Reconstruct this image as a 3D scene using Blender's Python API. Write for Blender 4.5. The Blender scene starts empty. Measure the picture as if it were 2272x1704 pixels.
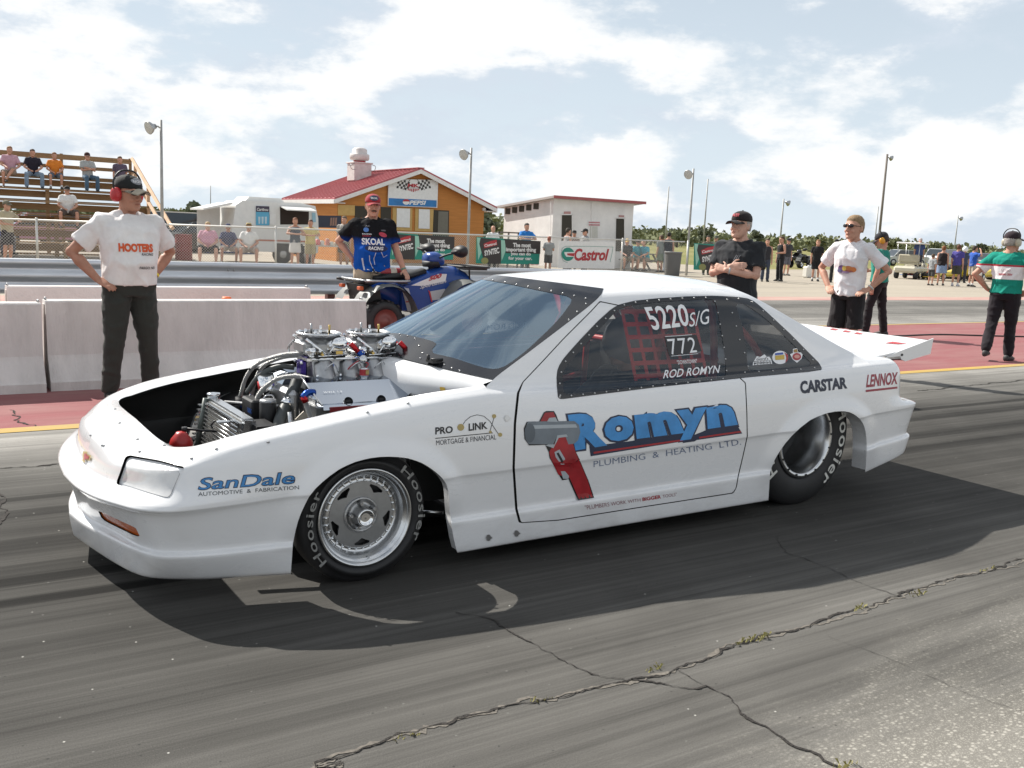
import bpy, bmesh, math, random
import numpy as np
from mathutils import Vector, Matrix, geometry
from mathutils.bvhtree import BVHTree
random.seed(7); rng = np.random.default_rng(7)
SC = bpy.context.scene
COL = SC.collection
PI = math.pi
rad = math.radians

# ------------------------------------------------------------------ camera
# world: X runs along the drag strip (towards the car's tail), Y across it away from the camera, Z up; metres
IW, IH, FPX, CAMH = 2272.0, 1704.0, 2150.0, 1.5
RM = np.array([[0.84383545, -0.04693853, 0.53454514],
               [-0.53487357, -0.15346704, 0.83087793],
               [0.04303487, -0.98703832, -0.15460711]])      # columns: image right, image down, view direction
CO = np.array([0, 0, CAMH])
cam = bpy.data.cameras.new('camera')
cam.sensor_width = 36.0
cam.lens = FPX / IW * 36.0
cam.clip_start = 0.05
cam.clip_end = 6000
cam_ob = bpy.data.objects.new('camera', cam); COL.objects.link(cam_ob)
_m = Matrix.Identity(4)
for r in range(3):
    _m[r][0] = RM[r][0]; _m[r][1] = -RM[r][1]; _m[r][2] = -RM[r][2]
_m[2][3] = CAMH
cam_ob.matrix_world = _m
SC.camera = cam_ob

def ray(px, py):
    d = np.array([(px - IW / 2) / FPX, (py - IH / 2) / FPX, 1.0])
    return RM @ d
def gnd(px, py, z=0.0):
    r = ray(px, py); return CO + r * ((z - CAMH) / r[2])
def aty(px, py, y):
    r = ray(px, py); return CO + r * (y / r[1])
def atx(px, py, x):
    r = ray(px, py); return CO + r * (x / r[0])
def projn(P):
    c = (np.asarray(P, float) - CO) @ RM
    return np.stack([IW / 2 + FPX * c[..., 0] / c[..., 2], IH / 2 + FPX * c[..., 1] / c[..., 2]], -1)
def dirx(px, Y):
    """world X where the vertical plane through image column px (at the horizon) meets plane y = Y"""
    r = ray(px, 542 + 0.0436 * (px - 1750)); return r[0] / r[1] * Y

# ------------------------------------------------------------------ sky, sun, exposure
SUN = Vector((-0.38, 0.97, 1.0)).normalized()
world = bpy.data.worlds.new('World'); SC.world = world; world.use_nodes = True
nt = world.node_tree; nt.nodes.clear()
def N(tree, kind, **k):
    n = tree.nodes.new(kind)
    for a, b in k.items(): setattr(n, a, b)
    return n
_o = N(nt, 'ShaderNodeOutputWorld'); _bg = N(nt, 'ShaderNodeBackground'); _sky = N(nt, 'ShaderNodeTexSky')
_sky.sky_type = 'NISHITA'; _sky.sun_disc = False
_sky.sun_elevation = math.asin(SUN.z); _sky.sun_rotation = math.atan2(SUN.x, SUN.y)
_sky.air_density = 1.0; _sky.dust_density = 0.8; _sky.ozone_density = 1.0; _sky.altitude = 200
_bg.inputs['Strength'].default_value = 0.05
_tc = N(nt, 'ShaderNodeTexCoord')
_sep = N(nt, 'ShaderNodeSeparateXYZ'); nt.links.new(_tc.outputs['Generated'], _sep.inputs[0])
def M(tree, op, a, b=None, c=None, clamp=False):
    n = N(tree, 'ShaderNodeMath', operation=op, use_clamp=clamp)
    for i, v in enumerate((a, b, c)):
        if v is None: continue
        if isinstance(v, (int, float)): n.inputs[i].default_value = v
        else: tree.links.new(v, n.inputs[i])
    return n.outputs[0]
# cumulus: noise on the sky directions, flattened so the clouds lie in banks
_cmb = N(nt, 'ShaderNodeMapping'); _cmb.inputs['Scale'].default_value = (1, 1, 2.3)
nt.links.new(_tc.outputs['Generated'], _cmb.inputs[0])
def cloudnoise(off, scale, det, rough, dist=0.15):
    mp = N(nt, 'ShaderNodeMapping'); mp.inputs['Location'].default_value = off
    nt.links.new(_cmb.outputs[0], mp.inputs[0])
    n = N(nt, 'ShaderNodeTexNoise'); n.inputs['Scale'].default_value = scale
    n.inputs['Detail'].default_value = det; n.inputs['Roughness'].default_value = rough
    n.inputs['Distortion'].default_value = dist
    nt.links.new(mp.outputs[0], n.inputs['Vector']); return n.outputs[0]
def mrw(v, a, b, c, d, smooth=True):
    n = N(nt, 'ShaderNodeMapRange'); n.inputs[1].default_value = a; n.inputs[2].default_value = b; n.inputs[3].default_value = c; n.inputs[4].default_value = d
    if smooth: n.interpolation_type = 'SMOOTHSTEP'
    nt.links.new(v, n.inputs[0]); return n.outputs[0]
def mixw(f, a, b):
    n = N(nt, 'ShaderNodeMix', data_type='RGBA')
    for i, v in ((0, f), (6, a), (7, b)):
        if isinstance(v, (int, float)): n.inputs[i].default_value = v
        elif isinstance(v, tuple): n.inputs[i].default_value = (*v, 1)
        else: nt.links.new(v, n.inputs[i])
    return n.outputs[2]
_OFF = (5.1, 0.2, 0.9)
_n1 = cloudnoise(_OFF, 4.8, 12, 0.60, 0.05)
_n2 = cloudnoise((_OFF[0] + SUN.x * 0.09, _OFF[1] + SUN.y * 0.05, _OFF[2] + 0.15), 4.8, 8, 0.58, 0.05)
_cov = mrw(_n1, 0.42, 0.55, 0.0, 1.0)
_lit = mrw(M(nt, 'SUBTRACT', _n1, _n2), -0.09, 0.05, 0.0, 1.0)
_elev = mrw(_sep.outputs[2], 0.0, 0.70, 0.95, 0.22, False)
_sk = mixw(_elev, _sky.outputs[0], (10.6, 12.0, 13.2))
_cc = mixw(_lit, (9.4, 10.5, 11.8), (14.6, 14.6, 14.5))
_fin = mixw(M(nt, 'MULTIPLY', _cov, 0.85), _sk, _cc)
nt.links.new(_fin, _bg.inputs['Color']); nt.links.new(_bg.outputs[0], _o.inputs[0])

_sl = bpy.data.lights.new('sun', 'SUN'); _sl.energy = 5.0; _sl.angle = rad(0.53); _sl.color = (1.0, 0.955, 0.88)
sun_ob = bpy.data.objects.new('sun', _sl); COL.objects.link(sun_ob)
sun_ob.rotation_euler = SUN.to_track_quat('Z', 'Y').to_euler()
SC.view_settings.view_transform = 'Standard'; SC.view_settings.look = 'None'
SC.view_settings.exposure = 0.55; SC.view_settings.gamma = 1.0
SC.view_settings.use_curve_mapping = False
SC.render.engine = 'CYCLES'
SC.cycles.max_bounces = 8; SC.cycles.transparent_max_bounces = 16

# ------------------------------------------------------------------ materials
def mat(name, col, rough=0.5, metal=0.0, var=0.0, vscale=6.0, bump=0.0, bscale=40.0, coat=0.0, spec=0.5, stretch=None, col2=None, sheen=0.0):
    m = bpy.data.materials.new(name); m.use_nodes = True
    t = m.node_tree; b = t.nodes['Principled BSDF']
    b.inputs['Base Color'].default_value = (*col, 1); b.inputs['Roughness'].default_value = rough
    b.inputs['Metallic'].default_value = metal; b.inputs['Specular IOR Level'].default_value = spec
    if coat: b.inputs['Coat Weight'].default_value = coat; b.inputs['Coat Roughness'].default_value = 0.05
    if sheen: b.inputs['Sheen Weight'].default_value = sheen
    if var or bump:
        tc = N(t, 'ShaderNodeTexCoord'); mp = N(t, 'ShaderNodeMapping')
        if stretch: mp.inputs['Scale'].default_value = stretch
        t.links.new(tc.outputs['Object'], mp.inputs[0])
    if var:
        n = N(t, 'ShaderNodeTexNoise'); n.inputs['Scale'].default_value = vscale; n.inputs['Detail'].default_value = 6
        n.inputs['Roughness'].default_value = 0.62
        t.links.new(mp.outputs[0], n.inputs['Vector'])
        r = N(t, 'ShaderNodeMapRange'); r.inputs['From Min'].default_value = 0.3; r.inputs['From Max'].default_value = 0.7
        t.links.new(n.outputs[0], r.inputs['Value'])
        x = N(t, 'ShaderNodeMix', data_type='RGBA')
        c2 = col2 or tuple(max(0, c * (1 - var)) for c in col)
        c1 = col if col2 else tuple(min(1, c * (1 + var * 0.6)) for c in col)
        x.inputs[6].default_value = (*c2, 1); x.inputs[7].default_value = (*c1, 1)
        t.links.new(r.outputs[0], x.inputs[0]); t.links.new(x.outputs[2], b.inputs['Base Color'])
    if bump:
        n2 = N(t, 'ShaderNodeTexNoise'); n2.inputs['Scale'].default_value = bscale; n2.inputs['Detail'].default_value = 4
        t.links.new(mp.outputs[0], n2.inputs['Vector'])
        bp = N(t, 'ShaderNodeBump'); bp.inputs['Strength'].default_value = bump; bp.inputs['Distance'].default_value = 0.02
        t.links.new(n2.outputs[0], bp.inputs['Height']); t.links.new(bp.outputs[0], b.inputs['Normal'])
    return m
_cm = {}
def cmat(col, rough=0.7, metal=0.0, kind='paint'):
    """plain coloured material, shared by colour"""
    k = (tuple(round(c, 3) for c in col), rough, metal, kind)
    if k not in _cm:
        nm = '%s_%02x%02x%02x' % (kind, *[int(min(1, c) * 255) for c in col])
        if kind == 'cloth': _cm[k] = mat(nm, col, rough=0.85, var=0.14, vscale=5, bump=0.35, bscale=9, spec=0.2, sheen=0.12)
        elif kind == 'skin': _cm[k] = mat(nm, col, rough=0.55, var=0.16, vscale=14, bump=0.06, bscale=60, spec=0.35)
        elif kind == 'hair': _cm[k] = mat(nm, col, rough=0.6, var=0.4, vscale=60, bump=0.8, bscale=90, spec=0.3)
        else: _cm[k] = mat(nm, col, rough=rough, metal=metal, var=0.08, vscale=9)
    return _cm[k]
def glass_mat(name, tint, refl_ior=1.5, refl_rough=0.02, dust=0.0, rcol=(1, 1, 1)):
    m = bpy.data.materials.new(name); m.use_nodes = True
    t = m.node_tree; t.nodes.clear()
    o = N(t, 'ShaderNodeOutputMaterial'); mx = N(t, 'ShaderNodeMixShader'); tr = N(t, 'ShaderNodeBsdfTransparent'); gl = N(t, 'ShaderNodeBsdfGlossy')
    fr = N(t, 'ShaderNodeFresnel'); fr.inputs['IOR'].default_value = refl_ior
    tr.inputs['Color'].default_value = (*tint, 1); gl.inputs['Roughness'].default_value = refl_rough; gl.inputs['Color'].default_value = (*rcol, 1)
    t.links.new(fr.outputs[0], mx.inputs[0]); t.links.new(tr.outputs[0], mx.inputs[1]); t.links.new(gl.outputs[0], mx.inputs[2])
    if dust:
        df = N(t, 'ShaderNodeBsdfDiffuse'); df.inputs['Color'].default_value = (0.36, 0.56, 0.80, 1); m2 = N(t, 'ShaderNodeMixShader')  # dusty film, coloured blue to paint in sky reflection
        tc = N(t, 'ShaderNodeTexCoord'); ns = N(t, 'ShaderNodeTexNoise'); ns.inputs['Scale'].default_value = 4.0; ns.inputs['Detail'].default_value = 7
        r = N(t, 'ShaderNodeMapRange'); r.inputs[3].default_value = dust * 0.6; r.inputs[4].default_value = dust * 1.4
        t.links.new(tc.outputs['Object'], ns.inputs[0]); t.links.new(ns.outputs[0], r.inputs[0]); t.links.new(r.outputs[0], m2.inputs[0])
        t.links.new(mx.outputs[0], m2.inputs[1]); t.links.new(df.outputs[0], m2.inputs[2]); t.links.new(m2.outputs[0], o.inputs[0])
    else: t.links.new(mx.outputs[0], o.inputs[0])
    return m

# ------------------------------------------------------------------ mesh building
def link(ob, parent=None):
    COL.objects.link(ob)
    if parent is not None: ob.parent = parent
    return ob
def tag(o, label=None, cat=None, group=None, kind=None):
    for k, v in (('label', label), ('category', cat), ('group', group), ('kind', kind)):
        if v: o[k] = v
    return o
def empty(name, loc=(0, 0, 0), rz=0.0, label=None, cat=None, group=None):
    o = bpy.data.objects.new(name, None); o.empty_display_size = 0.2
    o.location = loc; o.rotation_euler = (0, 0, rz); link(o)
    return tag(o, label, cat, group)
class MB:
    def __init__(s): s.v = []; s.f = []; s.sm = []
    def add(s, vs, fs, smooth=False):
        o = len(s.v); s.v.extend(tuple(map(float, p)) for p in vs)
        for f in fs: s.f.append(tuple(i + o for i in f)); s.sm.append(smooth)
        return s
    def box(s, c, size, R=None, taper=1.0):
        hx, hy, hz = size[0] / 2, size[1] / 2, size[2] / 2
        vs = [Vector((x * hx * (taper if z > 0 else 1), y * hy * (taper if z > 0 else 1), z * hz)) for z in (-1, 1) for x, y in ((-1, -1), (1, -1), (1, 1), (-1, 1))]
        if R is not None: vs = [R @ v for v in vs]
        c = Vector(c)
        return s.add([v + c for v in vs], [(3, 2, 1, 0), (4, 5, 6, 7), (0, 1, 5, 4), (1, 2, 6, 5), (2, 3, 7, 6), (3, 0, 4, 7)])
    def bbox(s, a, b):
        return s.box([(a[i] + b[i]) / 2 for i in range(3)], [abs(b[i] - a[i]) for i in range(3)])
    def rbox(s, c, size, r=0.01, R=None):
        """box with chamfered edges"""
        hx, hy, hz = [q / 2 for q in size]; vs = []
        for sz in (-1, 1):
            for sx, sy in ((-1, -1), (1, -1), (1, 1), (-1, 1)):
                vs += [Vector((sx * (hx - r), sy * (hy - r), sz * hz)), Vector((sx * hx, sy * (hy - r), sz * (hz - r))), Vector((sx * (hx - r), sy * hy, sz * (hz - r)))]
        bm = bmesh.new()
        for v in vs: bm.verts.new(v)
        bmesh.ops.convex_hull(bm, input=bm.verts); bm.verts.index_update()
        V = [v.co.copy() for v in bm.verts]; F = [[v.index for v in f.verts] for f in bm.faces]; bm.free()
        if R is not None: V = [R @ v for v in V]
        c = Vector(c); return s.add([v + c for v in V], F)
    def tube(s, pts, r, n=8, caps=True, smooth=True):
        pts = [Vector(p) for p in pts]; L = len(pts)
        rs = r if isinstance(r, (list, tuple)) else [r] * L
        vs = []; t0 = None
        for i, p in enumerate(pts):
            t = (pts[min(i + 1, L - 1)] - pts[max(i - 1, 0)])
            if t.length < 1e-9: t = Vector((0, 0, 1))
            t.normalize()
            if t0 is None:
                a = Vector((0, 0, 1)) if abs(t.z) < 0.9 else Vector((1, 0, 0)); u = t.cross(a).normalized()
            else:
                u = (u - t * u.dot(t)); u = u.normalized() if u.length > 1e-6 else t.orthogonal().normalized()
            w = t.cross(u); t0 = t
            vs += [p + (u * math.cos(2 * PI * k / n) + w * math.sin(2 * PI * k / n)) * rs[i] for k in range(n)]
        fs = [(i * n + k, i * n + (k + 1) % n, (i + 1) * n + (k + 1) % n, (i + 1) * n + k) for i in range(L - 1) for k in range(n)]
        s.add(vs, fs, smooth)
        if caps:
            o = len(s.v) - L * n
            s.f += [tuple(o + k for k in reversed(range(n))), tuple(o + (L - 1) * n + k for k in range(n))]; s.sm += [False, False]
        return s
    def cyl(s, a, b, r, r2=None, n=14): return s.tube([a, b], [r, r if r2 is None else r2], n)
    def lathe(s, prof, axis=(0, 0, 1), origin=(0, 0, 0), n=32, smooth=True, close=False):
        """prof: list of (radius, height along axis)"""
        ax = Vector(axis).normalized(); u = ax.orthogonal().normalized(); w = ax.cross(u); o = Vector(origin)
        vs = [o + ax * h + (u * math.cos(2 * PI * k / n) + w * math.sin(2 * PI * k / n)) * r for r, h in prof for k in range(n)]
        L = len(prof)
        fs = [(i * n + k, i * n + (k + 1) % n, (i + 1) * n + (k + 1) % n, (i + 1) * n + k) for i in range(L - 1) for k in range(n)]
        return s.add(vs, fs, smooth)
    def sphere(s, c, r, n=12, m=8, R=None):
        if not isinstance(r, (list, tuple)): r = (r, r, r)
        c = Vector(c); vs = [Vector((0, 0, -r[2]))]
        for i in range(1, m):
            a = -PI / 2 + PI * i / m
            vs += [Vector((r[0] * math.cos(a) * math.cos(2 * PI * k / n), r[1] * math.cos(a) * math.sin(2 * PI * k / n), r[2] * math.sin(a))) for k in range(n)]
        vs.append(Vector((0, 0, r[2]))); T = len(vs) - 1
        fs = [(0, 1 + (k + 1) % n, 1 + k) for k in range(n)]
        for i in range(m - 2):
            a = 1 + i * n; b = a + n
            fs += [(a + k, a + (k + 1) % n, b + (k + 1) % n, b + k) for k in range(n)]
        a = 1 + (m - 2) * n; fs += [(a + k, a + (k + 1) % n, T) for k in range(n)]
        if R is not None: vs = [R @ v for v in vs]
        return s.add([v + c for v in vs], fs, True)
    def prism(s, poly, fn0, fn1, smooth=False):
        """polygon (list of 2-D points) between two placements fn0(p), fn1(p)"""
        n = len(poly); tri = geometry.tessellate_polygon([[Vector((p[0], p[1], 0)) for p in poly]])
        vs = [fn0(p) for p in poly] + [fn1(p) for p in poly]
        fs = [tuple(t) for t in tri] + [tuple(n + i for i in reversed(t)) for t in tri]
        fs += [(k, (k + 1) % n, n + (k + 1) % n, n + k) for k in range(n)]
        return s.add(vs, fs, smooth)
    def grid(s, P, smooth=True, flip=False):
        P = np.asarray(P); a, b = P.shape[:2]
        fs = []
        for i in range(a - 1):
            for j in range(b - 1):
                q = (i * b + j, i * b + j + 1, (i + 1) * b + j + 1, (i + 1) * b + j)
                fs.append(q[::-1] if flip else q)
        return s.add(P.reshape(-1, 3), fs, smooth)
    def build(s, name, m, parent=None, world=False):
        me = bpy.data.meshes.new(name)
        vs = s.v
        if world and parent is not None:
            ox, oy, oz = root_loc(parent); vs = [(x - ox, y - oy, z - oz) for x, y, z in vs]
        me.from_pydata(vs, [], s.f)
        me.polygons.foreach_set('use_smooth', s.sm)
        if m is not None: me.materials.append(m)
        me.update()
        return link(bpy.data.objects.new(name, me), parent)
def root_loc(o):
    x = y = z = 0.0
    while o is not None: x += o.location.x; y += o.location.y; z += o.location.z; o = o.parent
    return x, y, z
def fixn(ob):
    bm = bmesh.new(); bm.from_mesh(ob.data); bmesh.ops.recalc_face_normals(bm, faces=bm.faces); bm.to_mesh(ob.data); bm.free(); return ob
def struct(ob): ob['kind'] = 'structure'; return ob
def one(name, m, parent=None, world=False, **k):
    """one-liner: one(name, mat, parent, box=(c,size)) etc."""
    b = MB()
    for kind, args in k.items(): getattr(b, kind)(*args)
    return b.build(name, m, parent, world)
def spline(pts, n=8):
    """Catmull-Rom through 3-D points"""
    P = [np.array(p, float) for p in pts]; P = [2 * P[0] - P[1]] + P + [2 * P[-1] - P[-2]]; out = []
    for i in range(1, len(P) - 2):
        for k in range(n):
            t = k / n; a, b, c, d = P[i - 1:i + 3]
            out.append(0.5 * ((2 * b) + (c - a) * t + (2 * a - 5 * b + 4 * c - d) * t * t + (3 * b - a - 3 * c + d) * t ** 3))
    out.append(P[-2]); return [tuple(p) for p in out]
def copy_tree(o, parent=None):
    c = o.copy(); COL.objects.link(c); c.parent = parent
    for ch in list(o.children): copy_tree(ch, c)
    return c

# ------------------------------------------------------------------ lettering
def text_mesh(txt, size=1.0, bold=0.0, shear=0.0, space=1.0, align='CENTER', width=None, maxe=None, extrude=0.0):
    """flat lettering as (verts2d, faces); centred on its box; width rescales it to that overall width, size = cap height"""
    cu = bpy.data.curves.new('txt', 'FONT'); cu.body = txt; cu.size = 1.0; cu.shear = shear; cu.space_character = space
    cu.offset = bold; cu.align_x = 'LEFT'; cu.resolution_u = 3; cu.fill_mode = 'FRONT'
    ob = bpy.data.objects.new('txt', cu)
    me = bpy.data.meshes.new_from_object(ob)
    V = np.array([v.co[:2] for v in me.vertices]).reshape(-1, 2); F = [tuple(p.vertices) for p in me.polygons]
    bpy.data.objects.remove(ob); bpy.data.curves.remove(cu); bpy.data.meshes.remove(me)
    if len(V) == 0: return V, F
    lo, hi = V.min(0), V.max(0)
    V = V - (lo + hi) / 2
    h = hi[1] - lo[1]; sy = size / h
    sx = sy if width is None else width / (hi[0] - lo[0])
    return V * np.array([sx, sy]), F
def subdiv2d(V, F, maxe):
    bm = bmesh.new()
    vs = [bm.verts.new((p[0], p[1], 0)) for p in V]
    for f in F:
        try: bm.faces.new([vs[i] for i in f])
        except ValueError: pass
    bmesh.ops.triangulate(bm, faces=bm.faces)
    for _ in range(5):
        es = [e for e in bm.edges if e.calc_length() > maxe]
        if not es: break
        bmesh.ops.subdivide_edges(bm, edges=es, cuts=1)
        bmesh.ops.triangulate(bm, faces=[f for f in bm.faces if len(f.verts) > 3])
    bm.verts.index_update()
    V = np.array([v.co[:2] for v in bm.verts]); F = [tuple(v.index for v in f.verts) for f in bm.faces]; bm.free()
    return V, F
def flat_decal(name, m, parent, shape, place, lift=0.0, world=False):
    """lettering or polygon laid out by place(u, v) -> 3-D point"""
    V, F = shape
    b = MB(); b.add([place(u, v) for u, v in V], F); return b.build(name, m, parent, world)
def poly_shape(pts):
    tri = geometry.tessellate_polygon([[Vector((p[0], p[1], 0)) for p in pts]])
    return np.array(pts, float), [tuple(t) for t in tri]
def ellipse_shape(rx, ry, n=20, c=(0, 0)):
    return poly_shape([(c[0] + rx * math.cos(2 * PI * k / n), c[1] + ry * math.sin(2 * PI * k / n)) for k in range(n)])
def ring_shape(rx, ry, w, n=28):
    V = [(rx * math.cos(2 * PI * k / n), ry * math.sin(2 * PI * k / n)) for k in range(n)] + [((rx - w) * math.cos(2 * PI * k / n), (ry - w) * math.sin(2 * PI * k / n)) for k in range(n)]
    return np.array(V), [(k, (k + 1) % n, n + (k + 1) % n, n + k) for k in range(n)]
def plane_place(o, u, v):
    o, u, v = Vector(o), Vector(u), Vector(v)
    return lambda a, b: o + u * a + v * b
# ------------------------------------------------------------------ ground, lanes, painted bands
def ramp(t, fac, stops, interp='LINEAR'):
    n = N(t, 'ShaderNodeValToRGB'); cr = n.color_ramp; cr.interpolation = interp
    while len(cr.elements) < len(stops): cr.elements.new(0.5)
    for e, (p, c) in zip(cr.elements, stops):
        e.position = p; e.color = (*c, 1) if len(c) == 3 else c
    t.links.new(fac, n.inputs[0]); return n.outputs[0]
def noise(t, vec, scale, det=4, rough=0.55, dist=0.0, sc=None, kind='noise'):
    mp = N(t, 'ShaderNodeMapping'); mp.inputs['Scale'].default_value = sc or (1, 1, 1); t.links.new(vec, mp.inputs[0])
    if kind == 'voronoi':
        n = N(t, 'ShaderNodeTexVoronoi'); n.inputs['Scale'].default_value = scale
        t.links.new(mp.outputs[0], n.inputs['Vector']); return n.outputs['Distance'], n.outputs['Color']
    n = N(t, 'ShaderNodeTexNoise'); n.inputs['Scale'].default_value = scale; n.inputs['Detail'].default_value = det
    n.inputs['Roughness'].default_value = rough; n.inputs['Distortion'].default_value = dist
    t.links.new(mp.outputs[0], n.inputs['Vector']); return n.outputs[0]
def mr(t, v, a, b, c=0.0, d=1.0, smooth=False):
    n = N(t, 'ShaderNodeMapRange'); n.inputs[1].default_value = a; n.inputs[2].default_value = b
    n.inputs[3].default_value = c; n.inputs[4].default_value = d
    if smooth: n.interpolation_type = 'SMOOTHSTEP'
    t.links.new(v, n.inputs[0]); return n.outputs[0]
def mixc(t, f, a, b, mode='MIX'):
    n = N(t, 'ShaderNodeMix', data_type='RGBA'); n.blend_type = mode
    for i, v in ((0, f), (6, a), (7, b)):
        if isinstance(v, (int, float)): n.inputs[i].default_value = v
        elif isinstance(v, tuple): n.inputs[i].default_value = (*v, 1)
        else: t.links.new(v, n.inputs[i])
    return n.outputs[2]
def surf(name, rough=0.8):
    m = bpy.data.materials.new(name); m.use_nodes = True; t = m.node_tree
    b = t.nodes['Principled BSDF']; b.inputs['Roughness'].default_value = rough; b.inputs['Specular IOR Level'].default_value = 0.10
    tc = N(t, 'ShaderNodeTexCoord'); return m, t, b, tc.outputs['Object']
def setbump(t, b, h, strength, dist=0.01):
    bp = N(t, 'ShaderNodeBump'); bp.inputs['Strength'].default_value = strength; bp.inputs['Distance'].default_value = dist
    t.links.new(h, bp.inputs['Height']); t.links.new(bp.outputs[0], b.inputs['Normal'])

def asphalt(name, y0, y1, stops, tracks=(), aggregate=False):
    """drag-strip surface: tone runs across the lane (wear, laid rubber, and shade deepened near the car), streaked along it"""
    m, t, b, P = surf(name, 0.85)
    sp = N(t, 'ShaderNodeSeparateXYZ'); t.links.new(P, sp.inputs[0])
    wob = noise(t, P, 0.35, 3, 0.6, sc=(0.35, 1.6, 1))
    yy = M(t, 'ADD', sp.outputs[1], M(t, 'MULTIPLY', M(t, 'SUBTRACT', wob, 0.5), 0.9))
    base = ramp(t, mr(t, yy, y0, y1), stops)
    s1 = noise(t, P, 1.0, 5, 0.62, 0.3, sc=(0.16, 5.5, 1)); s2 = noise(t, P, 1.0, 4, 0.6, sc=(0.5, 26, 1))
    s3 = noise(t, P, 0.9, 4, 0.6, 0.4)
    k = M(t, 'MULTIPLY', mr(t, s1, 0.3, 0.72, 0.64, 1.22), M(t, 'MULTIPLY', mr(t, s2, 0.3, 0.7, 0.82, 1.12), mr(t, s3, 0.3, 0.7, 0.82, 1.14)))
    for yc, w, x0, x1, dark in tracks:
        d = M(t, 'ABSOLUTE', M(t, 'SUBTRACT', M(t, 'ADD', sp.outputs[1], M(t, 'MULTIPLY', M(t, 'SUBTRACT', s3, 0.5), 0.05)), yc))
        e = mr(t, M(t, 'ADD', d, M(t, 'MULTIPLY', M(t, 'SUBTRACT', s2, 0.5), w * 1.6)), w * 0.4, w * 1.1, dark, 1.0, True)
        gx = mr(t, sp.outputs[0], x0, x1, 0.0, 1.0, True)
        k = M(t, 'MULTIPLY', k, M(t, 'ADD', M(t, 'MULTIPLY', e, M(t, 'SUBTRACT', 1.0, gx)), gx))
    fine = noise(t, P, 260, 2, 0.7)
    k = M(t, 'MULTIPLY', k, mr(t, fine, 0.3, 0.7, 0.68, 1.34))
    s4 = noise(t, P, 1.0, 3, 0.6, sc=(0.2, 75, 1)); k = M(t, 'MULTIPLY', k, mr(t, s4, 0.3, 0.7, 0.85, 1.14))
    col = mixc(t, 1.0, base, k, 'MULTIPLY')
    if aggregate:
        vd, vc = noise(t, P, 62, kind='voronoi', sc=(0.8, 1.3, 1)); vd2, _ = noise(t, P, 150, kind='voronoi')
        sv = N(t, 'ShaderNodeSeparateXYZ'); t.links.new(vc, sv.inputs[0])
        wear = M(t, 'SUBTRACT', M(t, 'MULTIPLY', sp.outputs[0], 0.16), M(t, 'MULTIPLY', M(t, 'SUBTRACT', sp.outputs[1], 1.75), 0.95))
        wear = M(t, 'ADD', wear, M(t, 'MULTIPLY', M(t, 'SUBTRACT', noise(t, P, 1.6, 6, 0.68, 0.6, sc=(0.35, 1.3, 1)), 0.5), 1.5))
        wm = mr(t, wear, 0.05, 0.85, 0.0, 1.0, True)
        stone = M(t, 'MULTIPLY', mr(t, vd, 0.22, 0.48, 1.0, 0.0), mr(t, sv.outputs[0], 0.42, 0.62))
        stone2 = M(t, 'MULTIPLY', mr(t, vd2, 0.2, 0.45, 1.0, 0.0), 0.55)
        st = M(t, 'MAXIMUM', stone, stone2)
        col = mixc(t, M(t, 'MULTIPLY', wm, 0.5), col, (0.25, 0.235, 0.205))
        col = mixc(t, M(t, 'MULTIPLY', M(t, 'MULTIPLY', st, wm), 0.8), col, (0.44, 0.42, 0.37))
        # loose grit and specks
        v3, c3 = noise(t, P, 20, kind='voronoi'); s3v = N(t, 'ShaderNodeSeparateXYZ'); t.links.new(c3, s3v.inputs[0])
        sp1 = M(t, 'MULTIPLY', mr(t, v3, 0.04, 0.09, 1.0, 0.0), mr(t, s3v.outputs[1], 0.80, 0.82))
        sp2 = M(t, 'MULTIPLY', mr(t, v3, 0.05, 0.1, 1.0, 0.0), mr(t, s3v.outputs[2], 0.86, 0.88))
        col = mixc(t, M(t, 'MULTIPLY', sp1, 0.75), col, (0.55, 0.54, 0.5)); col = mixc(t, M(t, 'MULTIPLY', sp2, 0.7), col, (0.03, 0.03, 0.03))
    t.links.new(col, b.inputs['Base Color'])
    setbump(t, b, fine, 0.25, 0.006)
    return m
def sheet(name, poly, z, m):
    b = MB(); tri = geometry.tessellate_polygon([[Vector((p[0], p[1], 0)) for p in poly]])
    b.add([(p[0], p[1], z) for p in poly], [tuple(t) for t in tri]); o = b.build(name, m); fixn(o)
    if o.data.polygons[0].normal.z < 0: o.data.flip_normals()
    return struct(o)
g3 = lambda v: (v * 1.04, v, v * 0.925)
M_LANE1 = asphalt('lane_asphalt', -2.0, 8.0, [(0.0, g3(.21)), (.30, g3(.15)), (.40, g3(.112)), (.455, g3(.102)), (.50, g3(.080)), (.56, g3(.058)), (.70, g3(.054)), (.78, g3(.085)), (.85, g3(.16)), (.925, g3(.29))],  # mid-lane stops: laid rubber, darkened further to deepen the car's shadow
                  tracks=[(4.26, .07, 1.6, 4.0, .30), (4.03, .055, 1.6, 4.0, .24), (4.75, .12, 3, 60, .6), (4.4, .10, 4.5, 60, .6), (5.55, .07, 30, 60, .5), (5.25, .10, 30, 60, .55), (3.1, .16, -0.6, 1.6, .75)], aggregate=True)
M_LANE2 = asphalt('far_lane_asphalt', 12.2, 19.0, [(0, g3(.27)), (.16, g3(.24)), (.3, g3(.15)), (.5, g3(.19)), (.62, g3(.12)), (.8, g3(.17)), (1, g3(.28))])
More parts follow.
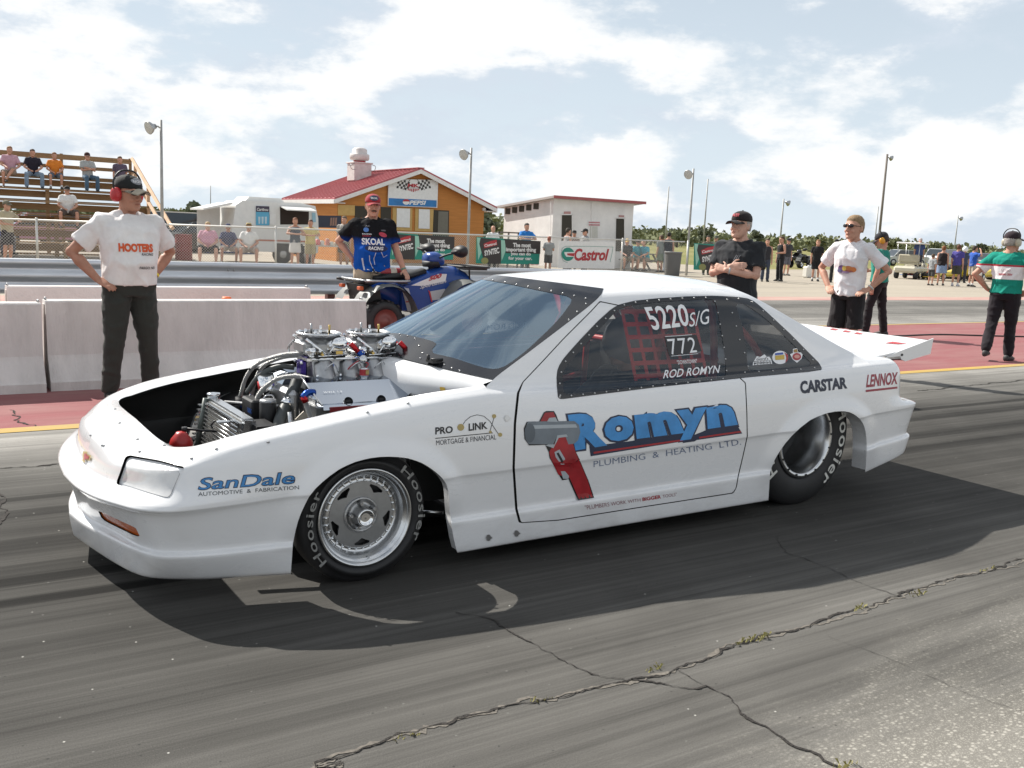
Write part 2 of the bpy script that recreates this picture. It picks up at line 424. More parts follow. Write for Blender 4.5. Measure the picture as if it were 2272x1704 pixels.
def paint_mat(name, col, worn, wear=0.5, bsc=1.0):
    m, t, b, P = surf(name, 0.75)
    n1 = noise(t, P, 1.3, 7, 0.66, 0.5, sc=(0.35, 1.2, 1)); n2 = noise(t, P, 90, 3, 0.7); n3 = noise(t, P, 1.0, 4, 0.6, sc=(0.15, 8, 1))
    c = mixc(t, mr(t, n1, 0.35, 0.75, 0.0, wear), col, worn)
    c = mixc(t, M(t, 'MULTIPLY', mr(t, n2, 0.56, 0.72), 0.35), c, worn)
    c = mixc(t, mr(t, n3, 0.56, 0.75, 0, .35), c, tuple(q * 0.45 for q in col))
    t.links.new(c, b.inputs['Base Color']); setbump(t, b, n2, 0.2, 0.006); return m
M_RED = paint_mat('worn_red_paint', (0.25, 0.085, 0.092), (0.30, 0.185, 0.17), 0.75)
M_YEL = paint_mat('worn_yellow_paint', (0.46, 0.31, 0.085), (0.36, 0.29, 0.18), 0.8)
m_pv, t, b, P = surf('pit_pavement', 0.85)
_n = noise(t, P, 0.25, 6, 0.6, 0.4, sc=(0.3, 1, 1)); _n2 = noise(t, P, 4, 5, 0.7); _n3 = noise(t, P, 0.8, 4, 0.6, sc=(0.1, 1.4, 1))
_c = mixc(t, mr(t, _n, 0.3, 0.7), (0.31, 0.275, 0.225), (0.40, 0.355, 0.29)); _c = mixc(t, mr(t, _n2, 0.4, 0.75, 0, 0.35), _c, (0.27, 0.24, 0.2))
_c = mixc(t, mr(t, _n3, 0.55, 0.7, 0, 0.5), _c, (0.24, 0.22, 0.2))
t.links.new(_c, b.inputs['Base Color'])
m_gr, t, b, P = surf('dry_grass', 0.95)
_n = noise(t, P, 0.05, 6, 0.6, 0.4); _n2 = noise(t, P, 1.2, 6, 0.7)
_c = mixc(t, mr(t, _n, 0.3, 0.7), (0.16, 0.165, 0.06), (0.30, 0.26, 0.12)); _c = mixc(t, mr(t, _n2, 0.35, 0.7, 0, 0.6), _c, (0.11, 0.13, 0.045))
t.links.new(_c, b.inputs['Base Color'])

sheet('ground', [(-2500, -60), (3500, -60), (3500, 3500), (-2500, 3500)], -0.012, m_gr)
sheet('pit_pavement', [(-120, -50), (320, -50), (320, 108), (91.4, 52.5), (42.8, 40.0), (36, 62), (-120, 62)], -0.004, m_pv)
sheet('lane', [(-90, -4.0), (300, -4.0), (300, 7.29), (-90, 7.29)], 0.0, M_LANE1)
sheet('median_paint', [(-90, 7.29), (300, 7.29), (300, 12.24), (-90, 12.24)], 0.0, M_RED)
sheet('yellow_line', [(-90, 7.275), (300, 7.275), (300, 7.43), (-90, 7.43)], 0.004, M_YEL)
sheet('thin_yellow_line', [(-90, 12.2), (300, 12.2), (300, 12.3), (-90, 12.3)], 0.004, M_YEL)
sheet('far_lane', [(-90, 12.24), (300, 12.24), (300, 18.2), (-90, 18.2)], 0.0, M_LANE2)
sheet('far_painted_band', [(-90, 18.2), (300, 18.2), (300, 19.4), (-90, 19.4)], 0.0, paint_mat('faded_red_paint', (0.40, 0.22, 0.2), (0.45, 0.36, 0.3), 0.9))

# cracks: ragged sunken seams filled with dirt
M_CRK = mat('crack_dirt', (0.035, 0.03, 0.026), rough=0.95, var=0.5, vscale=60, bump=0.8, bscale=120)
M_CRK2 = mat('crack_grit', (0.15, 0.135, 0.115), rough=0.95, var=0.5, vscale=90)
def crack(name, pts, w, z=0.0035, seed=1, wob=0.012, m=None, dens=70):
    r = np.random.default_rng(seed); P = np.array(spline([(p[0], p[1], 0) for p in pts], 6))[:, :2]
    L = np.concatenate([[0], np.cumsum(np.linalg.norm(np.diff(P, axis=0), axis=1))]); n = int(L[-1] * dens) + 2
    s = np.linspace(0, L[-1], n); Q = np.stack([np.interp(s, L, P[:, 0]), np.interp(s, L, P[:, 1])], 1)
    T = np.gradient(Q, axis=0); T /= np.linalg.norm(T, axis=1)[:, None]; Nn = np.stack([-T[:, 1], T[:, 0]], 1)
    def ns(a, k):
        q = r.normal(size=n); ker = np.ones(k) / k; return np.convolve(q, ker, 'same') * a * math.sqrt(k)
    off = ns(wob, 9) + ns(wob * 0.6, 3); wd = w * (0.35 + np.abs(ns(0.7, 5) + 0.5))
    b = MB(); A = Q + Nn * (off + wd / 2)[:, None]; B = Q + Nn * (off - wd / 2)[:, None]
    b.grid(np.stack([np.c_[A, np.full(n, z)], np.c_[B, np.full(n, z)]], 1), smooth=False)
    return struct(b.build(name, m or M_CRK)), np.c_[Q + Nn * off[:, None], np.full(n, z)]
_jp = [tuple(gnd(*p)[:2]) for p in [(640, 1726), (700, 1701), (850, 1650), (1040, 1592), (1230, 1545), (1385, 1512), (1500, 1487), (1640, 1432), (1800, 1385), (1905, 1352), (2010, 1318), (2130, 1280), (2272, 1243), (2500, 1180)]]
_jp = [(-3.5, 2.42), (-1.2, 2.4)] + _jp + [(9, 2.46), (16, 2.44), (40, 2.45)]
jo, JP = crack('lane_joint_crack', _jp, 0.008, seed=3, wob=0.008, dens=55)
crack('joint_grit', _jp, 0.012, z=0.002, seed=4, wob=0.012, m=M_CRK2, dens=55)
C2 = [tuple(gnd(*p)[:2]) for p in [(1010, 1360), (1100, 1378), (1148, 1408), (1215, 1440), (1265, 1472), (1310, 1492), (1345, 1505), (1385, 1512)]]
crack('pavement_crack', C2, 0.005, seed=5, wob=0.008)
C3 = [tuple(gnd(*p)[:2]) for p in [(1400, 1510), (1470, 1520), (1540, 1532), (1570, 1527), (1625, 1550), (1640, 1585), (1700, 1612), (1735, 1645), (1800, 1668), (1850, 1700), (1900, 1730)]]
crack('pavement_crack', C3, 0.006, seed=6, wob=0.007)
C4 = [tuple(gnd(*p)[:2]) for p in [(1505, 1488), (1545, 1510), (1572, 1527)]]
crack('pavement_crack', C4, 0.003, seed=7, wob=0.004)
C5 = [tuple(gnd(*p)[:2]) for p in [(1840, 1412), (1900, 1437), (1990, 1470), (2080, 1510), (2160, 1543), (2272, 1580)]]
crack('pavement_crack', C5, 0.0016, seed=8, wob=0.004)
C6 = [tuple(gnd(*p)[:2]) for p in [(1725, 1190), (1740, 1225), (1800, 1245), (1890, 1285), (1960, 1312), (2010, 1330)]]
crack('pavement_crack', C6, 0.003, seed=9, wob=0.006)
C7 = [tuple(gnd(*p)[:2]) for p in [(0, 1039), (60, 1036), (130, 1029), (260, 1020), (420, 1008)]]
crack('pavement_crack', C7, 0.012, seed=10, wob=0.008)
C8 = [tuple(gnd(*p)[:2]) for p in [(-20, 1085), (2, 1100), (12, 1112), (4, 1125), (13, 1136), (2, 1160), (-30, 1175)]]
crack('pavement_crack', C8, 0.012, seed=11, wob=0.006)
crack('pavement_crack', [tuple(gnd(*p)[:2]) for p in [(2040, 868), (2150, 855), (2272, 845), (2400, 835)]], 0.02, seed=12, wob=0.02, dens=25)
crack('pavement_crack', [tuple(gnd(*p)[:2]) for p in [(20, 910), (32, 920), (40, 935), (80, 947)]], 0.012, seed=13, wob=0.012)
# weeds rooted in the joint
M_WEED = mat('dry_weed', (0.30, 0.27, 0.10), rough=0.9, var=0.4, vscale=30)
for wi, (px, py, hh) in enumerate([(1450, 1488, .05), (1655, 1425, .06), (1690, 1418, .07), (1905, 1352, .06), (2035, 1320, .05), (2190, 1265, .05), (1870, 1700, .07), (905, 1634, .04), (1205, 1553, .035)]):
    b = MB(); c = gnd(px, py); r = random.Random(wi)
    for k in range(13):
        a = r.random() * 2 * PI; l = hh * .42 * (0.4 + r.random() * 0.7); sp = l * (0.5 + r.random())
        p0 = Vector((c[0] + r.uniform(-.05, .05), c[1] + r.uniform(-.012, .012), 0.0)); d = Vector((math.cos(a), math.sin(a) * .6, 0))
        w = Vector((-d.y, d.x, 0)) * 0.0022
        b.add([p0 - w, p0 + w, p0 + d * sp * .5 + Vector((0, 0, l * .8)) + w, p0 + d * sp + Vector((0, 0, l * .7))], [(0, 1, 2), (0, 2, 3)])
    tag(b.build('weed_tuft', M_WEED), ['dry weed tuft at the fork of the joint, nearest the camera', 'dry weed tuft in the joint, left of a close pair', 'dry weed tuft in the joint, right of a close pair', 'weed tuft in the joint where a thin crack branches off towards the car', 'small weed tuft in the joint under the shadow end of the car', 'weed tuft in the joint nearest the right edge', 'green weed at the bottom edge by the worn aggregate', 'tiny weed in the joint low in the picture, leftmost', 'tiny weed in the joint left of the crack fork'][wi], 'weed', 'weeds in the pavement joint')
# ------------------------------------------------------------------ race car: body shell
X0, YC = 1.672, 4.47                      # front axle, car centre line
car = empty('race_car', (X0 + 1.4, YC, 0), label='white two-door drag car with open engine bay and blue lettering on its door', cat='car')
M_WHITE = mat('white_car_paint', (0.76, 0.765, 0.775), rough=0.3, coat=1.0, var=0.015, vscale=2)
_t = M_WHITE.node_tree; _b = _t.nodes['Principled BSDF']; _tc = N(_t, 'ShaderNodeTexCoord'); _sp = N(_t, 'ShaderNodeSeparateXYZ'); _t.links.new(_tc.outputs['Object'], _sp.inputs[0])
_g1 = noise(_t, _tc.outputs['Object'], 5, 7, .68, .4, sc=(.6, 1, 1.6)); _g2 = noise(_t, _tc.outputs['Object'], 130, 3, .7)
_gr = M(_t, 'MULTIPLY', mr(_t, _sp.outputs[2], .05, .34, .55, .03), mr(_t, _g1, .42, .75)); _gr = M(_t, 'ADD', _gr, M(_t, 'MULTIPLY', mr(_t, _g2, .66, .74), mr(_t, _sp.outputs[2], .1, .6, .28, .05)))
_t.links.new(mixc(_t, _gr, (0.76, 0.765, 0.775), (.30, .28, .26)), _b.inputs['Base Color']); _t.links.new(mr(_t, _g1, .3, .8, .22, .42), _b.inputs['Roughness'])   # rubber dust thrown up along the sills
M_BLACK = mat('satin_black', (0.012, 0.012, 0.013), rough=0.45)
M_BLKG = mat('gloss_black_surround', (0.013, 0.014, 0.017), rough=0.16, spec=0.6)
M_BAY = mat('black_inner_panel', (0.010, 0.011, 0.011), rough=0.6, var=0.2)
M_CHROME = mat('chrome', (0.82, 0.83, 0.84), rough=0.09, metal=1.0)
M_ALU = mat('polished_aluminium', (0.62, 0.63, 0.64), rough=0.24, metal=1.0, var=0.08, vscale=30)
M_ALUD = mat('cast_aluminium', (0.42, 0.425, 0.43), rough=0.36, metal=1.0, var=0.15, vscale=40, bump=0.15, bscale=200)
M_RUB = mat('tyre_rubber', (0.018, 0.018, 0.019), rough=0.62, var=0.25, vscale=9)
M_REDA = mat('red_anodised', (0.42, 0.015, 0.02), rough=0.25, metal=0.7)
M_BLUA = mat('blue_anodised', (0.01, 0.06, 0.30), rough=0.25, metal=0.7)
M_WS = glass_mat('windshield_polycarbonate', (0.40, 0.46, 0.50), 2.45, 0.02, 0.07, (.72, .88, 1.0))  # glossy colour tinted blue to stand in for clear sky
M_SG = glass_mat('side_window_polycarbonate', (0.82, 0.82, 0.81), 1.5, 0.02, 0.03)
M_BOLT = mat('zinc_screw', (0.55, 0.55, 0.55), rough=0.3, metal=0.9)

def Y(v): return YC - v                    # near side
tab = lambda T: (lambda x: np.interp(x, [a for a, _ in T], [b for _, b in T]))
zcn = lambda x: np.interp(x, [-.93, -.87, -.80, -.74, -.68, -.60, -.5, -.4, -.3], [.570, .576, .590, .605, .622, .643, .664, .680, .695])
zc = tab([(-.74, .605), (-.65, .630), (-.5, .664), (-.4, .680), (-.3, .695), (-.15, .72), (0, .742), (.18, .768), (.34, .785), (.56, .803), (.8, .80), (1.1, .795), (2, .80), (3, .825), (3.2, .832), (3.5, .838)])
z0 = tab([(-1, .085), (-.36, .09), (.43, .07), (.76, .075), (2.41, .085), (2.6, .10), (3.2, .165), (3.6, .28)])
zr1 = tab([(-1.1, .215), (-.37, .228), (.6, .236), (2.4, .262), (3.2, .33), (3.63, .38)])
zr2 = tab([(-.8, .425), (.6, .438), (1.08, .445), (2.2, .473), (2.5, .483), (3.2, .53), (3.6, .56)])
SV = [.842, .862, .868, .846, .860, .867, .867, .862, .848, .824, .785]
def side_levels(x):
    a, b, c, d = z0(x), zr1(x), zr2(x), zc(x)
    zs = [a, a + .014, b - .013, b + .009, c - .02, c, c + .014, c + .4 * (d - c), c + .72 * (d - c), c + .92 * (d - c), d]
    bar = .006 * (1 - ((x - 1.3) / 2.2) ** 2)
    return np.array(zs), np.array([v + bar for v in SV])
NOSE = [
 [(-1.03, 0), (-.985, .24), (-.94, .44), (-.895, .585), (-.84, .655), (-.72, .725), (-.61, .765), (-.37, .832)],
 [(-1.05, 0), (-1.005, .24), (-.96, .44), (-.915, .59), (-.86, .675), (-.74, .745), (-.62, .785), (-.37, .848)],
 [(-1.068, 0), (-1.04, .2), (-.985, .42), (-.935, .6), (-.895, .70), (-.85, .765), (-.75, .81), (-.62, .84), (-.37, .868)],
 [(-1.03, 0), (-1.005, .2), (-.955, .4), (-.912, .6), (-.878, .69), (-.84, .745), (-.75, .79), (-.62, .82), (-.37, .846)],
 [(-1.064, 0), (-1.05, .25), (-1.014, .44), (-.955, .61), (-.915, .71), (-.85, .785), (-.77, .825), (-.6, .85), (-.37, .860)],
 [(-1.086, 0), (-1.073, .25), (-1.036, .46), (-.975, .64), (-.93, .74), (-.865, .81), (-.785, .846), (-.6, .862), (-.37, .867)],
 [(-1.076, 0), (-1.063, .25), (-1.027, .46), (-.967, .64), (-.922, .74), (-.857, .81), (-.78, .846), (-.6, .862), (-.37, .867)],
 [(-1.0, 0), (-.99, .25), (-.97, .42), (-.93, .57), (-.885, .685), (-.83, .765), (-.75, .815), (-.58, .85), (-.37, .862)],
 [(-.985, 0), (-.975, .25), (-.955, .42), (-.915, .565), (-.865, .675), (-.80, .755), (-.725, .80), (-.57, .838), (-.37, .848)],
 [(-.968, 0), (-.958, .25), (-.935, .42), (-.893, .56), (-.843, .665), (-.78, .74), (-.705, .785), (-.56, .815), (-.37, .824)],
 [(-.93, 0), (-.92, .24), (-.895, .4), (-.855, .54), (-.81, .635), (-.755, .70), (-.68, .74), (-.54, .772), (-.37, .785)]]
NZ = [.085, .10, .205, .225, .35, .378, .394, .41, .475, .535, .57]
def resample(P, n):
    P = np.array(spline([(p[0], p[1], 0) for p in P], 10))[:, :2]
    L = np.concatenate([[0], np.cumsum(np.linalg.norm(np.diff(P, axis=0), axis=1))]); s = np.linspace(0, L[-1], n)
    return np.stack([np.interp(s, L, P[:, 0]), np.interp(s, L, P[:, 1])], 1), s / L[-1]
def pchip(C, m):
    """C: (k, n, 3) control rows -> dense rows, shape preserving"""
    k = C.shape[0]; d = np.diff(C, axis=0); g = np.zeros_like(C)
    a, b = d[:-1], d[1:]; same = (a * b) > 0
    g[1:-1] = np.where(same, 2 * a * b / np.where(same, a + b, 1), 0); g[0] = d[0]; g[-1] = d[-1]
    out = []
    for i in range(k - 1):
        for j in range(m):
            t = j / m; h00 = 2 * t**3 - 3 * t**2 + 1; h10 = t**3 - 2 * t**2 + t; h01 = -2 * t**3 + 3 * t**2; h11 = t**3 - t**2
            out.append(h00 * C[i] + h10 * g[i] + h01 * C[i + 1] + h11 * g[i + 1])
    out.append(C[-1]); return np.array(out)
MS = 6
# front: nose centre -> x = .56
NA, NB2 = 64, 44
rows = []
xs = np.linspace(-.37, .56, NB2)
zside = np.array([side_levels(x)[0] for x in xs]); vside = np.array([side_levels(x)[1] for x in xs])
for k in range(11):
    P, u = resample(NOSE[k], NA)
    e = zside[0, k]; w = u ** 1.25 if k > 3 else u
    xx = P[:, 0]
    zz = NZ[k] + (e - NZ[k]) * w
    if k >= 9: zz = zcn(xx) - (0 if k == 10 else np.interp(u, [0, 1], [.035, zside[0, 10] - e]))
    vv = P[:, 1] + (vside[0, k] - SV[k]) * u
    A = np.stack([xx, vv, zz], 1); B = np.stack([xs, vside[:, k], zside[:, k]], 1)
    rows.append(np.concatenate([A, B[1:]]))
CF = np.array(rows)
# side: x .56 -> 3.2, all the way up to the roof rail
NS = 170
GZ = [None, .95, 1.08, 1.165, 1.205, 1.235]; GV = [.765, .712, .655, .612, .578, .522]
xA = lambda z: .55 + (z - .806) * 1.98
xC = lambda z: 3.19 - (z - .85) * 2.15
s_ = np.linspace(0, 1, NS)
C = np.zeros((17, NS, 3)); x_ = .56 + s_ * 2.64
for i, x in enumerate(x_):
    zl, vl = side_levels(x); C[:11, i, 0] = x; C[:11, i, 1] = vl; C[:11, i, 2] = zl
for j in range(6):
    zlev = C[10, :, 2] + .033 if j == 0 else np.full(NS, GZ[j]) + .012 * np.sin(PI * s_)
    a0, c0 = (zlev[0], zlev[-1]) if j == 0 else (GZ[j], GZ[j])
    C[11 + j, :, 0] = xA(a0) + s_ * (xC(c0) - xA(a0)); C[11 + j, :, 1] = GV[j] - .03 * np.clip((s_ - .75) / .25, 0, 1) ** 2; C[11 + j, :, 2] = zlev
# pull the pillar ends round so A- and C-pillars are rounded columns
CS = C
# rear
NR = 44
rows = []
for k in range(11):
    zs, vs = side_levels(3.2); v = vs[k]
    if k < 4: xk = (3.585, 3.605, 3.64, 3.635)[k]; P = [(3.2, v), (3.5, v - .01), (xk, v - .05), (xk + .045, v - .2), (xk + .075, .3), (xk + .085, 0)]
    elif k < 7: P = [(3.2, v), (3.55, v - .008), (3.655, v - .045), (3.70, v - .2), (3.73, .3), (3.74, 0)]
    else:
        sh = -.035 * (k - 7) / 3 * (1 if k > 8 else 0)
        P = [(3.2, v), (3.42, v - .012), (3.50 + sh, v - .045), (3.535 + sh, v - .14), (3.55 + sh, .3), (3.56 + sh, 0)]
    Q, u = resample(P, NR)
    ze = side_levels(3.63)[0][k]
    if k == 7: ze = .585
    if k == 6: ze = .572
    zz = zs[k] + (ze - zs[k]) * np.interp(u, [0, .45, 1], [0, 1, 1])
    rows.append(np.stack([Q[:, 0], Q[:, 1], zz], 1))
CR = np.array(rows)
DF, DS, DR = pchip(CF, MS), pchip(CS, MS), pchip(CR, MS)
# hood-opening strip: crest -> edge of the opening -> rolled lip
HE = [(-.785, 0), (-.782, .22), (-.775, .40), (-.757, .53), (-.725, .60), (-.66, .635), (-.5, .655), (-.37, .66)]
P, u = resample(HE, NA); zh = np.interp(u, [0, .45, .58, .68, .80, .9, 1], [.607, .594, .592, .600, .630, .650, zc(-.37) - .017])
A = np.stack([P[:, 0], P[:, 1], zh], 1)
B = np.stack([xs, np.interp(xs, [-.37, .1, .3, .42, .56], [.66, .66, .66, .69, .74]), np.array([zc(x) for x in xs]) - np.interp(xs, [-.37, .3, .56], [.017, .02, .006])], 1)
HEP = np.concatenate([A, B[1:]])
T = np.linspace(0, 1, 9)
crest = DF[-1]
DH = np.array([crest + (HEP - crest) * t + np.array([0, 0, 1]) * (.012 * np.sin(PI * t)) for t in T])
# windshield / backlight (full width) and roof, deck
rowsG = DS[(11 * MS):]                                     # L11..L16
WC = pchip(np.array([[(.40, 0, .868)], [(.60, 0, .985)], [(.815, 0, 1.10)], [(.98, 0, 1.185)], [(1.075, 0, 1.232)], [(1.145, 0, 1.262)]]), MS)[:, 0]
BCn = pchip(np.array([[(3.13, 0, .885)], [(2.93, 0, 1.0)], [(2.74, 0, 1.11)], [(2.62, 0, 1.185)], [(2.55, 0, 1.228)], [(2.49, 0, 1.262)]]), MS)[:, 0]
NW = 34
q_ = np.linspace(-1, 1, 2 * NW + 1)
def bowed(Cc, E, q):
    """row across the car from far edge (q=-1) to near edge (q=1)"""
    w = np.abs(q)[:, None] ** 1.9
    base = Cc + (E - Cc) * w; base[:, 1] = E[1] * q; return base
WS = np.array([bowed(WC[r], rowsG[r, 0], q_) for r in range(len(WC))])
BL = np.array([bowed(BCn[r], rowsG[r, -1], q_) for r in range(len(BCn))])
NQ = 16; qh = np.linspace(0, 1, NQ)
rail = DS[-1]; roofc_x = 1.145 + s_ * (2.49 - 1.145)
roofc = np.stack([roofc_x, np.zeros(NS), 1.262 + .05 * np.sin(PI * np.clip(s_ * .9 + .05, 0, 1)) - .006], 1); roofc[0, 2] = roofc[-1, 2] = 1.262
RF = np.array([[rail[i] + (roofc[i] - rail[i]) * np.array([1 - (1 - a) ** 1.9, a, 1 - (1 - a) ** 1.9]) for i in range(NS)] for a in qh])
RF[:, 0] = WS[-1, NW:][::-1][np.round(np.linspace(0, NW, NQ)).astype(int)]; RF[:, -1] = BL[-1, NW:][::-1][np.round(np.linspace(0, NW, NQ)).astype(int)]
dcol = DS[10 * MS:11 * MS + 1, -1]; nd = len(dcol)
dk0 = DR[-1]; dk1 = np.array([BL[0, NW:][::-1][int(round(c))] for c in np.linspace(0, NW, NR)])
tt = np.linspace(0, 1, nd)
DK = np.array([dk0 + (dk1 - dk0) * a for a in tt])
for r in range(nd):
    DK[r] += (dcol[r] - DK[r, 0]) * (1 - np.linspace(0, 1, NR)[:, None]) ** 3
    DK[r, :, 2] += .012 * math.sin(PI * tt[r]) * np.sin(np.linspace(0, PI / 2, NR))

# wheel-arch outlines (photo pixels -> cut through the shell)
def zpx(o, s, pts): return [(o[0] + x / s, o[1] + y / s) for x, y in pts]
ARF = zpx((600, 950), 3.403, [(130, 1500), (153, 1110), (170, 870), (190, 770), (215, 680), (250, 598), (290, 520), (340, 456), (400, 400), (460, 352), (520, 310), (580, 280), (640, 255), (700, 238), (760, 225), (830, 217), (900, 215), (965, 218), (1030, 225), (1090, 242), (1150, 265), (1205, 299), (1260, 340), (1300, 380), (1330, 425), (1342, 465), (1347, 505), (1352, 600), (1362, 700), (1385, 840), (1412, 945), (1440, 1500)])
ARR = zpx((1650, 640), 3.252, [(170, 1800), (178, 1540), (184, 1430), (192, 1320), (217, 1250), (250, 1190), (297, 1122), (350, 1060), (413, 1001), (480, 950), (540, 921), (600, 900), (660, 888), (720, 885), (765, 893), (800, 910), (833, 935), (860, 970), (876, 1010), (885, 1055), (888, 1140), (884, 1240), (876, 1332), (870, 1800)])
def sdf(P, poly):
    """signed distance (inside < 0) of 2-D points to a polygon"""
    P = np.asarray(P, float); Q = np.asarray(poly, float); n = len(Q)
    best = np.full(len(P), 1e9); ins = np.zeros(len(P), bool)
    for i in range(n):
        a, b = Q[i], Q[(i + 1) % n]; ab = b - a; L2 = ab @ ab + 1e-12
        t = np.clip(((P - a) @ ab) / L2, 0, 1); d = np.hypot(*(P - a - t[:, None] * ab).T); best = np.minimum(best, d)
        c = (a[1] > P[:, 1]) != (b[1] > P[:, 1])
        with np.errstate(divide='ignore', invalid='ignore'):
            xi = a[0] + (P[:, 1] - a[1]) / (b[1] - a[1] if b[1] != a[1] else 1e-12) * ab[0]
        ins ^= c & (P[:, 0] < xi)
    return np.where(ins, -best, best)
def carw(P):
    """(x, v, z) car coordinates -> world, near side"""
    P = np.asarray(P); return np.stack([P[..., 0] + X0, YC - P[..., 1], P[..., 2]], -1)
# flares bulge round the arches
def flare(D):
    shp = D.shape; Wd = carw(D).reshape(-1, 3); px = projn(Wd)
    F = D.reshape(-1, 3)
    for poly, sc in ((ARF, 540.), (ARR, 400.)):
        d = sdf(px, poly) / sc
        ok = (F[:, 1] > .6) & (F[:, 2] > .19) & (F[:, 0] < 3.4)
        g = np.clip(1 - np.clip(d, 0, 1) / .085, 0, 1); g = g * g * (3 - 2 * g)
        hz = np.clip((F[:, 2] - .2) / .12, 0, 1) * np.clip((.86 - F[:, 2]) / .2, 0, 1)
        F[:, 1] += np.where(ok, .021 * g * hz, 0)
    return F.reshape(shp)
DF, DS, DR = flare(DF), flare(DS), flare(DR)
DH[0] = DF[-1]
class Sh:
    """triangle soup with normals"""
    def __init__(s, V, F, Nn): s.V, s.F, s.N = np.asarray(V, float), np.asarray(F, int).reshape(-1, 3), np.asarray(Nn, float)
def merge(patches):
    bm = bmesh.new()
    for D in patches:
        a, b = D.shape[:2]; W = carw(D).reshape(-1, 3); vs = [bm.verts.new(p) for p in W]
        for i in range(a - 1):
            for j in range(b - 1):
                q = [vs[i * b + j], vs[(i + 1) * b + j], vs[(i + 1) * b + j + 1], vs[i * b + j + 1]]
                try: bm.faces.new(q)
                except ValueError: pass
    bmesh.ops.remove_doubles(bm, verts=bm.verts, dist=2e-4)
    bmesh.ops.recalc_face_normals(bm, faces=bm.faces)
    bmesh.ops.triangulate(bm, faces=bm.faces)
    bm.verts.index_update(); bm.normal_update()
    V = np.array([v.co for v in bm.verts]); Nn = np.array([v.normal for v in bm.verts]); F = np.array([[v.index for v in f.verts] for f in bm.faces]); bm.free()
    return V, F, Nn
def orient(V, F, Nn, ref):
    c = V - np.asarray(ref)
    if (np.einsum('ij,ij->i', Nn, c) > 0).mean() < 0.5: F = F[:, ::-1]; Nn = -Nn
    return Sh(V, F, Nn)
def cut(S, d):
    """split a soup by per-vertex distance d: (inside d<0, outside)"""
    out = []
    for sgn in (1, -1):
        dd = d * sgn; ins = dd < 0; cnt = ins[S.F].sum(1)
        keep = S.F[cnt == 3]; V = [S.V]; Nn = [S.N]; extra = []; newV = []; newN = []; cache = {}
        base = len(S.V)
        def ip(a, b):
            k = (a, b) if a < b else (b, a)
            if k not in cache:
                t = dd[a] / (dd[a] - dd[b]); cache[k] = base + len(newV)
                newV.append(S.V[a] + (S.V[b] - S.V[a]) * t); nn = S.N[a] + (S.N[b] - S.N[a]) * t; newN.append(nn / (np.linalg.norm(nn) + 1e-12))
            return cache[k]
        for f in S.F[(cnt == 1) | (cnt == 2)]:
            poly = []
            for i in range(3):
                a, b = int(f[i]), int(f[(i + 1) % 3])
                if ins[a]: poly.append(a)
                if ins[a] != ins[b]: poly.append(ip(a, b))
            for i in range(1, len(poly) - 1): extra.append((poly[0], poly[i], poly[i + 1]))
        F = np.concatenate([keep, np.array(extra, int).reshape(-1, 3)]); Va = np.concatenate([S.V, np.array(newV).reshape(-1, 3)]); Na = np.concatenate([S.N, np.array(newN).reshape(-1, 3)])
        used = np.unique(F) if len(F) else np.zeros(0, int); mp = np.full(len(Va), -1); mp[used] = np.arange(len(used))
        out.append(Sh(Va[used], mp[F] if len(F) else F, Na[used]))
    return out
def cutpx(S, poly, off=0.0): return cut(S, sdf(projn(S.V), poly) - off)
def mirror(S):
    V = S.V.copy(); V[:, 1] = 2 * YC - V[:, 1]; Nn = S.N.copy(); Nn[:, 1] *= -1; return Sh(V, S.F[:, ::-1], Nn)
def shobj(name, parts, m, parent=None, shift=0.0, flip=False):
    parts = parts if isinstance(parts, list) else [parts]
    V = np.concatenate([p.V + p.N * shift for p in parts]); o = 0; F = []; Nn = np.concatenate([p.N for p in parts])
    for p in parts: F.append(p.F + o); o += len(p.V)
    F = np.concatenate(F); parent = parent or car; L = np.array(root_loc(parent))
    me = bpy.data.meshes.new(name); me.from_pydata((V - L).tolist(), [], (F[:, ::-1] if flip else F).tolist())
    me.polygons.foreach_set('use_smooth', [True] * len(F)); me.materials.append(m); me.update()
    if not flip: me.normals_split_custom_set_from_vertices(Nn.tolist())
    return link(bpy.data.objects.new(name, me), parent)
REF = (X0 + 1.3, YC, 0.45)
near = orient(*merge([DF, DS, DR, DH, RF, DK]), REF)
wsh = orient(*merge([WS]), (X0 + 1.6, YC, .6)); blt = orient(*merge([BL]), (X0 + 1.6, YC, .6))
# ---- cuts
arch_in, near = cutpx(near, ARF)
sel = near.V[:, 0] > X0 + 1.5
d = sdf(projn(near.V), ARR); d[~sel] = 50; _, near = cut(near, d)
SWO = zpx((1150, 620), 2.949, [(250, 640), (256, 590), (275, 545), (310, 500), (400, 398), (520, 272), (600, 200), (630, 180), (665, 163), (760, 140), (900, 125), (1100, 112), (1260, 108), (1340, 110), (1440, 116), (1500, 125), (1540, 143), (1575, 170), (1650, 237), (1780, 358), (1900, 480), (1965, 545), (1985, 580), (1985, 592), (1900, 605), (1500, 641), (1375, 655), (900, 706), (500, 756), (290, 783), (268, 781), (259, 768), (252, 700)])
SGD = zpx((1150, 620), 2.949, [(292, 690), (288, 640), (296, 600), (315, 565), (400, 470), (520, 338), (610, 240), (640, 208), (680, 186), (760, 166), (900, 150), (1100, 136), (1230, 130), (1270, 134), (1292, 160), (1310, 250), (1340, 420), (1358, 590), (1356, 630), (1340, 644), (900, 690), (500, 736), (330, 755), (305, 750), (295, 735)])
SGQ = zpx((1150, 620), 2.949, [(1425, 168), (1440, 160), (1470, 160), (1500, 176), (1600, 243), (1700, 332), (1800, 430), (1880, 512), (1912, 548), (1905, 563), (1880, 572), (1530, 602), (1508, 596), (1498, 570), (1490, 450), (1462, 300), (1432, 200)])
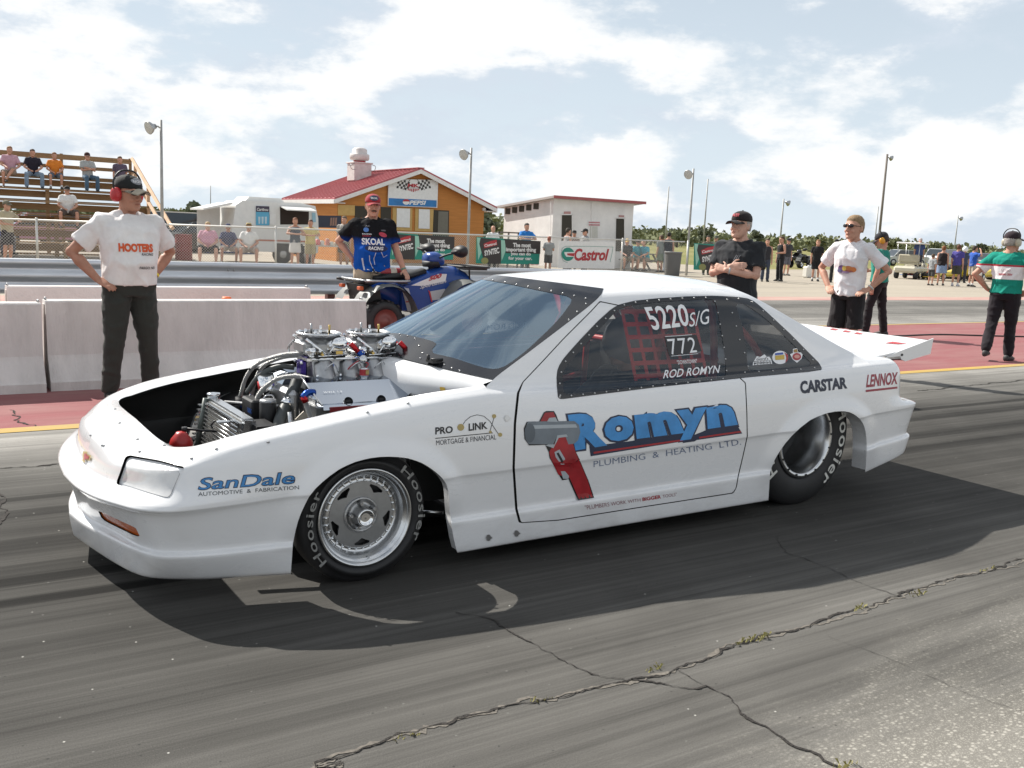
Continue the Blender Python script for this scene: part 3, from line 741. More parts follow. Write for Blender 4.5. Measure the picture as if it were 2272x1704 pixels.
DOOR = [(1148, 872), (1141, 938), (1138, 1038), (1144, 1129), (1152, 1160), (1240, 1154), (1450, 1121), (1626, 1094), (1633, 1085), (1638, 1056), (1650, 1005), (1658, 968), (1657, 915), (1654, 850), (1622, 820), (1577, 661), (1455, 667), (1375, 678), (1331, 669), (1312, 690), (1250, 752), (1200, 806), (1160, 848)]
front_zone = near.V[:, 2] < 2
d = sdf(projn(near.V), SWO); d[(near.V[:, 1] > YC - .45) | (near.V[:, 2] < .6)] = 50; win, near = cut(near, d)
gd, win2 = cutpx(win, SGD); gq, frame = cutpx(win2, SGQ)
frame_door, frame_rear = cutpx(frame, [(1100, 500), (1577, 640), (1584, 700), (1600, 770), (1618, 850), (1600, 1000), (1100, 1000)])
sel = (near.V[:, 0] > X0 + .45)
d = sdf(projn(near.V), DOOR); d[~sel] = 50
_in, body = cut(near, d - 1.1)
DOOR2 = [(p[0] + 3.2, p[1]) if p[0] < 1153 and p[1] > 860 else p for p in DOOR]
door, _gap = cut(_in, sdf(projn(_in.V), DOOR2) + 1.1)
# headlights and turn signals are recessed into the nose
HL = zpx((100, 650), 2.37, [(428, 858), (445, 853), (600, 880), (725, 912), (732, 925), (715, 962), (662, 1080), (645, 1084), (520, 1048), (378, 1006), (375, 995), (395, 940), (418, 872)])
HLI = zpx((100, 650), 2.37, [(440, 878), (455, 876), (600, 905), (700, 936), (702, 950), (648, 1066), (630, 1068), (500, 1032), (392, 1000), (392, 990), (408, 940), (430, 885)])
TS = zpx((100, 650), 2.37, [(278, 1146), (290, 1148), (400, 1200), (488, 1240), (500, 1272), (496, 1282), (470, 1276), (400, 1242), (320, 1203), (300, 1190)])
okf = lambda S: S.V[:, 0] < X0 - .6
d = sdf(projn(body.V), HL); d[~okf(body)] = 50; hl, body = cut(body, d)
d = sdf(projn(body.V), TS); d[~okf(body)] = 50; ts, body = cut(body, d)
lens, rim = cutpx(hl, HLI)
shell = shobj('body_shell', [body, mirror(body)], M_WHITE)
liner = [near, mirror(near)]
shobj('inner_shell', liner, M_BAY, shift=-0.014, flip=True)
M_LENS = mat('headlight_lens', (0.66, 0.66, 0.66), rough=0.08, var=0.10, vscale=14, coat=1.0, bump=0.05, bscale=40)
M_AMB = mat('amber_lens', (0.55, 0.11, 0.012), rough=0.12, coat=0.7, bump=0.3, bscale=120)
for S, far in ((0, False), (1, True)):
    f = mirror if far else (lambda q: q)
    dr = shobj('door', f(door), M_WHITE)
    fr = shobj('door_window_frame', f(frame_door), M_BLKG, dr, shift=.002); fr['label'] = 'black screwed-on frame around the clear door window'
    shobj('door_window', f(gd), M_SG, dr)
    shobj('quarter_window_frame', f(frame_rear), M_BLKG, shift=.002); shobj('quarter_window', f(gq), M_SG)
    h = shobj('headlight', f(lens), M_LENS, shift=-.010); shobj('headlight_recess', f(rim), M_WHITE, h, shift=-.012)
    shobj('turn_signal', f(ts), M_AMB, shift=-.006)
# windshield: black surround, clear centre
R4 = lambda pts: zpx((800, 580), 4.0218, pts)
WSO = R4([(1030, 1107), (940, 1060), (850, 1012), (740, 962), (640, 925), (440, 885), (470, 850), (562, 765), (450, 712), (330, 690), (250, 680), (-200, 760), (-300, 700), (100, 600), (500, 370), (975, 118), (1100, 128), (1500, 182), (1900, 275), (2122, 335), (2124, 352), (2050, 425), (1800, 655), (1600, 855), (1430, 1062), (1405, 1090), (1200, 1090)])
WSI = R4([(1190, 962), (1120, 955), (1000, 920), (830, 862), (650, 822), (632, 800), (645, 775), (683, 735), (640, 712), (560, 690), (420, 655), (335, 642), (200, 640), (-100, 700), (120, 605), (520, 372), (960, 150), (1060, 158), (1300, 198), (1600, 262), (1850, 312), (1884, 338), (1875, 375), (1800, 480), (1700, 590), (1500, 780), (1400, 860), (1310, 925), (1250, 955)])
wso, wrest = cutpx(wsh, WSO)
wgl, wfr = cutpx(wso, WSI)
shobj('windshield_surround', [wfr, wrest], M_BLKG, shift=.0015)
shobj('windshield', wgl, M_WS)
bo, bi = cut(blt, sdf(np.stack([blt.V[:, 1] - YC, blt.V[:, 2]], 1), [(-.50, .93), (.50, .93), (.40, 1.215), (-.40, 1.215)]))
shobj('rear_window', bo, M_SG); shobj('rear_window_surround', bi, M_BLKG)
# return lips of the arches and the ends of the skirts
def lip(poly, depth, lo=0, hi=None):
    bv = BVHTree.FromPolygons(BODY_V, BODY_F); top = []
    for i in range(len(poly) - 1):
        for t in np.linspace(0, 1, 5)[:-1]:
            p = (poly[i][0] + (poly[i + 1][0] - poly[i][0]) * t, poly[i][1] + (poly[i + 1][1] - poly[i][1]) * t)
            r = Vector(ray(*p)).normalized(); h = bv.ray_cast(Vector(CO), r)
            if h[0] is not None and abs(h[0].y - (YC - .86)) < .08: top.append(h[0])
    return top
_b0 = orient(*merge([DF, DS, DR]), REF); BODY_V, BODY_F = _b0.V.tolist(), _b0.F.tolist()
for poly, depth in ((ARF, .045), (ARR, .10)):
    tp = lip(poly, depth); A = np.array([list(p) for p in tp]); A = A[A[:, 2] > 0.06]
    Bq = A.copy(); Bq[:, 1] += depth; G = np.stack([A, Bq], 1)
    for far in (0, 1):
        H = G.copy()
        if far: H[..., 1] = 2 * YC - H[..., 1]
        o = MB().grid(H).build('wheel_arch_lip', M_WHITE, shell, world=True)
_S = orient(*merge([DF, DS, DR, DH, RF, DK]), REF); _T = mirror(_S)
CARBV = BVHTree.FromPolygons(np.concatenate([_S.V, _T.V]).tolist(), np.concatenate([_S.F, _T.F + len(_S.V)]).tolist())
WSBV = BVHTree.FromPolygons(wsh.V.tolist(), wsh.F.tolist())
# ------------------------------------------------------------------ race car: wheels
M_RIMD = mat('brushed_wheel_centre', (0.40, 0.41, 0.42), rough=0.42, metal=1.0, var=0.12, vscale=20)
M_TLET = mat('faded_tyre_lettering', (0.24, 0.24, 0.23), rough=0.8, var=0.35, vscale=60)
M_TLET2 = mat('tyre_lettering', (0.62, 0.62, 0.58), rough=0.8, var=0.3, vscale=60)
def ringpoly(r, n, ph=0): return [(r * math.cos(ph + 2 * PI * k / n), r * math.sin(ph + 2 * PI * k / n)) for k in range(n)]
def plate_with_holes(loops, place0, place1):
    b = MB(); flat = [p for L in loops for p in L]
    tri = geometry.tessellate_polygon([[Vector((x, y, 0)) for x, y in L] for L in loops]); n = len(flat)
    b.add([place0(p) for p in flat], [tuple(t) for t in tri])
    o = 0
    for L in loops:
        m = len(L); b.add([place0(p) for p in L] + [place1(p) for p in L], [(k, (k + 1) % m, m + (k + 1) % m, m + k) for k in range(m)])
    return b
def wheel(cx, v, R, rr, width, far, rear, spin=0.0):
    s = -1 if not far else 1                       # outward direction along y
    cy = YC + s * v
    w = empty('wheel', (cx - 1.4, s * v, R - .006)); w.parent = car
    ax = (0, s, 0)
    T = .6 if rear else .5
    tp = [(rr - .012, -.02), (rr + .004, .004), (rr + .02, .016), (rr + (R - rr) * .45, .022), (R - .05, .014), (R - .022, -.002), (R - .006, -.018), (R, -.04), (R, -width + .04), (R - .02, -width + .01), (R - .05, -width), (rr, -width + .02)]
    MB().lathe(tp, ax, (0, 0, 0), 72).build('tyre', M_RUB, w)
    if not rear:
        pr = [(rr - .006, -.02), (rr + .001, .002), (rr + .002, .010), (rr - .004, .015), (rr - .010, .012), (rr - .016, .002), (rr - .020, -.004), (rr - .026, -.006), (rr - .030, -.016), (rr - .036, -.022), (rr - .042, -.036), (rr - .047, -.046), (rr - .052, -.050), (rr - .068, -.050), (rr - .070, -.044)]
        MB().lathe(pr, ax, (0, 0, 0), 80).build('rim', M_ALU, w)
        loops = [ringpoly(rr - .069, 60)]
        for k in range(5):
            a = -PI / 2 + 2 * PI * k / 5 + spin
            loc = [(.103, -.17), (.132, -.235), (.1385, -.22), (.1385, .22), (.132, .235), (.103, .17), (.1, .0)]
            sh = [(.105, 0), (.118, -.16), (.128, -.275), (.136, -.25), (.1375, 0), (.136, .25), (.128, .275), (.118, .16)]
            loops.append([(r * math.cos(a + t), r * math.sin(a + t)) for r, t in sh][::-1])
        loops.append(ringpoly(.078, 40)[::-1])
        plate_with_holes(loops, lambda p: (p[0], s * -.043, p[1]), lambda p: (p[0], s * -.055, p[1])).build('wheel_centre', M_RIMD, w)
        MB().lathe([(.0785, -.043), (.078, -.037), (.072, -.033), (.066, -.036), (.060, -.042), (.048, -.044), (.044, -.030), (.040, -.014), (.037, .006)], ax, (0, 0, 0), 48).build('hub', M_ALUD, w)
        MB().lathe([(.037, .004), (.038, .012), (.034, .016), (.030, .016), (.028, .006), (.018, .005), (0.0005, .006)], ax, (0, 0, 0), 36).build('hub_cap', M_CHROME, w)
        b = MB()
        for k in range(30):
            a = 2 * PI * k / 30; b.sphere(((rr - .059) * math.cos(a), s * -.048, (rr - .059) * math.sin(a)), .0055, 8, 5)
        tag(b.build('rim_rivets', M_CHROME, w), kind='stuff')
        for k in range(5):
            a = PI / 2 + 2 * PI * k / 5 + spin + .12; c = (.056 * math.cos(a), s * -.045, .056 * math.sin(a))
            MB().cyl(c, (c[0], s * -.008, c[2]), .0085, .0075, 10).build('lug_nut', M_ALUD, w)
        MB().cyl((0.02, s * -.02, -rr + .03), (0.02, s * .004, -rr + .032), .005, .003, 8).build('valve_stem', M_CHROME, w)
        MB().lathe([(.16, -.07), (.05, -.09), (.02, -.09)], ax, (0, 0, 0), 30).build('brake_disc', M_BLACK, w)
        Rt, hh = (rr + R) / 2 + .004, .036
        spans = [(rad(222), 1.30), (rad(52), 1.42)]
        mt = M_TLET
    else:
        pr = [(rr - .008, -.02), (rr + .001, .004), (rr + .003, .014), (rr - .004, .020), (rr - .022, .018), (rr - .025, .008), (rr - .034, -.002), (rr - .038, -.03), (rr - .052, -.055), (rr - .055, -.10), (rr - .062, -.13), (rr - .066, -.18), (rr - .070, -.20)]
        MB().lathe(pr, ax, (0, 0, 0), 80).build('rim', M_ALU, w)
        MB().lathe([(rr - .069, -.20), (.09, -.215), (.07, -.19), (.03, -.185), (.001, -.185)], ax, (0, 0, 0), 40).build('wheel_centre', M_BLACK, w)
        b = MB()
        for k in range(16):
            a = 2 * PI * k / 16 + .1; b.cyl(((rr - .014) * math.cos(a), s * .012, (rr - .014) * math.sin(a)), ((rr - .014) * math.cos(a), s * .025, (rr - .014) * math.sin(a)), .006, .006, 6)
        tag(b.build('bead_lock_bolts', M_BLACK, w), kind='stuff')
        Rt, hh = (rr + R) / 2 + .008, .078
        spans = [(rad(36), 1.62), (rad(216), 1.62)]
        mt = M_TLET2
    V, F = text_mesh('Hoosier', size=1, bold=.012, space=1.12, width=1.0)
    for a0, sp in spans:
        b = MB()
        Vs, Fs = subdiv2d(V * np.array([sp * Rt, hh]), F, .03)
        pts = []
        for u, q in Vs:
            th = a0 - (u / Rt + sp / 2); r = Rt + q
            hgt = .0245 - .06 * max(0, (r - (rr + (R - rr) * .5)) ) * (.35 if rear else .6)
            pts.append((s * -1 * r * math.cos(th) if far else r * math.cos(th), s * hgt, r * math.sin(th)))
        b.add(pts, Fs); b.build('tyre_lettering', mt, w)
    return w
for far in (False, True):
    wheel(-.035, .825, .292, .213, .17, far, False, spin=.06)
    wheel(2.735, .765, .395, .222, .36, far, True)
# ------------------------------------------------------------------ spoiler, tail lamps, emblem
def CW(x, v, z): return (X0 + x, YC - v, z)
b = MB()
th = .012
sec = [(3.30, .842), (3.45, .850), (3.60, .868), (3.75, .892), (3.93, .930)]
def wing(v0, v1):
    T = [[CW(x, v, z) for x, z in sec] for v in np.linspace(v0, v1, 8)]; Bq = [[CW(x, v, z - th) for x, z in sec] for v in np.linspace(v0, v1, 8)]
    b.grid(T); b.grid(Bq, flip=True)
    for v in (v0, v1): b.add([CW(x, v, z) for x, z in sec] + [CW(x, v, z - th) for x, z in sec], [(k, k + 1, len(sec) + k + 1, len(sec) + k) for k in range(len(sec) - 1)])
    b.add([CW(3.93, v0, .930), CW(3.93, v1, .930), CW(3.93, v1, .930 - th), CW(3.93, v0, .930 - th)], [(0, 1, 2, 3)])
wing(-.70, .70)
spo = b.build('spoiler', M_WHITE, car, world=True)
for sg in (1, -1):
    pl = [(3.47, .833), (3.60, .868), (3.66, .882), (3.945, .945), (3.93, .845), (3.68, .805), (3.64, .818), (3.62, .84)]
    MB().prism(pl, lambda p: CW(p[0], sg * .702, p[1]), lambda p: CW(p[0], sg * .708, p[1])).build('end_plate', M_WHITE, spo, world=True)
    MB().cyl(CW(3.635, sg * .705, .848), CW(3.635, sg * .714, .848), .008, .008, 10).build('bolt', M_BLACK, spo, world=True)
M_REDT = mat('red_decal', (0.42, 0.03, 0.035), rough=0.35)
def on_wing(x, v, w): return CW(x, v, float(np.interp(x, [q[0] for q in sec], [q[1] for q in sec])) + .003)
M_TAIL = mat('dark_red_tail_lens', (0.05, 0.006, 0.008), rough=0.08, coat=1.0)
for sg in (1, -1):
    P = [[CW(x, sg * v, z) for (x, v) in ((3.487 - (z - .6) * .05, .812 - (z - .6) * .12), (3.533 - (z - .6) * .05, .78 - (z - .6) * .12), (3.56, .66), (3.575, .40))] for z in np.linspace(.592, .775, 6)]
    MB().grid(P, flip=sg < 0).build('tail_lamp', M_TAIL, car, world=True)

# ------------------------------------------------------------------ decals on the near side, placed through the photograph onto the shell
D2 = lambda pts: [(x * 1.02712, y * 1.02712) for x, y in pts]
Z5 = lambda pts: zpx((1150, 620), 2.949, pts)
Z6 = lambda pts: zpx((1100, 850), 3.403, pts)
Z7 = lambda pts: zpx((1650, 640), 3.252, pts)
Z1 = lambda pts: zpx((100, 650), 2.37, pts)
def shoot(px, py, bv=None, off=.0015):
    h = (bv or CARBV).ray_cast(Vector(CO), Vector(ray(px, py)).normalized())
    if h[0] is None: return None
    n = h[1]; d = Vector(ray(px, py))
    if n.dot(d) > 0: n = -n
    return h[0] + n * off
WINGBV = BVHTree.FromPolygons([tuple(Vector(v.co) + Vector(root_loc(car))) for v in spo.data.vertices], [tuple(p.vertices) for p in spo.data.polygons])
for (px, py, w_, h_) in [(1851, 731, 11, 2.0), (1879, 735.5, 11, 2.1), (1905, 740, 11, 2.2), (1988, 761.5, 25, 2.8)]:
    pts = [(px - w_, py + .2 * h_), (px - w_ * .3, py - h_), (px + w_, py + .6 * h_), (px + w_ * .2, py + h_)]
    P = [min((h for h in (shoot(*p, WINGBV, .003), shoot(*p, None, .003)) if h), key=lambda h: (h - Vector(CO)).length) for p in pts]
    MB().add(P, [(0, 1, 2, 3)]).build('red_lettering_mark', M_REDT, spo, world=True)
def bil(q):
    (bl, br, tr, tl) = [np.array(p, float) for p in q]
    return lambda u, v: bl * (1 - u) * (1 - v) + br * u * (1 - v) + tr * u * v + tl * (1 - u) * v
def unit(shape):
    V, F = shape; lo, hi = V.min(0), V.max(0); return (V - lo) / (hi - lo), F
def decal(name, m, quad, shape, off=.0015, bv=None, parent=None, maxe=.06, grow=0.0):
    V, F = subdiv2d(*unit(shape), maxe); f = bil(quad); c = np.mean(np.array(quad), 0); P = []
    for u, v in V:
        p = f(u, v)
        if grow: d = p - c; p = p + d / (np.linalg.norm(d) + 1e-6) * grow
        h = shoot(p[0], p[1], bv, off)
        if h is None: return None
        P.append(h)
    return MB().add(P, F).build(name, m, parent or car, world=True)
def pdecal(name, m, pts, off=.0015, bv=None, parent=None, maxe=14.0):
    """polygon given directly in photo pixels"""
    V, F = subdiv2d(*poly_shape(pts), maxe); P = []
    for u, v in V:
        h = shoot(u, v, bv, off)
        if h is None: return None
        P.append(h)
    return MB().add(P, F).build(name, m, parent or car, world=True)
def stroke(pts, w):
    P = np.array(pts, float); T = np.gradient(P, axis=0); T /= np.linalg.norm(T, axis=1)[:, None] + 1e-9; Nn = np.stack([-T[:, 1], T[:, 0]], 1) * w / 2
    return [tuple(p) for p in P + Nn] + [tuple(p) for p in (P - Nn)[::-1]]
TX = lambda s, bold=0.0, shear=0.0, space=1.0: text_mesh(s, 1.0, bold, shear, space)
K_NAVY = cmat((.012, .022, .06), .3); K_BLUE = mat('sky_blue_lettering', (.05, .27, .62), rough=.3, var=.25, vscale=9); K_RED = cmat((.36, .02, .03), .3); K_BLK = cmat((.012, .012, .014), .35)
K_SLATE = cmat((.13, .17, .27), .35); K_STEEL = mat('painted_steel_grey', (.17, .20, .23), rough=.35, var=.2, vscale=12); K_STL = cmat((.38, .42, .45), .35); K_WHT = cmat((.75, .76, .78), .4); K_GOLD = cmat((.42, .32, .12), .4)
K_WR = mat('painted_wrench_red', (.33, .018, .025), rough=.3, var=.3, vscale=10)
doorp = [o for o in car.children if o.name.startswith('door')][0]
RQ = {'R': [(600, 508), (840, 470), (805, 213), (540, 240)], 'o': [(812, 446), (1042, 428), (1036, 242), (822, 256)], 'm': [(1062, 421), (1424, 376), (1350, 203), (1042, 236)],
      'y': [(1380, 436), (1600, 404), (1592, 178), (1362, 207)], 'n': [(1598, 346), (1826, 314), (1775, 152), (1586, 183)]}
pdecal('door_lettering_backing', K_NAVY, Z6([(705, 476), (1000, 440), (1400, 380), (1500, 390), (1600, 350), (1822, 318), (1860, 380), (1515, 430), (1500, 440), (1412, 452), (1408, 440), (715, 552)]), off=.0012, parent=doorp)
for ch, q in RQ.items():
    decal('letter_outline', K_NAVY, Z6([(x + dx, y + dy) for (x, y), (dx, dy) in zip(q, ((-14, 14), (12, 18), (10, -12), (-16, -10)))]), TX(ch, .10), off=.0018, parent=doorp)
    decal('letter', K_BLUE, Z6(q), TX(ch, .065), off=.0026, parent=doorp)
pdecal('lettering_underline', K_RED, Z6([(735, 519), (1080, 470), (1405, 424), (1412, 436), (1080, 484), (738, 533)]), off=.0022, parent=doorp)
pdecal('lettering_underline', K_RED, Z6([(1530, 406), (1690, 382), (1845, 360), (1850, 372), (1690, 395), (1535, 418)]), off=.0022, parent=doorp)
decal('door_subtitle', K_SLATE, Z6([(738, 634), (1852, 464), (1846, 420), (738, 588)]), TX('PLUMBING  &  HEATING  LTD.', -.008), parent=doorp)
decal('door_motto', cmat((.25, .10, .12), .4), Z6([(674, 957), (1092, 893), (1090, 868), (670, 923)]), TX('"PLUMBERS WORK WITH', -.005), parent=doorp)
decal('door_motto', K_RED, Z6([(1106, 891), (1247, 870), (1245, 843), (1106, 864)]), TX('BIGGER', .03), parent=doorp)
decal('door_motto', cmat((.25, .10, .12), .4), Z6([(1260, 867), (1366, 850), (1364, 826), (1258, 843)]), TX('TOOLS"', -.005), parent=doorp)
# painted pipe and wrench
pdecal('painted_wrench_outline', K_BLK, Z6([(325, 290), (360, 222), (380, 210), (438, 211), (455, 240), (474, 292), (600, 282), (640, 330), (642, 400), (612, 456), (590, 470), (604, 520), (628, 570), (700, 740), (742, 868), (620, 888), (548, 724), (500, 732), (480, 700), (405, 565), (398, 520), (372, 466), (250, 470), (215, 420), (210, 340), (232, 292)]), off=.0022, parent=doorp)
pdecal('painted_wrench_jaw', K_WR, Z6([(335, 288), (368, 224), (432, 219), (462, 286)]), off=.003, parent=doorp)
pdecal('painted_jaw_plate', K_STL, Z6([(385, 290), (400, 262), (448, 258), (466, 292)]), off=.0036, parent=doorp)
pdecal('painted_wrench_body', K_WR, Z6([(400, 520), (430, 470), (470, 408), (540, 402), (575, 440), (600, 520), (622, 570), (690, 730), (732, 866), (628, 880), (556, 716), (470, 690), (412, 570)]), off=.003, parent=doorp)
pdecal('painted_jaw_tip', K_STL, Z6([(440, 462), (462, 394), (530, 386), (540, 404), (472, 412), (432, 490), (372, 470), (392, 462)]), off=.0038, parent=doorp)
pdecal('painted_pipe', K_STEEL, Z6([(240, 290), (590, 286), (625, 315), (635, 370), (618, 430), (590, 456), (545, 462), (520, 392), (462, 396), (430, 462), (245, 460), (220, 420), (216, 350)]), off=.0034, parent=doorp)
pdecal('painted_pipe_highlight', K_STL, Z6([(280, 318), (600, 310), (612, 335), (285, 345)]), off=.004, parent=doorp)
pdecal('painted_pipe_mouth', cmat((.10, .12, .14), .4), Z6([(255 + 40 * math.cos(a), 375 + 72 * math.sin(a)) for a in np.linspace(0, 2 * PI, 20)[:-1]]), off=.0042, parent=doorp)
pdecal('painted_wrench_screw', K_STL, Z6([(440, 520), (478, 500), (520, 570), (515, 610), (490, 612), (450, 560)]), off=.0036, parent=doorp)
pdecal('painted_wrench_screw', K_STL, Z6([(488, 664), (520, 664), (550, 700), (545, 722), (505, 720)]), off=.0036, parent=doorp)
pdecal('painted_wrench_screw_shadow', K_BLK, Z6([(455, 530), (470, 522), (508, 590), (495, 602)]), off=.004, parent=doorp)
# sponsor lettering on fenders and quarter panel
decal('fender_lettering_outline', K_NAVY, Z1([(802, 1040), (1316, 1004), (1314, 936), (806, 972)]), TX('SanDale', .03, .15), off=.0014)
decal('fender_lettering', cmat((.03, .20, .48), .3), Z1([(806, 1036), (1311, 1000), (1310, 941), (810, 976)]), TX('SanDale', .005, .15), off=.0022)
decal('fender_lettering', cmat((.06, .07, .08), .4), Z1([(805, 1070), (1336, 1032), (1335, 1012), (805, 1049)]), TX('AUTOMOTIVE  &  FABRICATION', .0), off=.0014)
decal('fender_lettering', K_BLK, D2([(940, 939), (978, 935), (978, 920), (940, 923)]), TX('PRO', .03))
decal('fender_lettering', K_BLK, D2([(1012, 931), (1053, 926), (1052, 911), (1012, 915)]), TX('LINK', .03))
decal('fender_lettering', cmat((.05, .05, .06), .4), D2([(942, 962), (1072, 949), (1071, 938), (942, 951)]), TX('MORTGAGE & FINANCIAL', 0))
pdecal('fender_rule', K_BLK, D2(stroke([(940, 947), (1000, 941), (1064, 935)], 1.6)))
pdecal('fender_arc', K_BLK, D2(stroke([(1000, 917), (1005, 909), (1016, 900), (1030, 896), (1045, 899), (1058, 910), (1068, 925), (1078, 940)], 1.2)))
pdecal('fender_rule', K_BLK, D2(stroke([(1058, 932), (1063, 915), (1067, 902)], 1.2)))
for (x, y, r) in ((995, 923, 7.5), (1067, 899, 4.5), (1080, 939, 4.5), (1059, 933, 3)):
    pdecal('fender_dot', K_GOLD, D2([(x + r * math.cos(a), y + r * math.sin(a)) for a in np.linspace(0, 2 * PI, 14)[:-1]]), off=.002)
decal('quarter_lettering', cmat((.012, .018, .04), .35), Z7([(410, 762), (748, 722), (742, 638), (404, 668)]), TX('CARSTAR', .05))
decal('quarter_lettering', cmat((.30, .03, .05), .35), Z7([(882, 716), (1110, 690), (1112, 602), (890, 622)]), TX('LENNOX', .03, .1))
pdecal('fender_joint', K_BLK, stroke([(1148, 1152), (1153, 1176), (1157, 1203)], 2.2), off=.001, maxe=20)
pdecal('quarter_rule', cmat((.30, .03, .05), .35), Z7([(880, 732), (1108, 708), (1108, 722), (880, 748)]))
for (x, y) in Z6([(83, 265), (155, 1133)]) + zpx((600, 950), 3.403, [(1645, 825)]):
    o = pdecal('fender_fastener', M_BOLT, [(x + (7 if k % 2 == 0 else 4.5) * math.cos(a) * (1.3 if k % 4 == 0 else 1), y + 7 * math.sin(a)) for k, a in enumerate(np.linspace(0, 2 * PI, 13)[:-1])], off=.004)
# nose emblem and hood-pin dots
pe = [(194 + x, 1014 + y) for x, y in [(-6, -13), (3, -11), (2, -6), (11, -3), (8, 9), (-1, 6), (-3, 13), (-9, 10), (-7, 3), (-8, -5)]]
pdecal('nose_emblem', K_GOLD, pe, off=.006, maxe=6); pdecal('nose_emblem_centre', K_RED, [(194 + (x - 194) * .62 + 1, 1014 + (y - 1014) * .6) for x, y in pe], off=.008, maxe=6)
for (x, y) in [(231, 989), (202, 966)] + zpx((0, 880), 5.53, [(1258, 600), (1716, 675), (1410, 155), (1470, 326), (1690, 525), (2015, 602)]) + [(425, 1017), (595, 981), (480, 996), (815, 915), (905, 895)]:
    h = shoot(x, y, off=.0)
    if h: MB().cyl(h - Vector((0, 0, .002)), h + Vector((0, 0, .004)), .007, .006, 8).build('hood_fastener', M_ALUD, car, world=True)
# window lettering and stickers, screws round the polycarbonate
wl = [o for o in doorp.children if o.name.startswith('door_window') and 'frame' not in o.name][0]
decal('window_number', K_WHT, Z5([(884, 334), (1122, 304), (1096, 160), (813, 182)]), TX('5220', .015), parent=doorp)
decal('window_number', K_WHT, Z5([(1118, 312), (1250, 290), (1246, 190), (1118, 222)]), TX('S/G', .0, .1), parent=doorp)
pdecal('number_patch', K_BLK, Z5([(955, 375), (1165, 362), (1200, 470), (985, 500)]), off=.0012, parent=doorp)
decal('window_number', K_WHT, Z5([(998, 494), (1168, 478), (1152, 378), (970, 390)]), TX('772', .0, 0, 1.15), off=.002, parent=doorp)
pdecal('number_rule', K_WHT, Z5(stroke([(960, 374), (1060, 368), (1135, 362)], 3)), parent=doorp); pdecal('number_rule', K_WHT, Z5(stroke([(1000, 502), (1090, 494), (1175, 486)], 3)), parent=doorp)
decal('window_lettering', K_WHT, Z5([(1038, 557), (1170, 548), (1166, 520), (1036, 530)]), TX('"DOWNTOWN"', .01), parent=doorp)
decal('window_lettering', K_WHT, Z5([(946, 650), (1318, 612), (1320, 560), (952, 594)]), TX('ROD ROMYN', .01, .18), parent=doorp)
decal('window_sticker', K_WHT, Z5([(1532, 562), (1660, 552), (1655, 530), (1536, 540)]), TX('HHHHHH', .12)); pdecal('window_sticker', K_WHT, Z5([(1540, 535), (1560, 502), (1580, 508), (1610, 490), (1625, 508), (1640, 505), (1655, 528)]))
decal('sticker_lettering', K_BLK, Z5([(1555, 530), (1635, 526), (1632, 508), (1560, 512)]), TX("Gord's", .0, .2), off=.003); decal('sticker_lettering', K_BLK, Z5([(1540, 556), (1652, 548), (1650, 538), (1540, 545)]), TX('MOTORSPORTS', .02), off=.003)
el = lambda cx, cy, rx, ry: Z5([(cx + rx * math.cos(a), cy + ry * math.sin(a)) for a in np.linspace(0, 2 * PI, 22)[:-1]])
pdecal('window_sticker', K_WHT, el(1712, 511, 52, 44)); pdecal('sticker_print', K_RED, Z5([(1735, 475), (1762, 495), (1762, 525), (1745, 548), (1752, 515), (1745, 490)]), off=.003); pdecal('sticker_print', cmat((.55, .38, .06), .4), Z5([(1678, 500), (1738, 494), (1740, 524), (1680, 528)]), off=.003); pdecal('sticker_print', cmat((.03, .08, .35), .4), Z5([(1678, 484), (1730, 478), (1732, 491), (1678, 497)]), off=.003)
pdecal('window_sticker', K_WHT, Z5([(1776, 490), (1795, 482), (1795, 455), (1825, 450), (1830, 478), (1862, 478), (1852, 520), (1822, 546), (1794, 524)])); pdecal('sticker_print', K_RED, el(1820, 506, 28, 24), off=.003); pdecal('sticker_print', cmat((.6, .3, .25), .4), el(1820, 506, 18, 12), off=.004); pdecal('sticker_print', cmat((.35, .2, .05), .4), Z5([(1800, 478), (1800, 460), (1822, 456), (1826, 478)]), off=.003)
def screws(name, pts, n, parent, bv=None, r=.0048):
    P = np.array(pts, float); L = np.concatenate([[0], np.cumsum(np.linalg.norm(np.diff(P, axis=0), axis=1))]); b = MB()
    for s in np.linspace(0, L[-1], n):
        h = shoot(np.interp(s, L, P[:, 0]), np.interp(s, L, P[:, 1]), bv, .003)
        if h: b.sphere(h, r, 7, 5)
    o = b.build(name, M_BOLT, parent, world=True); o['kind'] = 'stuff'
screws('window_screws', Z5([(268, 770), (500, 745), (900, 698), (1362, 650), (1358, 560), (1340, 420), (1300, 200), (1275, 120), (1100, 123), (900, 138), (760, 152), (660, 176), (520, 300), (400, 430), (300, 545), (268, 640), (272, 760)]), 40, doorp)
screws('quarter_window_screws', Z5([(1480, 610), (1900, 588), (1965, 575), (1900, 500), (1780, 375), (1650, 252), (1530, 150), (1440, 128), (1360, 122), (1415, 270), (1440, 380), (1480, 490), (1500, 570)]), 20, car)
screws('windshield_screws', R4([(1085, 1080), (900, 985), (800, 950), (700, 905), (520, 865), (560, 820), (480, 680), (350, 655)]), 14, car, WSBV)
screws('windshield_screws', R4([(1430, 985), (1530, 870), (1625, 770), (1715, 680), (1800, 590), (1880, 505), (1970, 420), (2055, 345), (1945, 318), (1850, 298), (1750, 275), (1600, 245), (1400, 212), (1220, 175), (1100, 155), (980, 140)]), 20, car, WSBV)
decal('windshield_lettering', K_WHT, R4([(800, 305), (1110, 285), (1050, 182), (905, 192)]), TX('5220S/G', .05), bv=WSBV, off=.002)
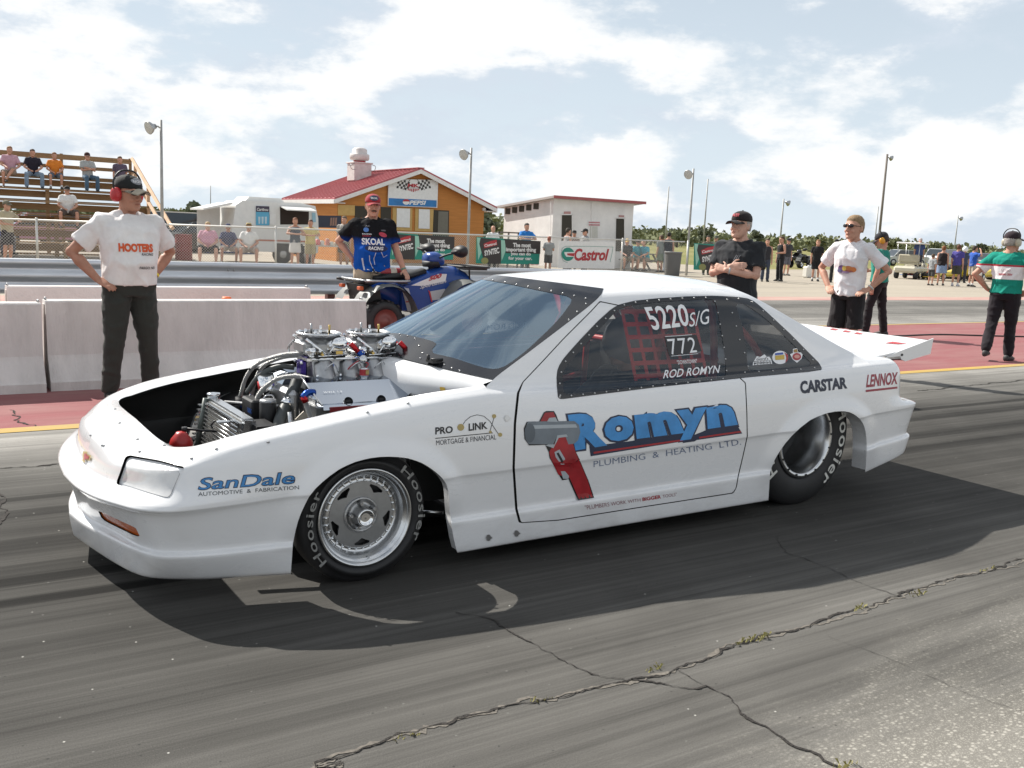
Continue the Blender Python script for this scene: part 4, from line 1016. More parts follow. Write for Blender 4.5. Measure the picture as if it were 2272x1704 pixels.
decal('windshield_lettering', cmat((.30, .34, .38), .4), R4([(1478, 592), (1018, 616), (1020, 570), (1478, 538)]), TX('ROD ROMYN', -.005), bv=WSBV, off=-.003)  # far window's lettering, seen mirrored through the glass, painted onto the windshield
# hood-latch bracket at the windshield corner
h = shoot(*R4([(660, 905)])[0], WSBV, .01)
if h:
    b = MB(); b.box(h, (.05, .07, .012)); b.cyl(h + Vector((-.03, -.03, .01)), h + Vector((.03, -.03, .01)), .008); b.cyl(h + Vector((-.02, .02, .0)), h + Vector((-.02, .02, .03)), .008)
    b.build('hood_latch', M_BLACK, car, world=True)
# ------------------------------------------------------------------ race car: engine bay
M_BRAID = mat('braided_steel', (0.50, 0.50, 0.49), rough=0.38, metal=0.9, bump=0.8, bscale=350)
M_HOSE = mat('grey_rubber_hose', (0.055, 0.062, 0.062), rough=0.5)
M_RAD = mat('radiator_fins', (0.28, 0.27, 0.25), rough=0.5, metal=0.6, var=0.3, vscale=80)
M_TIN = mat('tan_aluminium_sheet', (0.50, 0.46, 0.40), rough=0.4, metal=0.4)
M_PURP = mat('purple_anodised', (0.05, 0.03, 0.22), rough=0.25, metal=0.6)
M_BRASS = mat('brass', (0.55, 0.40, 0.14), rough=0.3, metal=1.0)
K_BLUES = cmat((.02, .10, .42), .35)
V3 = lambda x, v, z: Vector(CW(x, v, z))
def cb(b, x0, x1, v0, v1, z0_, z1_): b.bbox(CW(x0, v0, z0_), CW(x1, v1, z1_)); return b
def part(name, m, b, parent=None): return b.build(name, m, parent or car, world=True)
def hose(name, m, pts, r, parent=None, n=10): return part(name, m, MB().tube(spline([CW(*p) for p in pts], 8), r, n), parent)
# block, heads and the bay
eng = part('engine_block', M_ALUD, cb(cb(cb(MB(), -.10, .52, -.19, .19, .30, .60), -.06, .50, -.30, -.10, .55, .70), -.06, .50, .10, .30, .55, .70))
part('exhaust_header', M_ALUD, MB().tube(spline([CW(.0, .28, .62), CW(.0, .40, .56), CW(.1, .45, .42), CW(.3, .44, .25)], 6), .026, 10).tube(spline([CW(.14, .28, .62), CW(.14, .41, .56), CW(.2, .46, .42), CW(.35, .46, .25)], 6), .026, 10).tube(spline([CW(.28, .28, .62), CW(.28, .42, .56), CW(.32, .47, .42), CW(.4, .47, .25)], 6), .026, 10))
part('engine_bay_floor', M_BAY, cb(MB(), -.30, .60, -.45, .45, .12, .14))
part('firewall', cmat((.70, .68, .66), .35), MB().grid([[CW(.60 - .1 * (1 - abs(v) / .6) * 0, v, z) for v in np.linspace(-.66, .66, 12)] for z in np.linspace(.15, .80, 6)]))
# cowl panel below the windshield, dished round the engine
cow = []
for q in np.linspace(-1, 1, 25):
    wb = WS[0][NW + int(round(q * NW))]; a = abs(q)
    f = V3(wb[0] - .10 + .05 * a, wb[1] * 1.0, wb[2] - .085 - .02 * (1 - a)); m_ = V3(wb[0] - .05, wb[1], wb[2] - .018); t_ = V3(wb[0] + .01, wb[1], wb[2] - .001); lo = V3(wb[0] - .06 + .05 * a, wb[1], wb[2] - .20)
    cow.append([t_, m_, f, lo])
part('cowl_panel', M_WHITE, MB().grid([[tuple(p) for p in r] for r in cow]))
pdecal('cowl_sticker', cmat((.5, .32, .03), .4), R4([(710, 1120), (755, 1125), (762, 1158), (715, 1152)]), off=.004, bv=BVHTree.FromPolygons([tuple(p) for r in cow for p in r], [(i * 4 + j, i * 4 + j + 1, i * 4 + 5 + j, i * 4 + 4 + j) for i in range(24) for j in range(3)]))
# chassis rails and struts seen in the bay
for sg in (1, -1):
    part('chassis_tube', M_BLACK, MB().tube([CW(.58, sg * .5, .62), CW(.0, sg * .46, .50), CW(-.6, sg * .40, .36)], .018, 8))
    part('inner_fender', M_BAY, MB().grid([[CW(x, sg * (.60 - .02 * k), z) for x in np.linspace(.30, .58, 5)] for k, z in enumerate(np.linspace(.25, .74, 5))]))
part('chassis_tube', M_ALUD, MB().tube([CW(-.30, -.30, .60), CW(-.16, .10, .64)], .010, 8))
# valve covers: folded sheet with scalloped lower flange
VP = [(.395, .668), (.388, .690), (.375, .694), (.245, .772), (.165, .785), (.13, .765), (.16, .70)]
for sg in (1, -1):
    xf, xr = -.055, .485
    def vx(v, e): return (xf - .02 * (1 if v < .3 else 0)) if e == 0 else (xr + .04 * (.39 - v) / .25 * .4)
    vc = part('valve_cover', mat('polished_valve_cover', (.42, .46, .52), rough=.10, metal=1.0), MB().prism(VP, lambda p: CW(xf if p[0] > .3 else xf - .03 + .05 * max(0, .2 - p[0]) / .07, sg * p[0], p[1]), lambda p: CW(xr + (.02 if p[0] > .3 else .045), sg * p[0], p[1])))
    part('valve_cover_rail', M_ALU, MB().tube([CW(xf - .004, sg * .385, .69), CW(xf - .034, sg * .245, .776), CW(xf - .02, sg * .165, .79)], .005, 6), vc)
    for k, x in enumerate((.07, .235, .395)):
        part('flange_scallop', M_BLACK, MB().lathe([(.0005, .0), (.021, .0), (.021, .016)], (0, -sg * .82, .57), CW(x, sg * .372, .694), 16), vc)
    for k in range(5):
        part('flange_bolt', M_CHROME, MB().sphere(CW(.0 + k * .115, sg * .175, .792), .007, 8, 6), vc)
    part('valve_cover_gasket', cmat((.25, .03, .035), .4), MB().bbox(CW(xf + .03, sg * .389, .655), CW(xr - .01, sg * .399, .681)), vc)
    part('cylinder_head', M_ALUD, cb(MB(), -.08, .50, sg * .20, sg * .37, .57, .676), vc)
    if sg == 1:
        q = plane_place(CW(.06, .333, .7215), (1, 0, 0), (0, .82, .50))
        flat_decal('cover_engraving', K_WHT, vc, text_mesh('WWA 1.9', .012, 0, 0, 1.2, width=.09), lambda u, v: Vector((X0 + .02 + u, YC - .315, .7352)) + Vector((0, .855, .513)) * v + Vector((0, -.513, .855)) * .002, world=True)
# tunnel-ram intake
IP = [(-.20, .70), (-.115, .79), (-.10, .855), (.10, .855), (.115, .79), (.20, .70)]
itk = part('intake_manifold', M_ALUD, MB().prism(IP, lambda p: CW(.0, p[0], p[1]), lambda p: CW(.50, p[0], p[1])))
part('intake_plate', M_ALU, cb(MB(), -.03, .52, -.115, .115, .853, .866), itk)
for k in range(4):
    x = .055 + k * .128
    part('intake_runner', M_ALUD, MB().tube(spline([CW(x, .09, .83), CW(x, .135, .775), CW(x, .21, .70)], 5), [.05] * 11, 12), itk)
    part('injector_nozzle', M_BLACK, MB().cyl(CW(x - .02, .125, .79), CW(x - .02, .155, .80), .012, .009, 10), itk)
    part('spray_bar_line', M_ALU, MB().tube(spline([CW(x - .02, .15, .80), CW(x - .005, .17, .83), CW(x + .03, .165, .845), CW(x + .06, .15, .80)], 5), .0028, 6), itk)
flat_decal('intake_lettering', K_BLUES, itk, text_mesh('HOGANS', .020, .03, .2, width=.085), lambda u, v: Vector((X0 + .065 + u, YC - .116, .832 + v)), world=True)
part('fuel_log', M_CHROME, MB().cyl(CW(-.01, .122, .862), CW(.46, .122, .862), .0065, .0065, 10), itk)
# thermostat / water outlet in purple
wo = part('water_outlet', M_PURP, MB().rbox(CW(-.025, .03, .808), (.03, .075, .085), .008).box(CW(-.012, .03, .86), (.02, .11, .02)))
for dv, dz in ((-.045, .03), (.045, .03), (-.03, -.05), (.03, -.05)): part('outlet_bolt', M_CHROME, MB().sphere(CW(-.043, .03 + dv, .81 + dz), .008, 8, 6), wo)
part('front_cover', M_ALUD, MB().rbox(CW(-.10, .0, .55), (.05, .30, .34), .02))
part('crank_pulley', M_BLACK, MB().lathe([(.001, 0), (.07, 0), (.08, .02), (.07, .04), (.001, .04)], (-1, 0, 0), CW(-.13, 0, .42), 24))
part('magneto', M_CHROME, MB().cyl(CW(-.12, -.10, .62), CW(-.16, -.10, .76), .045, .04, 16))
part('ignition_cap', cmat((.5, .02, .02), .4), MB().cyl(CW(-.16, -.12, .68), CW(-.175, -.12, .73), .028, .02, 12))
# carburettors
def carb(x):
    c = part('carburettor', M_ALUD, MB().lathe([(.085, .866), (.088, .875), (.082, .885), (.080, .90), (.080, .945), (.090, .957), (.104, .962), (.108, .968), (.108, .974), (.100, .977), (.094, .972), (.088, .970), (.04, .969), (.001, .970)], (0, 0, 1), (X0 + x, YC, 0), 40))
    part('air_horn_ring', M_ALU, MB().lathe([(.1085, .968), (.112, .972), (.110, .979), (.102, .981), (.098, .976)], (0, 0, 1), (X0 + x, YC, 0), 40), c)
    for dx, dv in ((-.045, .03), (.045, .03), (-.045, -.03), (.045, -.03)):
        part('throttle_bore', M_BLACK, MB().lathe([(.001, .9715), (.024, .9715), (.025, .974), (.028, .974)], (0, 0, 1), (X0 + x + dx, YC - dv, 0), 18), c)
    for k, (dx, dv, h, m) in enumerate(((-.07, .01, .022, M_CHROME), (-.03, -.02, .045, M_ALUD), (.0, .03, .018, M_CHROME), (.05, .015, .04, M_BRASS), (-.085, -.03, .014, M_CHROME), (.03, -.05, .03, M_CHROME), (-.035, .05, .016, M_CHROME))):
        part('air_horn_stud', m, MB().cyl(CW(x + dx, dv, .97), CW(x + dx, dv, .975 + h), .007 if h < .03 else .0055, .006, 8), c)
    for sg in (1, -1):
        part('float_bowl', M_CHROME, MB().rbox(CW(x + .055, sg * .10, .918), (.105, .055, .062), .018).sphere(CW(x + .062, sg * .118, .935), (.045, .026, .03), 14, 8), c)
        part('metering_block', M_ALUD, MB().rbox(CW(x - .005, sg * .085, .905), (.12, .03, .055), .006), c)
        part('bowl_sight_plate', M_BRASS if x < .2 else M_BLACK, MB().box(CW(x + .055, sg * .131, .893), (.034, .004, .016)), c)
        for dx in (-.04, .01, .10): part('bowl_screw', M_CHROME, MB().sphere(CW(x + dx, sg * .125, .90 + .025 * (dx > 0)), .008, 8, 6), c)
        part('vent_tube', M_CHROME, MB().tube([CW(x - .095, sg * .085, .957), CW(x - .01, sg * .125, .885)], .0075, 8), c)
        part('linkage_arm', M_BLACK, MB().box(CW(x - .02, sg * .11, .875), (.09, .02, .016)).cyl(CW(x - .06, sg * .11, .875), CW(x - .06, sg * .135, .875), .009).cyl(CW(x + .03, sg * .11, .87), CW(x + .03, sg * .138, .87), .007), c)
    part('main_body', M_ALUD, MB().rbox(CW(x - .01, 0, .91), (.185, .15, .06), .012), c); part('accelerator_pump', M_CHROME, MB().rbox(CW(x - .075, .10, .895), (.05, .05, .04), .012).sphere(CW(x - .075, .125, .90), .014, 10, 6), c)
    part('choke_tower', M_ALU, MB().rbox(CW(x + .095, .04, .945), (.03, .10, .035), .006), c); part('idle_screw', M_BRASS, MB().cyl(CW(x - .03, .10, .885), CW(x - .03, .135, .885), .006), c); part('secondary_linkage', M_CHROME, MB().tube([CW(x - .09, .12, .875), CW(x + .10, .12, .880)], .004, 6).tube([CW(x + .0, .125, .88), CW(x + .03, .13, .925)], .004, 6), c)
    part('base_plate', M_BLACK, MB().rbox(CW(x + .01, 0, .873), (.19, .19, .016), .004), c)
    part('fuel_fitting', M_REDA, MB().tube([CW(x + .115, .125, .935), CW(x + .150, .140, .895)], .0135, 10), c)
    part('fuel_fitting', M_BLUA, MB().tube([CW(x + .150, .140, .895), CW(x + .172, .148, .872)], .015, 6), c)
    return c
carb(.070); carb(.332)
gz = part('fuel_pressure_gauge', M_ALU, MB().lathe([(.001, .012), (.018, .012), (.02, .0), (.018, -.012)], (-.2, -.9, .35), CW(.235, .165, .862), 18))
fr = part('fuel_regulator', M_ALU, MB().lathe([(.001, .745), (.02, .745), (.024, .755), (.024, .765), (.018, .77), (.018, .785), (.022, .787), (.022, .822), (.016, .826), (.001, .828)], (0, 0, 1), (X0 + .225, YC - .20, 0), 20))
part('regulator_label', K_RED, MB().lathe([(.0226, .79), (.0226, .82)], (0, 0, 1), (X0 + .225, YC - .20, 0), 20), fr); part('regulator_mark', K_GOLD, MB().box(CW(.232, .2235, .806), (.016, .002, .02)), fr)
part('red_wire', K_RED, MB().tube(spline([CW(.215, .16, .855), CW(.17, .165, .83), CW(.155, .15, .80), CW(.15, .155, .78)], 6), .003, 6)); part('red_wire', K_RED, MB().tube(spline([CW(.22, .165, .852), CW(.26, .17, .84), CW(.24, .18, .82)], 6), .003, 6))
part('throttle_bracket', cmat((.62, .58, .57), .4), MB().prism([(.44, .87), (.49, .87), (.53, .755), (.46, .755)], lambda p: CW(p[0], .115, p[1]), lambda p: CW(p[0], .119, p[1])))
part('bracket_knob', M_CHROME, MB().cyl(CW(.455, .12, .835), CW(.455, .15, .835), .013)); part('ignition_lead', cmat((.55, .03, .03), .4), MB().tube(spline([CW(.43, .17, .785), CW(.46, .18, .79), CW(.50, .17, .785), CW(.55, .14, .78)], 6), .007, 8))
# hoses
hose('water_hose', M_HOSE, [(-.05, .05, .775), (-.085, .09, .72), (-.125, .12, .665), (-.165, .16, .62), (-.20, .21, .58), (-.21, .24, .52)], .027, n=14)
part('hose_clamp', M_CHROME, MB().tube([CW(-.122, .118, .670), CW(-.140, .134, .648)], .030, 16))
hose('fuel_line', M_BRAID, [(.20, .185, .765), (.12, .175, .755), (.02, .15, .762), (-.08, .10, .782), (-.16, .05, .762), (-.215, .0, .70), (-.235, -.04, .62)], .0115)
hose('fuel_line', M_BRAID, [(-.01, .03, .88), (-.10, -.05, .865), (-.17, -.18, .81), (-.205, -.26, .73), (-.215, -.33, .62)], .0105); hose('fuel_line', M_BRAID, [(.0, -.02, .865), (-.08, -.10, .845), (-.14, -.20, .79), (-.155, -.28, .70), (-.16, -.34, .60)], .0105)
hose('vacuum_hose', M_HOSE, [(-.03, -.06, .80), (-.10, -.10, .80), (-.17, -.16, .75), (-.22, -.2, .66)], .013)
part('line_clamp', M_BLACK, MB().rbox(CW(-.175, -.225, .775), (.06, .02, .012), .003)); hose('linkage_cable', M_ALU, [(-.045, -.02, .94), (-.06, -.06, .90), (-.055, -.05, .865)], .006)
part('line_fitting', M_REDA, MB().cyl(CW(.175, .183, .766), CW(.205, .187, .766), .014)); part('line_fitting', M_BLUA, MB().cyl(CW(.205, .187, .766), CW(.225, .19, .766), .0145, n=6))
part('breather_fitting', M_BLUA, MB().tube(spline([CW(-.065, .30, .735), CW(-.10, .31, .737), CW(-.125, .315, .715)], 5), .017, 10)); part('breather_fitting', M_REDA, MB().cyl(CW(-.12, .314, .722), CW(-.112, .322, .695), .0175, .014, 10))
hose('breather_line', M_BRAID, [(-.115, .32, .70), (-.10, .335, .65), (-.085, .35, .58)], .0115)
part('alternator_plate', M_TIN, MB().prism([(-.15, .60), (-.10, .645), (-.05, .60), (-.05, .50), (-.14, .50)], lambda p: CW(p[0], .26, p[1]), lambda p: CW(p[0], .265, p[1])))
part('front_tube', M_ALU, MB().tube([CW(-.16, .24, .64), CW(-.155, .27, .50)], .011, 8)); hose('head_pipe', M_ALUD, [(-.06, .33, .66), (-.03, .37, .60), (.03, .41, .575)], .018)
# radiator, cans, bottles
rd = part('radiator', M_RAD, MB().box(CW(-.375, -.04, .50), (.035, .56, .23), Matrix.Rotation(.14, 3, 'Y')))
part('top_rail', M_ALU, cb(MB(), -.378, -.335, -.34, .26, .612, .626), rd); part('front_rail', M_ALU, cb(MB(), -.395, -.380, -.36, .26, .592, .606), rd)
part('side_post', cmat((.10, .12, .11), .35), MB().tube([CW(-.385, -.335, .62), CW(-.435, -.335, .36)], .014, 10), rd); part('side_tank', M_ALU, MB().box(CW(-.37, .26, .50), (.05, .04, .24), Matrix.Rotation(.14, 3, 'Y')), rd)
for k in range(12):
    z = .60 - k * .019; part('cooling_tube', M_ALU, MB().tube([CW(-.392 - (.6 - z) * .14, -.30, z), CW(-.392 - (.6 - z) * .14, .23, z)], .004, 6), rd)
for k in range(9):
    z = .585 - k * .024; part('tank_tab', M_ALU, MB().box(CW(-.40 - (.6 - z) * .19, -.352, z), (.03, .03, .006)), rd)
part('mount_tab', M_ALU, MB().rbox(CW(-.425, .11, .588), (.06, .03, .010), .004), rd); part('filler_cap', M_CHROME, MB().lathe([(.001, .652), (.03, .65), (.034, .642), (.03, .634), (.024, .63), (.024, .615)], (0, 0, 1), (X0 - .352, YC + .315, 0), 24), rd)
part('fan_shroud', M_BLACK, cb(MB(), -.34, -.25, .16, .33, .44, .60), rd)
hose('shroud_hook', M_BLACK, [(-.41, -.08, .555), (-.425, -.09, .535), (-.42, -.08, .52)], .005, rd)
M_MESH = mat('fan_guard_mesh', (.03, .03, .03), rough=.5); b = MB()
for k in range(14): b.tube([CW(-.425, -.20 + k * .026, .37), CW(-.408, -.20 + k * .026, .50)], .0016, 4)
for k in range(7): b.tube([CW(-.425 + k * .003, -.20, .37 + k * .021), CW(-.425 + k * .003, .14, .37 + k * .021)], .0016, 4)
tag(part('fan_guard', M_MESH, b, rd), kind='stuff')
cn = part('catch_can', M_BLACK, MB().lathe([(.001, .50), (.038, .50), (.039, .51), (.039, .665), (.036, .672)], (0, 0, 1), (X0 - .221, YC - .12, 0), 28)); part('can_lid', M_ALUD, MB().lathe([(.037, .668), (.039, .674), (.036, .682), (.02, .684), (.001, .683)], (0, 0, 1), (X0 - .221, YC - .12, 0), 28), cn)
hose('can_handle', M_ALU, [(-.245, .12, .682), (-.23, .12, .70), (-.20, .125, .70), (-.19, .12, .68)], .003, cn)
part('battery_box', M_BLACK, MB().rbox(CW(-.245, -.03, .60), (.06, .16, .13), .008)); flat_decal('battery_lettering', K_BLUES, car, text_mesh('FLUID-IC', .022, .02, .2, width=.10), lambda u, v: Vector((X0 - .277, YC - .02 - u * .6, .615 + v)) + Vector((u * .01, 0, 0)), world=True)
fc = part('oil_filter', M_BLACK, MB().cyl(CW(-.174, -.43, .50), CW(-.174, -.43, .60), .035, .035, 20)); part('filter_fitting', M_REDA, MB().cyl(CW(-.165, -.36, .565), CW(-.165, -.36, .60), .018)); part('filter_fitting', M_REDA, MB().rbox(CW(-.15, -.33, .575), (.05, .03, .025), .006)); part('filter_fitting', M_BLUA, MB().cyl(CW(-.185, -.38, .55), CW(-.185, -.38, .575), .014))
rb_ = part('red_bottle', mat('red_plastic', (.40, .022, .022), rough=.35), MB().lathe([(.001, .425), (.045, .425), (.052, .435), (.052, .485), (.045, .505), (.028, .525), (.022, .535), (.001, .537)], (0, 0, 1), (X0 - .592, YC - .02, 0), 24)); part('bottle_cap', M_BLACK, MB().cyl(CW(-.575, .01, .53), CW(-.575, .01, .555), .012), rb_); part('bottle_bracket', M_BLACK, MB().tube([CW(-.575, .01, .548), CW(-.50, .02, .535), CW(-.43, .02, .525)], .006, 8), rb_)
# underbody, steering arm, rear axle
part('floor_pan', M_BAY, cb(MB(), .55, 2.3, -.74, .74, .10, .12)); part('rear_axle', M_BLACK, MB().cyl(CW(2.735, -.6, .38), CW(2.735, .6, .38), .045)); part('front_crossmember', M_BLACK, MB().cyl(CW(0.02, -.62, .27), CW(.02, .62, .27), .025)); part('trunk_floor', M_BAY, cb(MB(), 2.3, 3.45, -.36, .36, .26, .28))
part('rear_bulkhead', M_BAY, MB().bbox(CW(2.35, -.70, .12), CW(2.37, .70, .80))); part('brake_caliper', M_BLACK, MB().rbox(CW(.12, .66, .33), (.08, .08, .14), .01)); part('tie_rod', M_ALU, MB().tube([CW(.30, .55, .20), CW(.42, .68, .21)], .009, 8))
# ------------------------------------------------------------------ interior
M_CAGE = mat('red_roll_cage', (.50, .03, .03), rough=.35)
def cage(*pts): part('roll_cage_tube', M_CAGE, MB().tube(spline([CW(*p) for p in pts], 6), .021, 10))
for sg in (1, -1):
    cage((.72, sg * .64, .25), (.80, sg * .64, .80), (1.38, sg * .53, 1.165), (1.9, sg * .52, 1.20), (2.15, sg * .52, 1.20))
    cage((2.15, sg * .52, 1.20), (2.15, sg * .58, .9), (2.15, sg * .62, .15)); cage((.75, sg * .64, .62), (1.4, sg * .65, .45), (2.15, sg * .63, .60)); cage((2.15, sg * .5, 1.18), (2.6, sg * .45, .9), (2.9, sg * .42, .5))
cage((2.15, -.52, 1.20), (2.15, 0, 1.22), (2.15, .52, 1.20)); cage((1.38, -.53, 1.165), (1.38, 0, 1.20), (1.38, .53, 1.165)); cage((2.15, -.6, .85), (2.15, 0, .86), (2.15, .6, .85)); cage((2.15, -.52, 1.2), (2.15, .1, .7), (2.15, .6, .2))
part('dashboard', M_BLACK, MB().rbox(CW(.80, 0, .74), (.28, 1.25, .14), .04)); part('rear_shelf', cmat((.35, .36, .37), .5), cb(MB(), 2.37, 3.1, -.60, .60, .78, .80))
part('steering_wheel', M_BLACK, (lambda b: b)(MB().tube([tuple(Vector(CW(1.13, .36, .80)) + Vector((.06 * math.sin(a), .17 * math.cos(a), .16 * math.sin(a)))) for a in np.linspace(0, 2 * PI, 25)], .013, 8).tube([CW(1.13, .36, .80), CW(.95, .36, .74)], .02, 8)))
st = part('driver_seat', M_BLACK, MB().rbox(CW(1.95, .36, .66), (.12, .46, .78), .05).rbox(CW(1.72, .36, .34), (.48, .46, .12), .04).rbox(CW(1.93, .36, 1.08), (.10, .30, .12), .03))
nt_b = MB(); nv = lambda z: .70 - (z - .79) * .42
for k in range(7):
    x = 1.50 + k * .082; nt_b.add([CW(x - .011, nv(.78), .78), CW(x + .011, nv(.78), .78), CW(x + .011, nv(1.13), 1.13), CW(x - .011, nv(1.13), 1.13)], [(0, 1, 2, 3)])
nb2 = MB()
for k in range(6):
    z = .79 + k * .064; nb2.add([CW(1.49, nv(z) + .003, z), CW(2.0, nv(z) + .003, z), CW(2.0, nv(z + .022) + .003, z + .022), CW(1.49, nv(z + .022) + .003, z + .022)], [(0, 1, 2, 3)])
M_NET = mat('red_webbing', (.50, .035, .035), rough=.8); tag(part('window_net', M_NET, nt_b), kind='stuff'); tag(part('window_net_band', M_NET, nb2), kind='stuff')
for sv in (.26, .46): part('harness_strap', M_NET, MB().tube([CW(1.97, sv, 1.05), CW(1.87, sv, 1.0), CW(1.80, sv, .6)], .022, 6))
# ------------------------------------------------------------------ track furniture
M_CONC = mat('barrier_concrete', (0.61, 0.58, 0.56), rough=0.9, var=0.15, vscale=3.2, bump=0.5, bscale=26, stretch=(1.6, 1, .45))
M_CONC2 = mat('pale_barrier_concrete', (0.63, 0.57, 0.545), rough=0.9, var=0.12, vscale=2.5, bump=0.35, bscale=30)
def jersey(x0, x1, y, label, m, h=.752):
    o = empty('concrete_barrier', ((x0 + x1) / 2, y + .3, 0), label=label, cat='barrier', group='concrete barriers on the median')
    L = (x1 - x0) / 2
    pr = [(-.30, .0), (-.30, .075), (-.285, .09), (-.17, .26), (-.155, .29), (-.10, h - .012), (-.088, h), (.088, h), (.10, h - .012), (.155, .29), (.285, .09), (.30, .075), (.30, 0)]
    MB().prism(pr, lambda p: (-L + .008, p[0], p[1]), lambda p: (L - .008, p[0], p[1])).build('barrier_body', m, o)
    for sx in (-1, 1):
        MB().box((sx * (L - .004), 0, .42), (.008, .10, .60)).build('end_key', M_CONC2, o)
        MB().tube([(sx * (L - .02), -.02, h), (sx * (L - .02), -.02, h + .018), (sx * (L - .02), .03, h + .018), (sx * (L - .02), .03, h)], .008, 6).build('lifting_loop', M_ALUD, o)
    return o
xj = gnd(107, 868)[0]; xe = aty(812, 661, 9.12)[0]
jersey(xj + .012, xe, 8.90, 'long pale concrete barrier behind the man in ear muffs, ending at the quad bike', M_CONC)
jersey(xj - 3.2, xj - .012, 8.85, 'concrete barrier at the left edge, butting against a longer one', M_CONC, .735)
xe2 = aty(690, 645, 10.75)[0]
jersey(xe2 - 3.15, xe2, 10.55, 'concrete barrier in the back row with its end free, seen above the front row', M_CONC2, .76); jersey(xe2 - 6.4, xe2 - 3.2, 10.55, 'concrete barrier in the back row at the left edge', M_CONC2, .76)
# orange cone between the barrier rows
o = empty('traffic_cone', tuple(aty(503, 661, 10.2) * np.array([1, 1, 0])), label='orange traffic cone whose tip shows between the two barrier rows', cat='cone')
MB().lathe([(.17, .03), (.14, .05), (.12, .2), (.085, .45), (.05, .68), (.045, .70), (.001, .70)], n=24).build('cone_body', cmat((.75, .14, .02), .5), o); MB().rbox((0, 0, .016), (.42, .42, .032), .01).build('cone_base', M_BLACK, o)
# guard rail
M_GALV = mat('galvanised_steel', (0.60, 0.62, 0.65), rough=0.42, metal=0.7, var=0.2, vscale=3, stretch=(.3, 1, 4))
M_RUST = mat('rusty_post', (0.14, 0.05, 0.04), rough=0.9, var=0.4)
gy = 17.3
gr_ = empty('guard_rail', (6, gy, 0), label='galvanised three-wave guard rail along the far lane', cat='guard rail')
wv = [(.755, .03), (.752, -.03), (.735, -.055), (.70, -.06), (.665, -.045), (.635, .0), (.60, .005), (.57, -.045), (.54, -.06), (.51, -.06), (.48, -.045), (.45, .0), (.415, .005), (.385, -.045), (.35, -.06), (.315, -.055), (.285, -.02), (.275, .03)]
wv = [(.19 + (z - .275) * .565 / .48, d) for z, d in wv]
for k in range(7):
    xa = -14 + k * 3.81 - 6; xb = xa + 3.95
    if xa + 6 > 12.5: break
    dy = -.006 * (k % 2)
    pts = [[(x, d + dy, z) for z, d in wv] for x in (xa, xb)]
    MB().grid(pts).build('rail_section', M_GALV, gr_)
    b = MB()
    for z in (.62, .43): b.sphere((xb - .15, -.012, z), .022, 8, 5).sphere((xb - .05, -.012, z), .022, 8, 5)
    tag(b.build('splice_bolts', M_ALUD, gr_), kind='stuff')
    MB().box((xb - .1, .10, .34), (.15, .14, .78)).build('post', M_RUST, gr_)
    MB().box((xb - 2.0, .10, .34), (.15, .14, .78)).build('post', M_RUST, gr_)
# chain-link fence along y = 31, top rail traced from the photograph
FY = 31.0
fx0, fx1 = dirx(-60, FY), 28.3
rz = lambda x: np.interp(x, [dirx(0, FY), 28.3], [1.247, 1.413])
fence = empty('chain_link_fence', (12, FY, 0), label='galvanised chain-link fence with round posts behind the guard rail', cat='fence')
M_WIRE = mat('fence_wire', (0.62, 0.61, 0.58), rough=0.45, metal=0.5)
MB().tube([(fx0 - 12, 0, rz(fx0)), (fx1 - 12, 0, rz(fx1))], .026, 8).build('top_rail', M_WIRE, fence)
for px in (80, 612, 870, 1222, 1382, 1527):
    x = dirx(px, FY); MB().tube([(x - 12, 0.0, 0), (x - 12, 0.0, rz(x) + .03)], .034, 8).sphere((x - 12, 0, rz(x) + .05), (.04, .04, .025), 8, 5).build('post', M_WIRE, fence)
b = MB(); st = .085
nw = int((fx1 - fx0) / st) + 20
for k in range(-18, nw):
    for sg in (1, -1):
        xa = fx0 + k * st; za, zb = .04, float(rz(xa))
        x2 = xa + (zb - za) * sg
        pa, pb = [xa, za], [x2, zb]
        if sg < 0: pa, pb = [xa + 1.2, za], [xa + 1.2 - (zb - za), zb]
        if min(pa[0], pb[0]) < fx0 or max(pa[0], pb[0]) > fx1: continue
        w = .0042
        b.add([(pa[0] - 12 - w, .004 * sg, pa[1]), (pa[0] - 12 + w, .004 * sg, pa[1]), (pb[0] - 12 + w, .004 * sg, pb[1]), (pb[0] - 12 - w, .004 * sg, pb[1])], [(0, 1, 2, 3)])
tag(b.build('chain_link_mesh', M_WIRE, fence), kind='stuff')
# banners hung on the fence
def onplane(Yp): return lambda u, v: Vector(aty(u, v, Yp))
def pxpoly(name, m, pts, Yp, parent): return flat_decal(name, m, parent, poly_shape(pts), onplane(Yp), world=True)
def pxtext(name, m, quad, s, Yp, parent, bold=0.0, shear=0.0):
    f = bil(quad); return flat_decal(name, m, parent, unit(text_mesh(s, 1.0, bold, shear)), lambda u, v: Vector(aty(*f(u, v), Yp)), world=True)
def slab(name, m, pts, Yp, th, label, cat, group=None):
    c = aty(*np.mean(np.array(pts), 0), Yp); o = empty(name, (c[0], Yp, 0), label=label, cat=cat, group=group)
    P = [aty(*p, Yp) for p in pts]; pl = [(p[0], p[2]) for p in P]
    MB().prism(pl, lambda p: (p[0], Yp, p[1]), lambda p: (p[0], Yp + th, p[1])).build('sheet', m, o, world=True); return o
K_GRN = cmat((.012, .24, .18), .5); K_DK = cmat((.035, .03, .03), .5); K_WH = cmat((.74, .74, .73), .5); K_CR = cmat((.42, .03, .04), .5); K_OLV = cmat((.25, .25, .09), .5); K_TEAL = cmat((.30, .55, .45), .5)
Z3 = lambda pts: zpx((750, 300), 4.148, pts); Z4 = lambda pts: zpx((1100, 350), 4.148, pts); Z2 = lambda pts: zpx((350, 300), 4.148, pts); Z0 = lambda pts: zpx((0, 300), 4.148, pts)
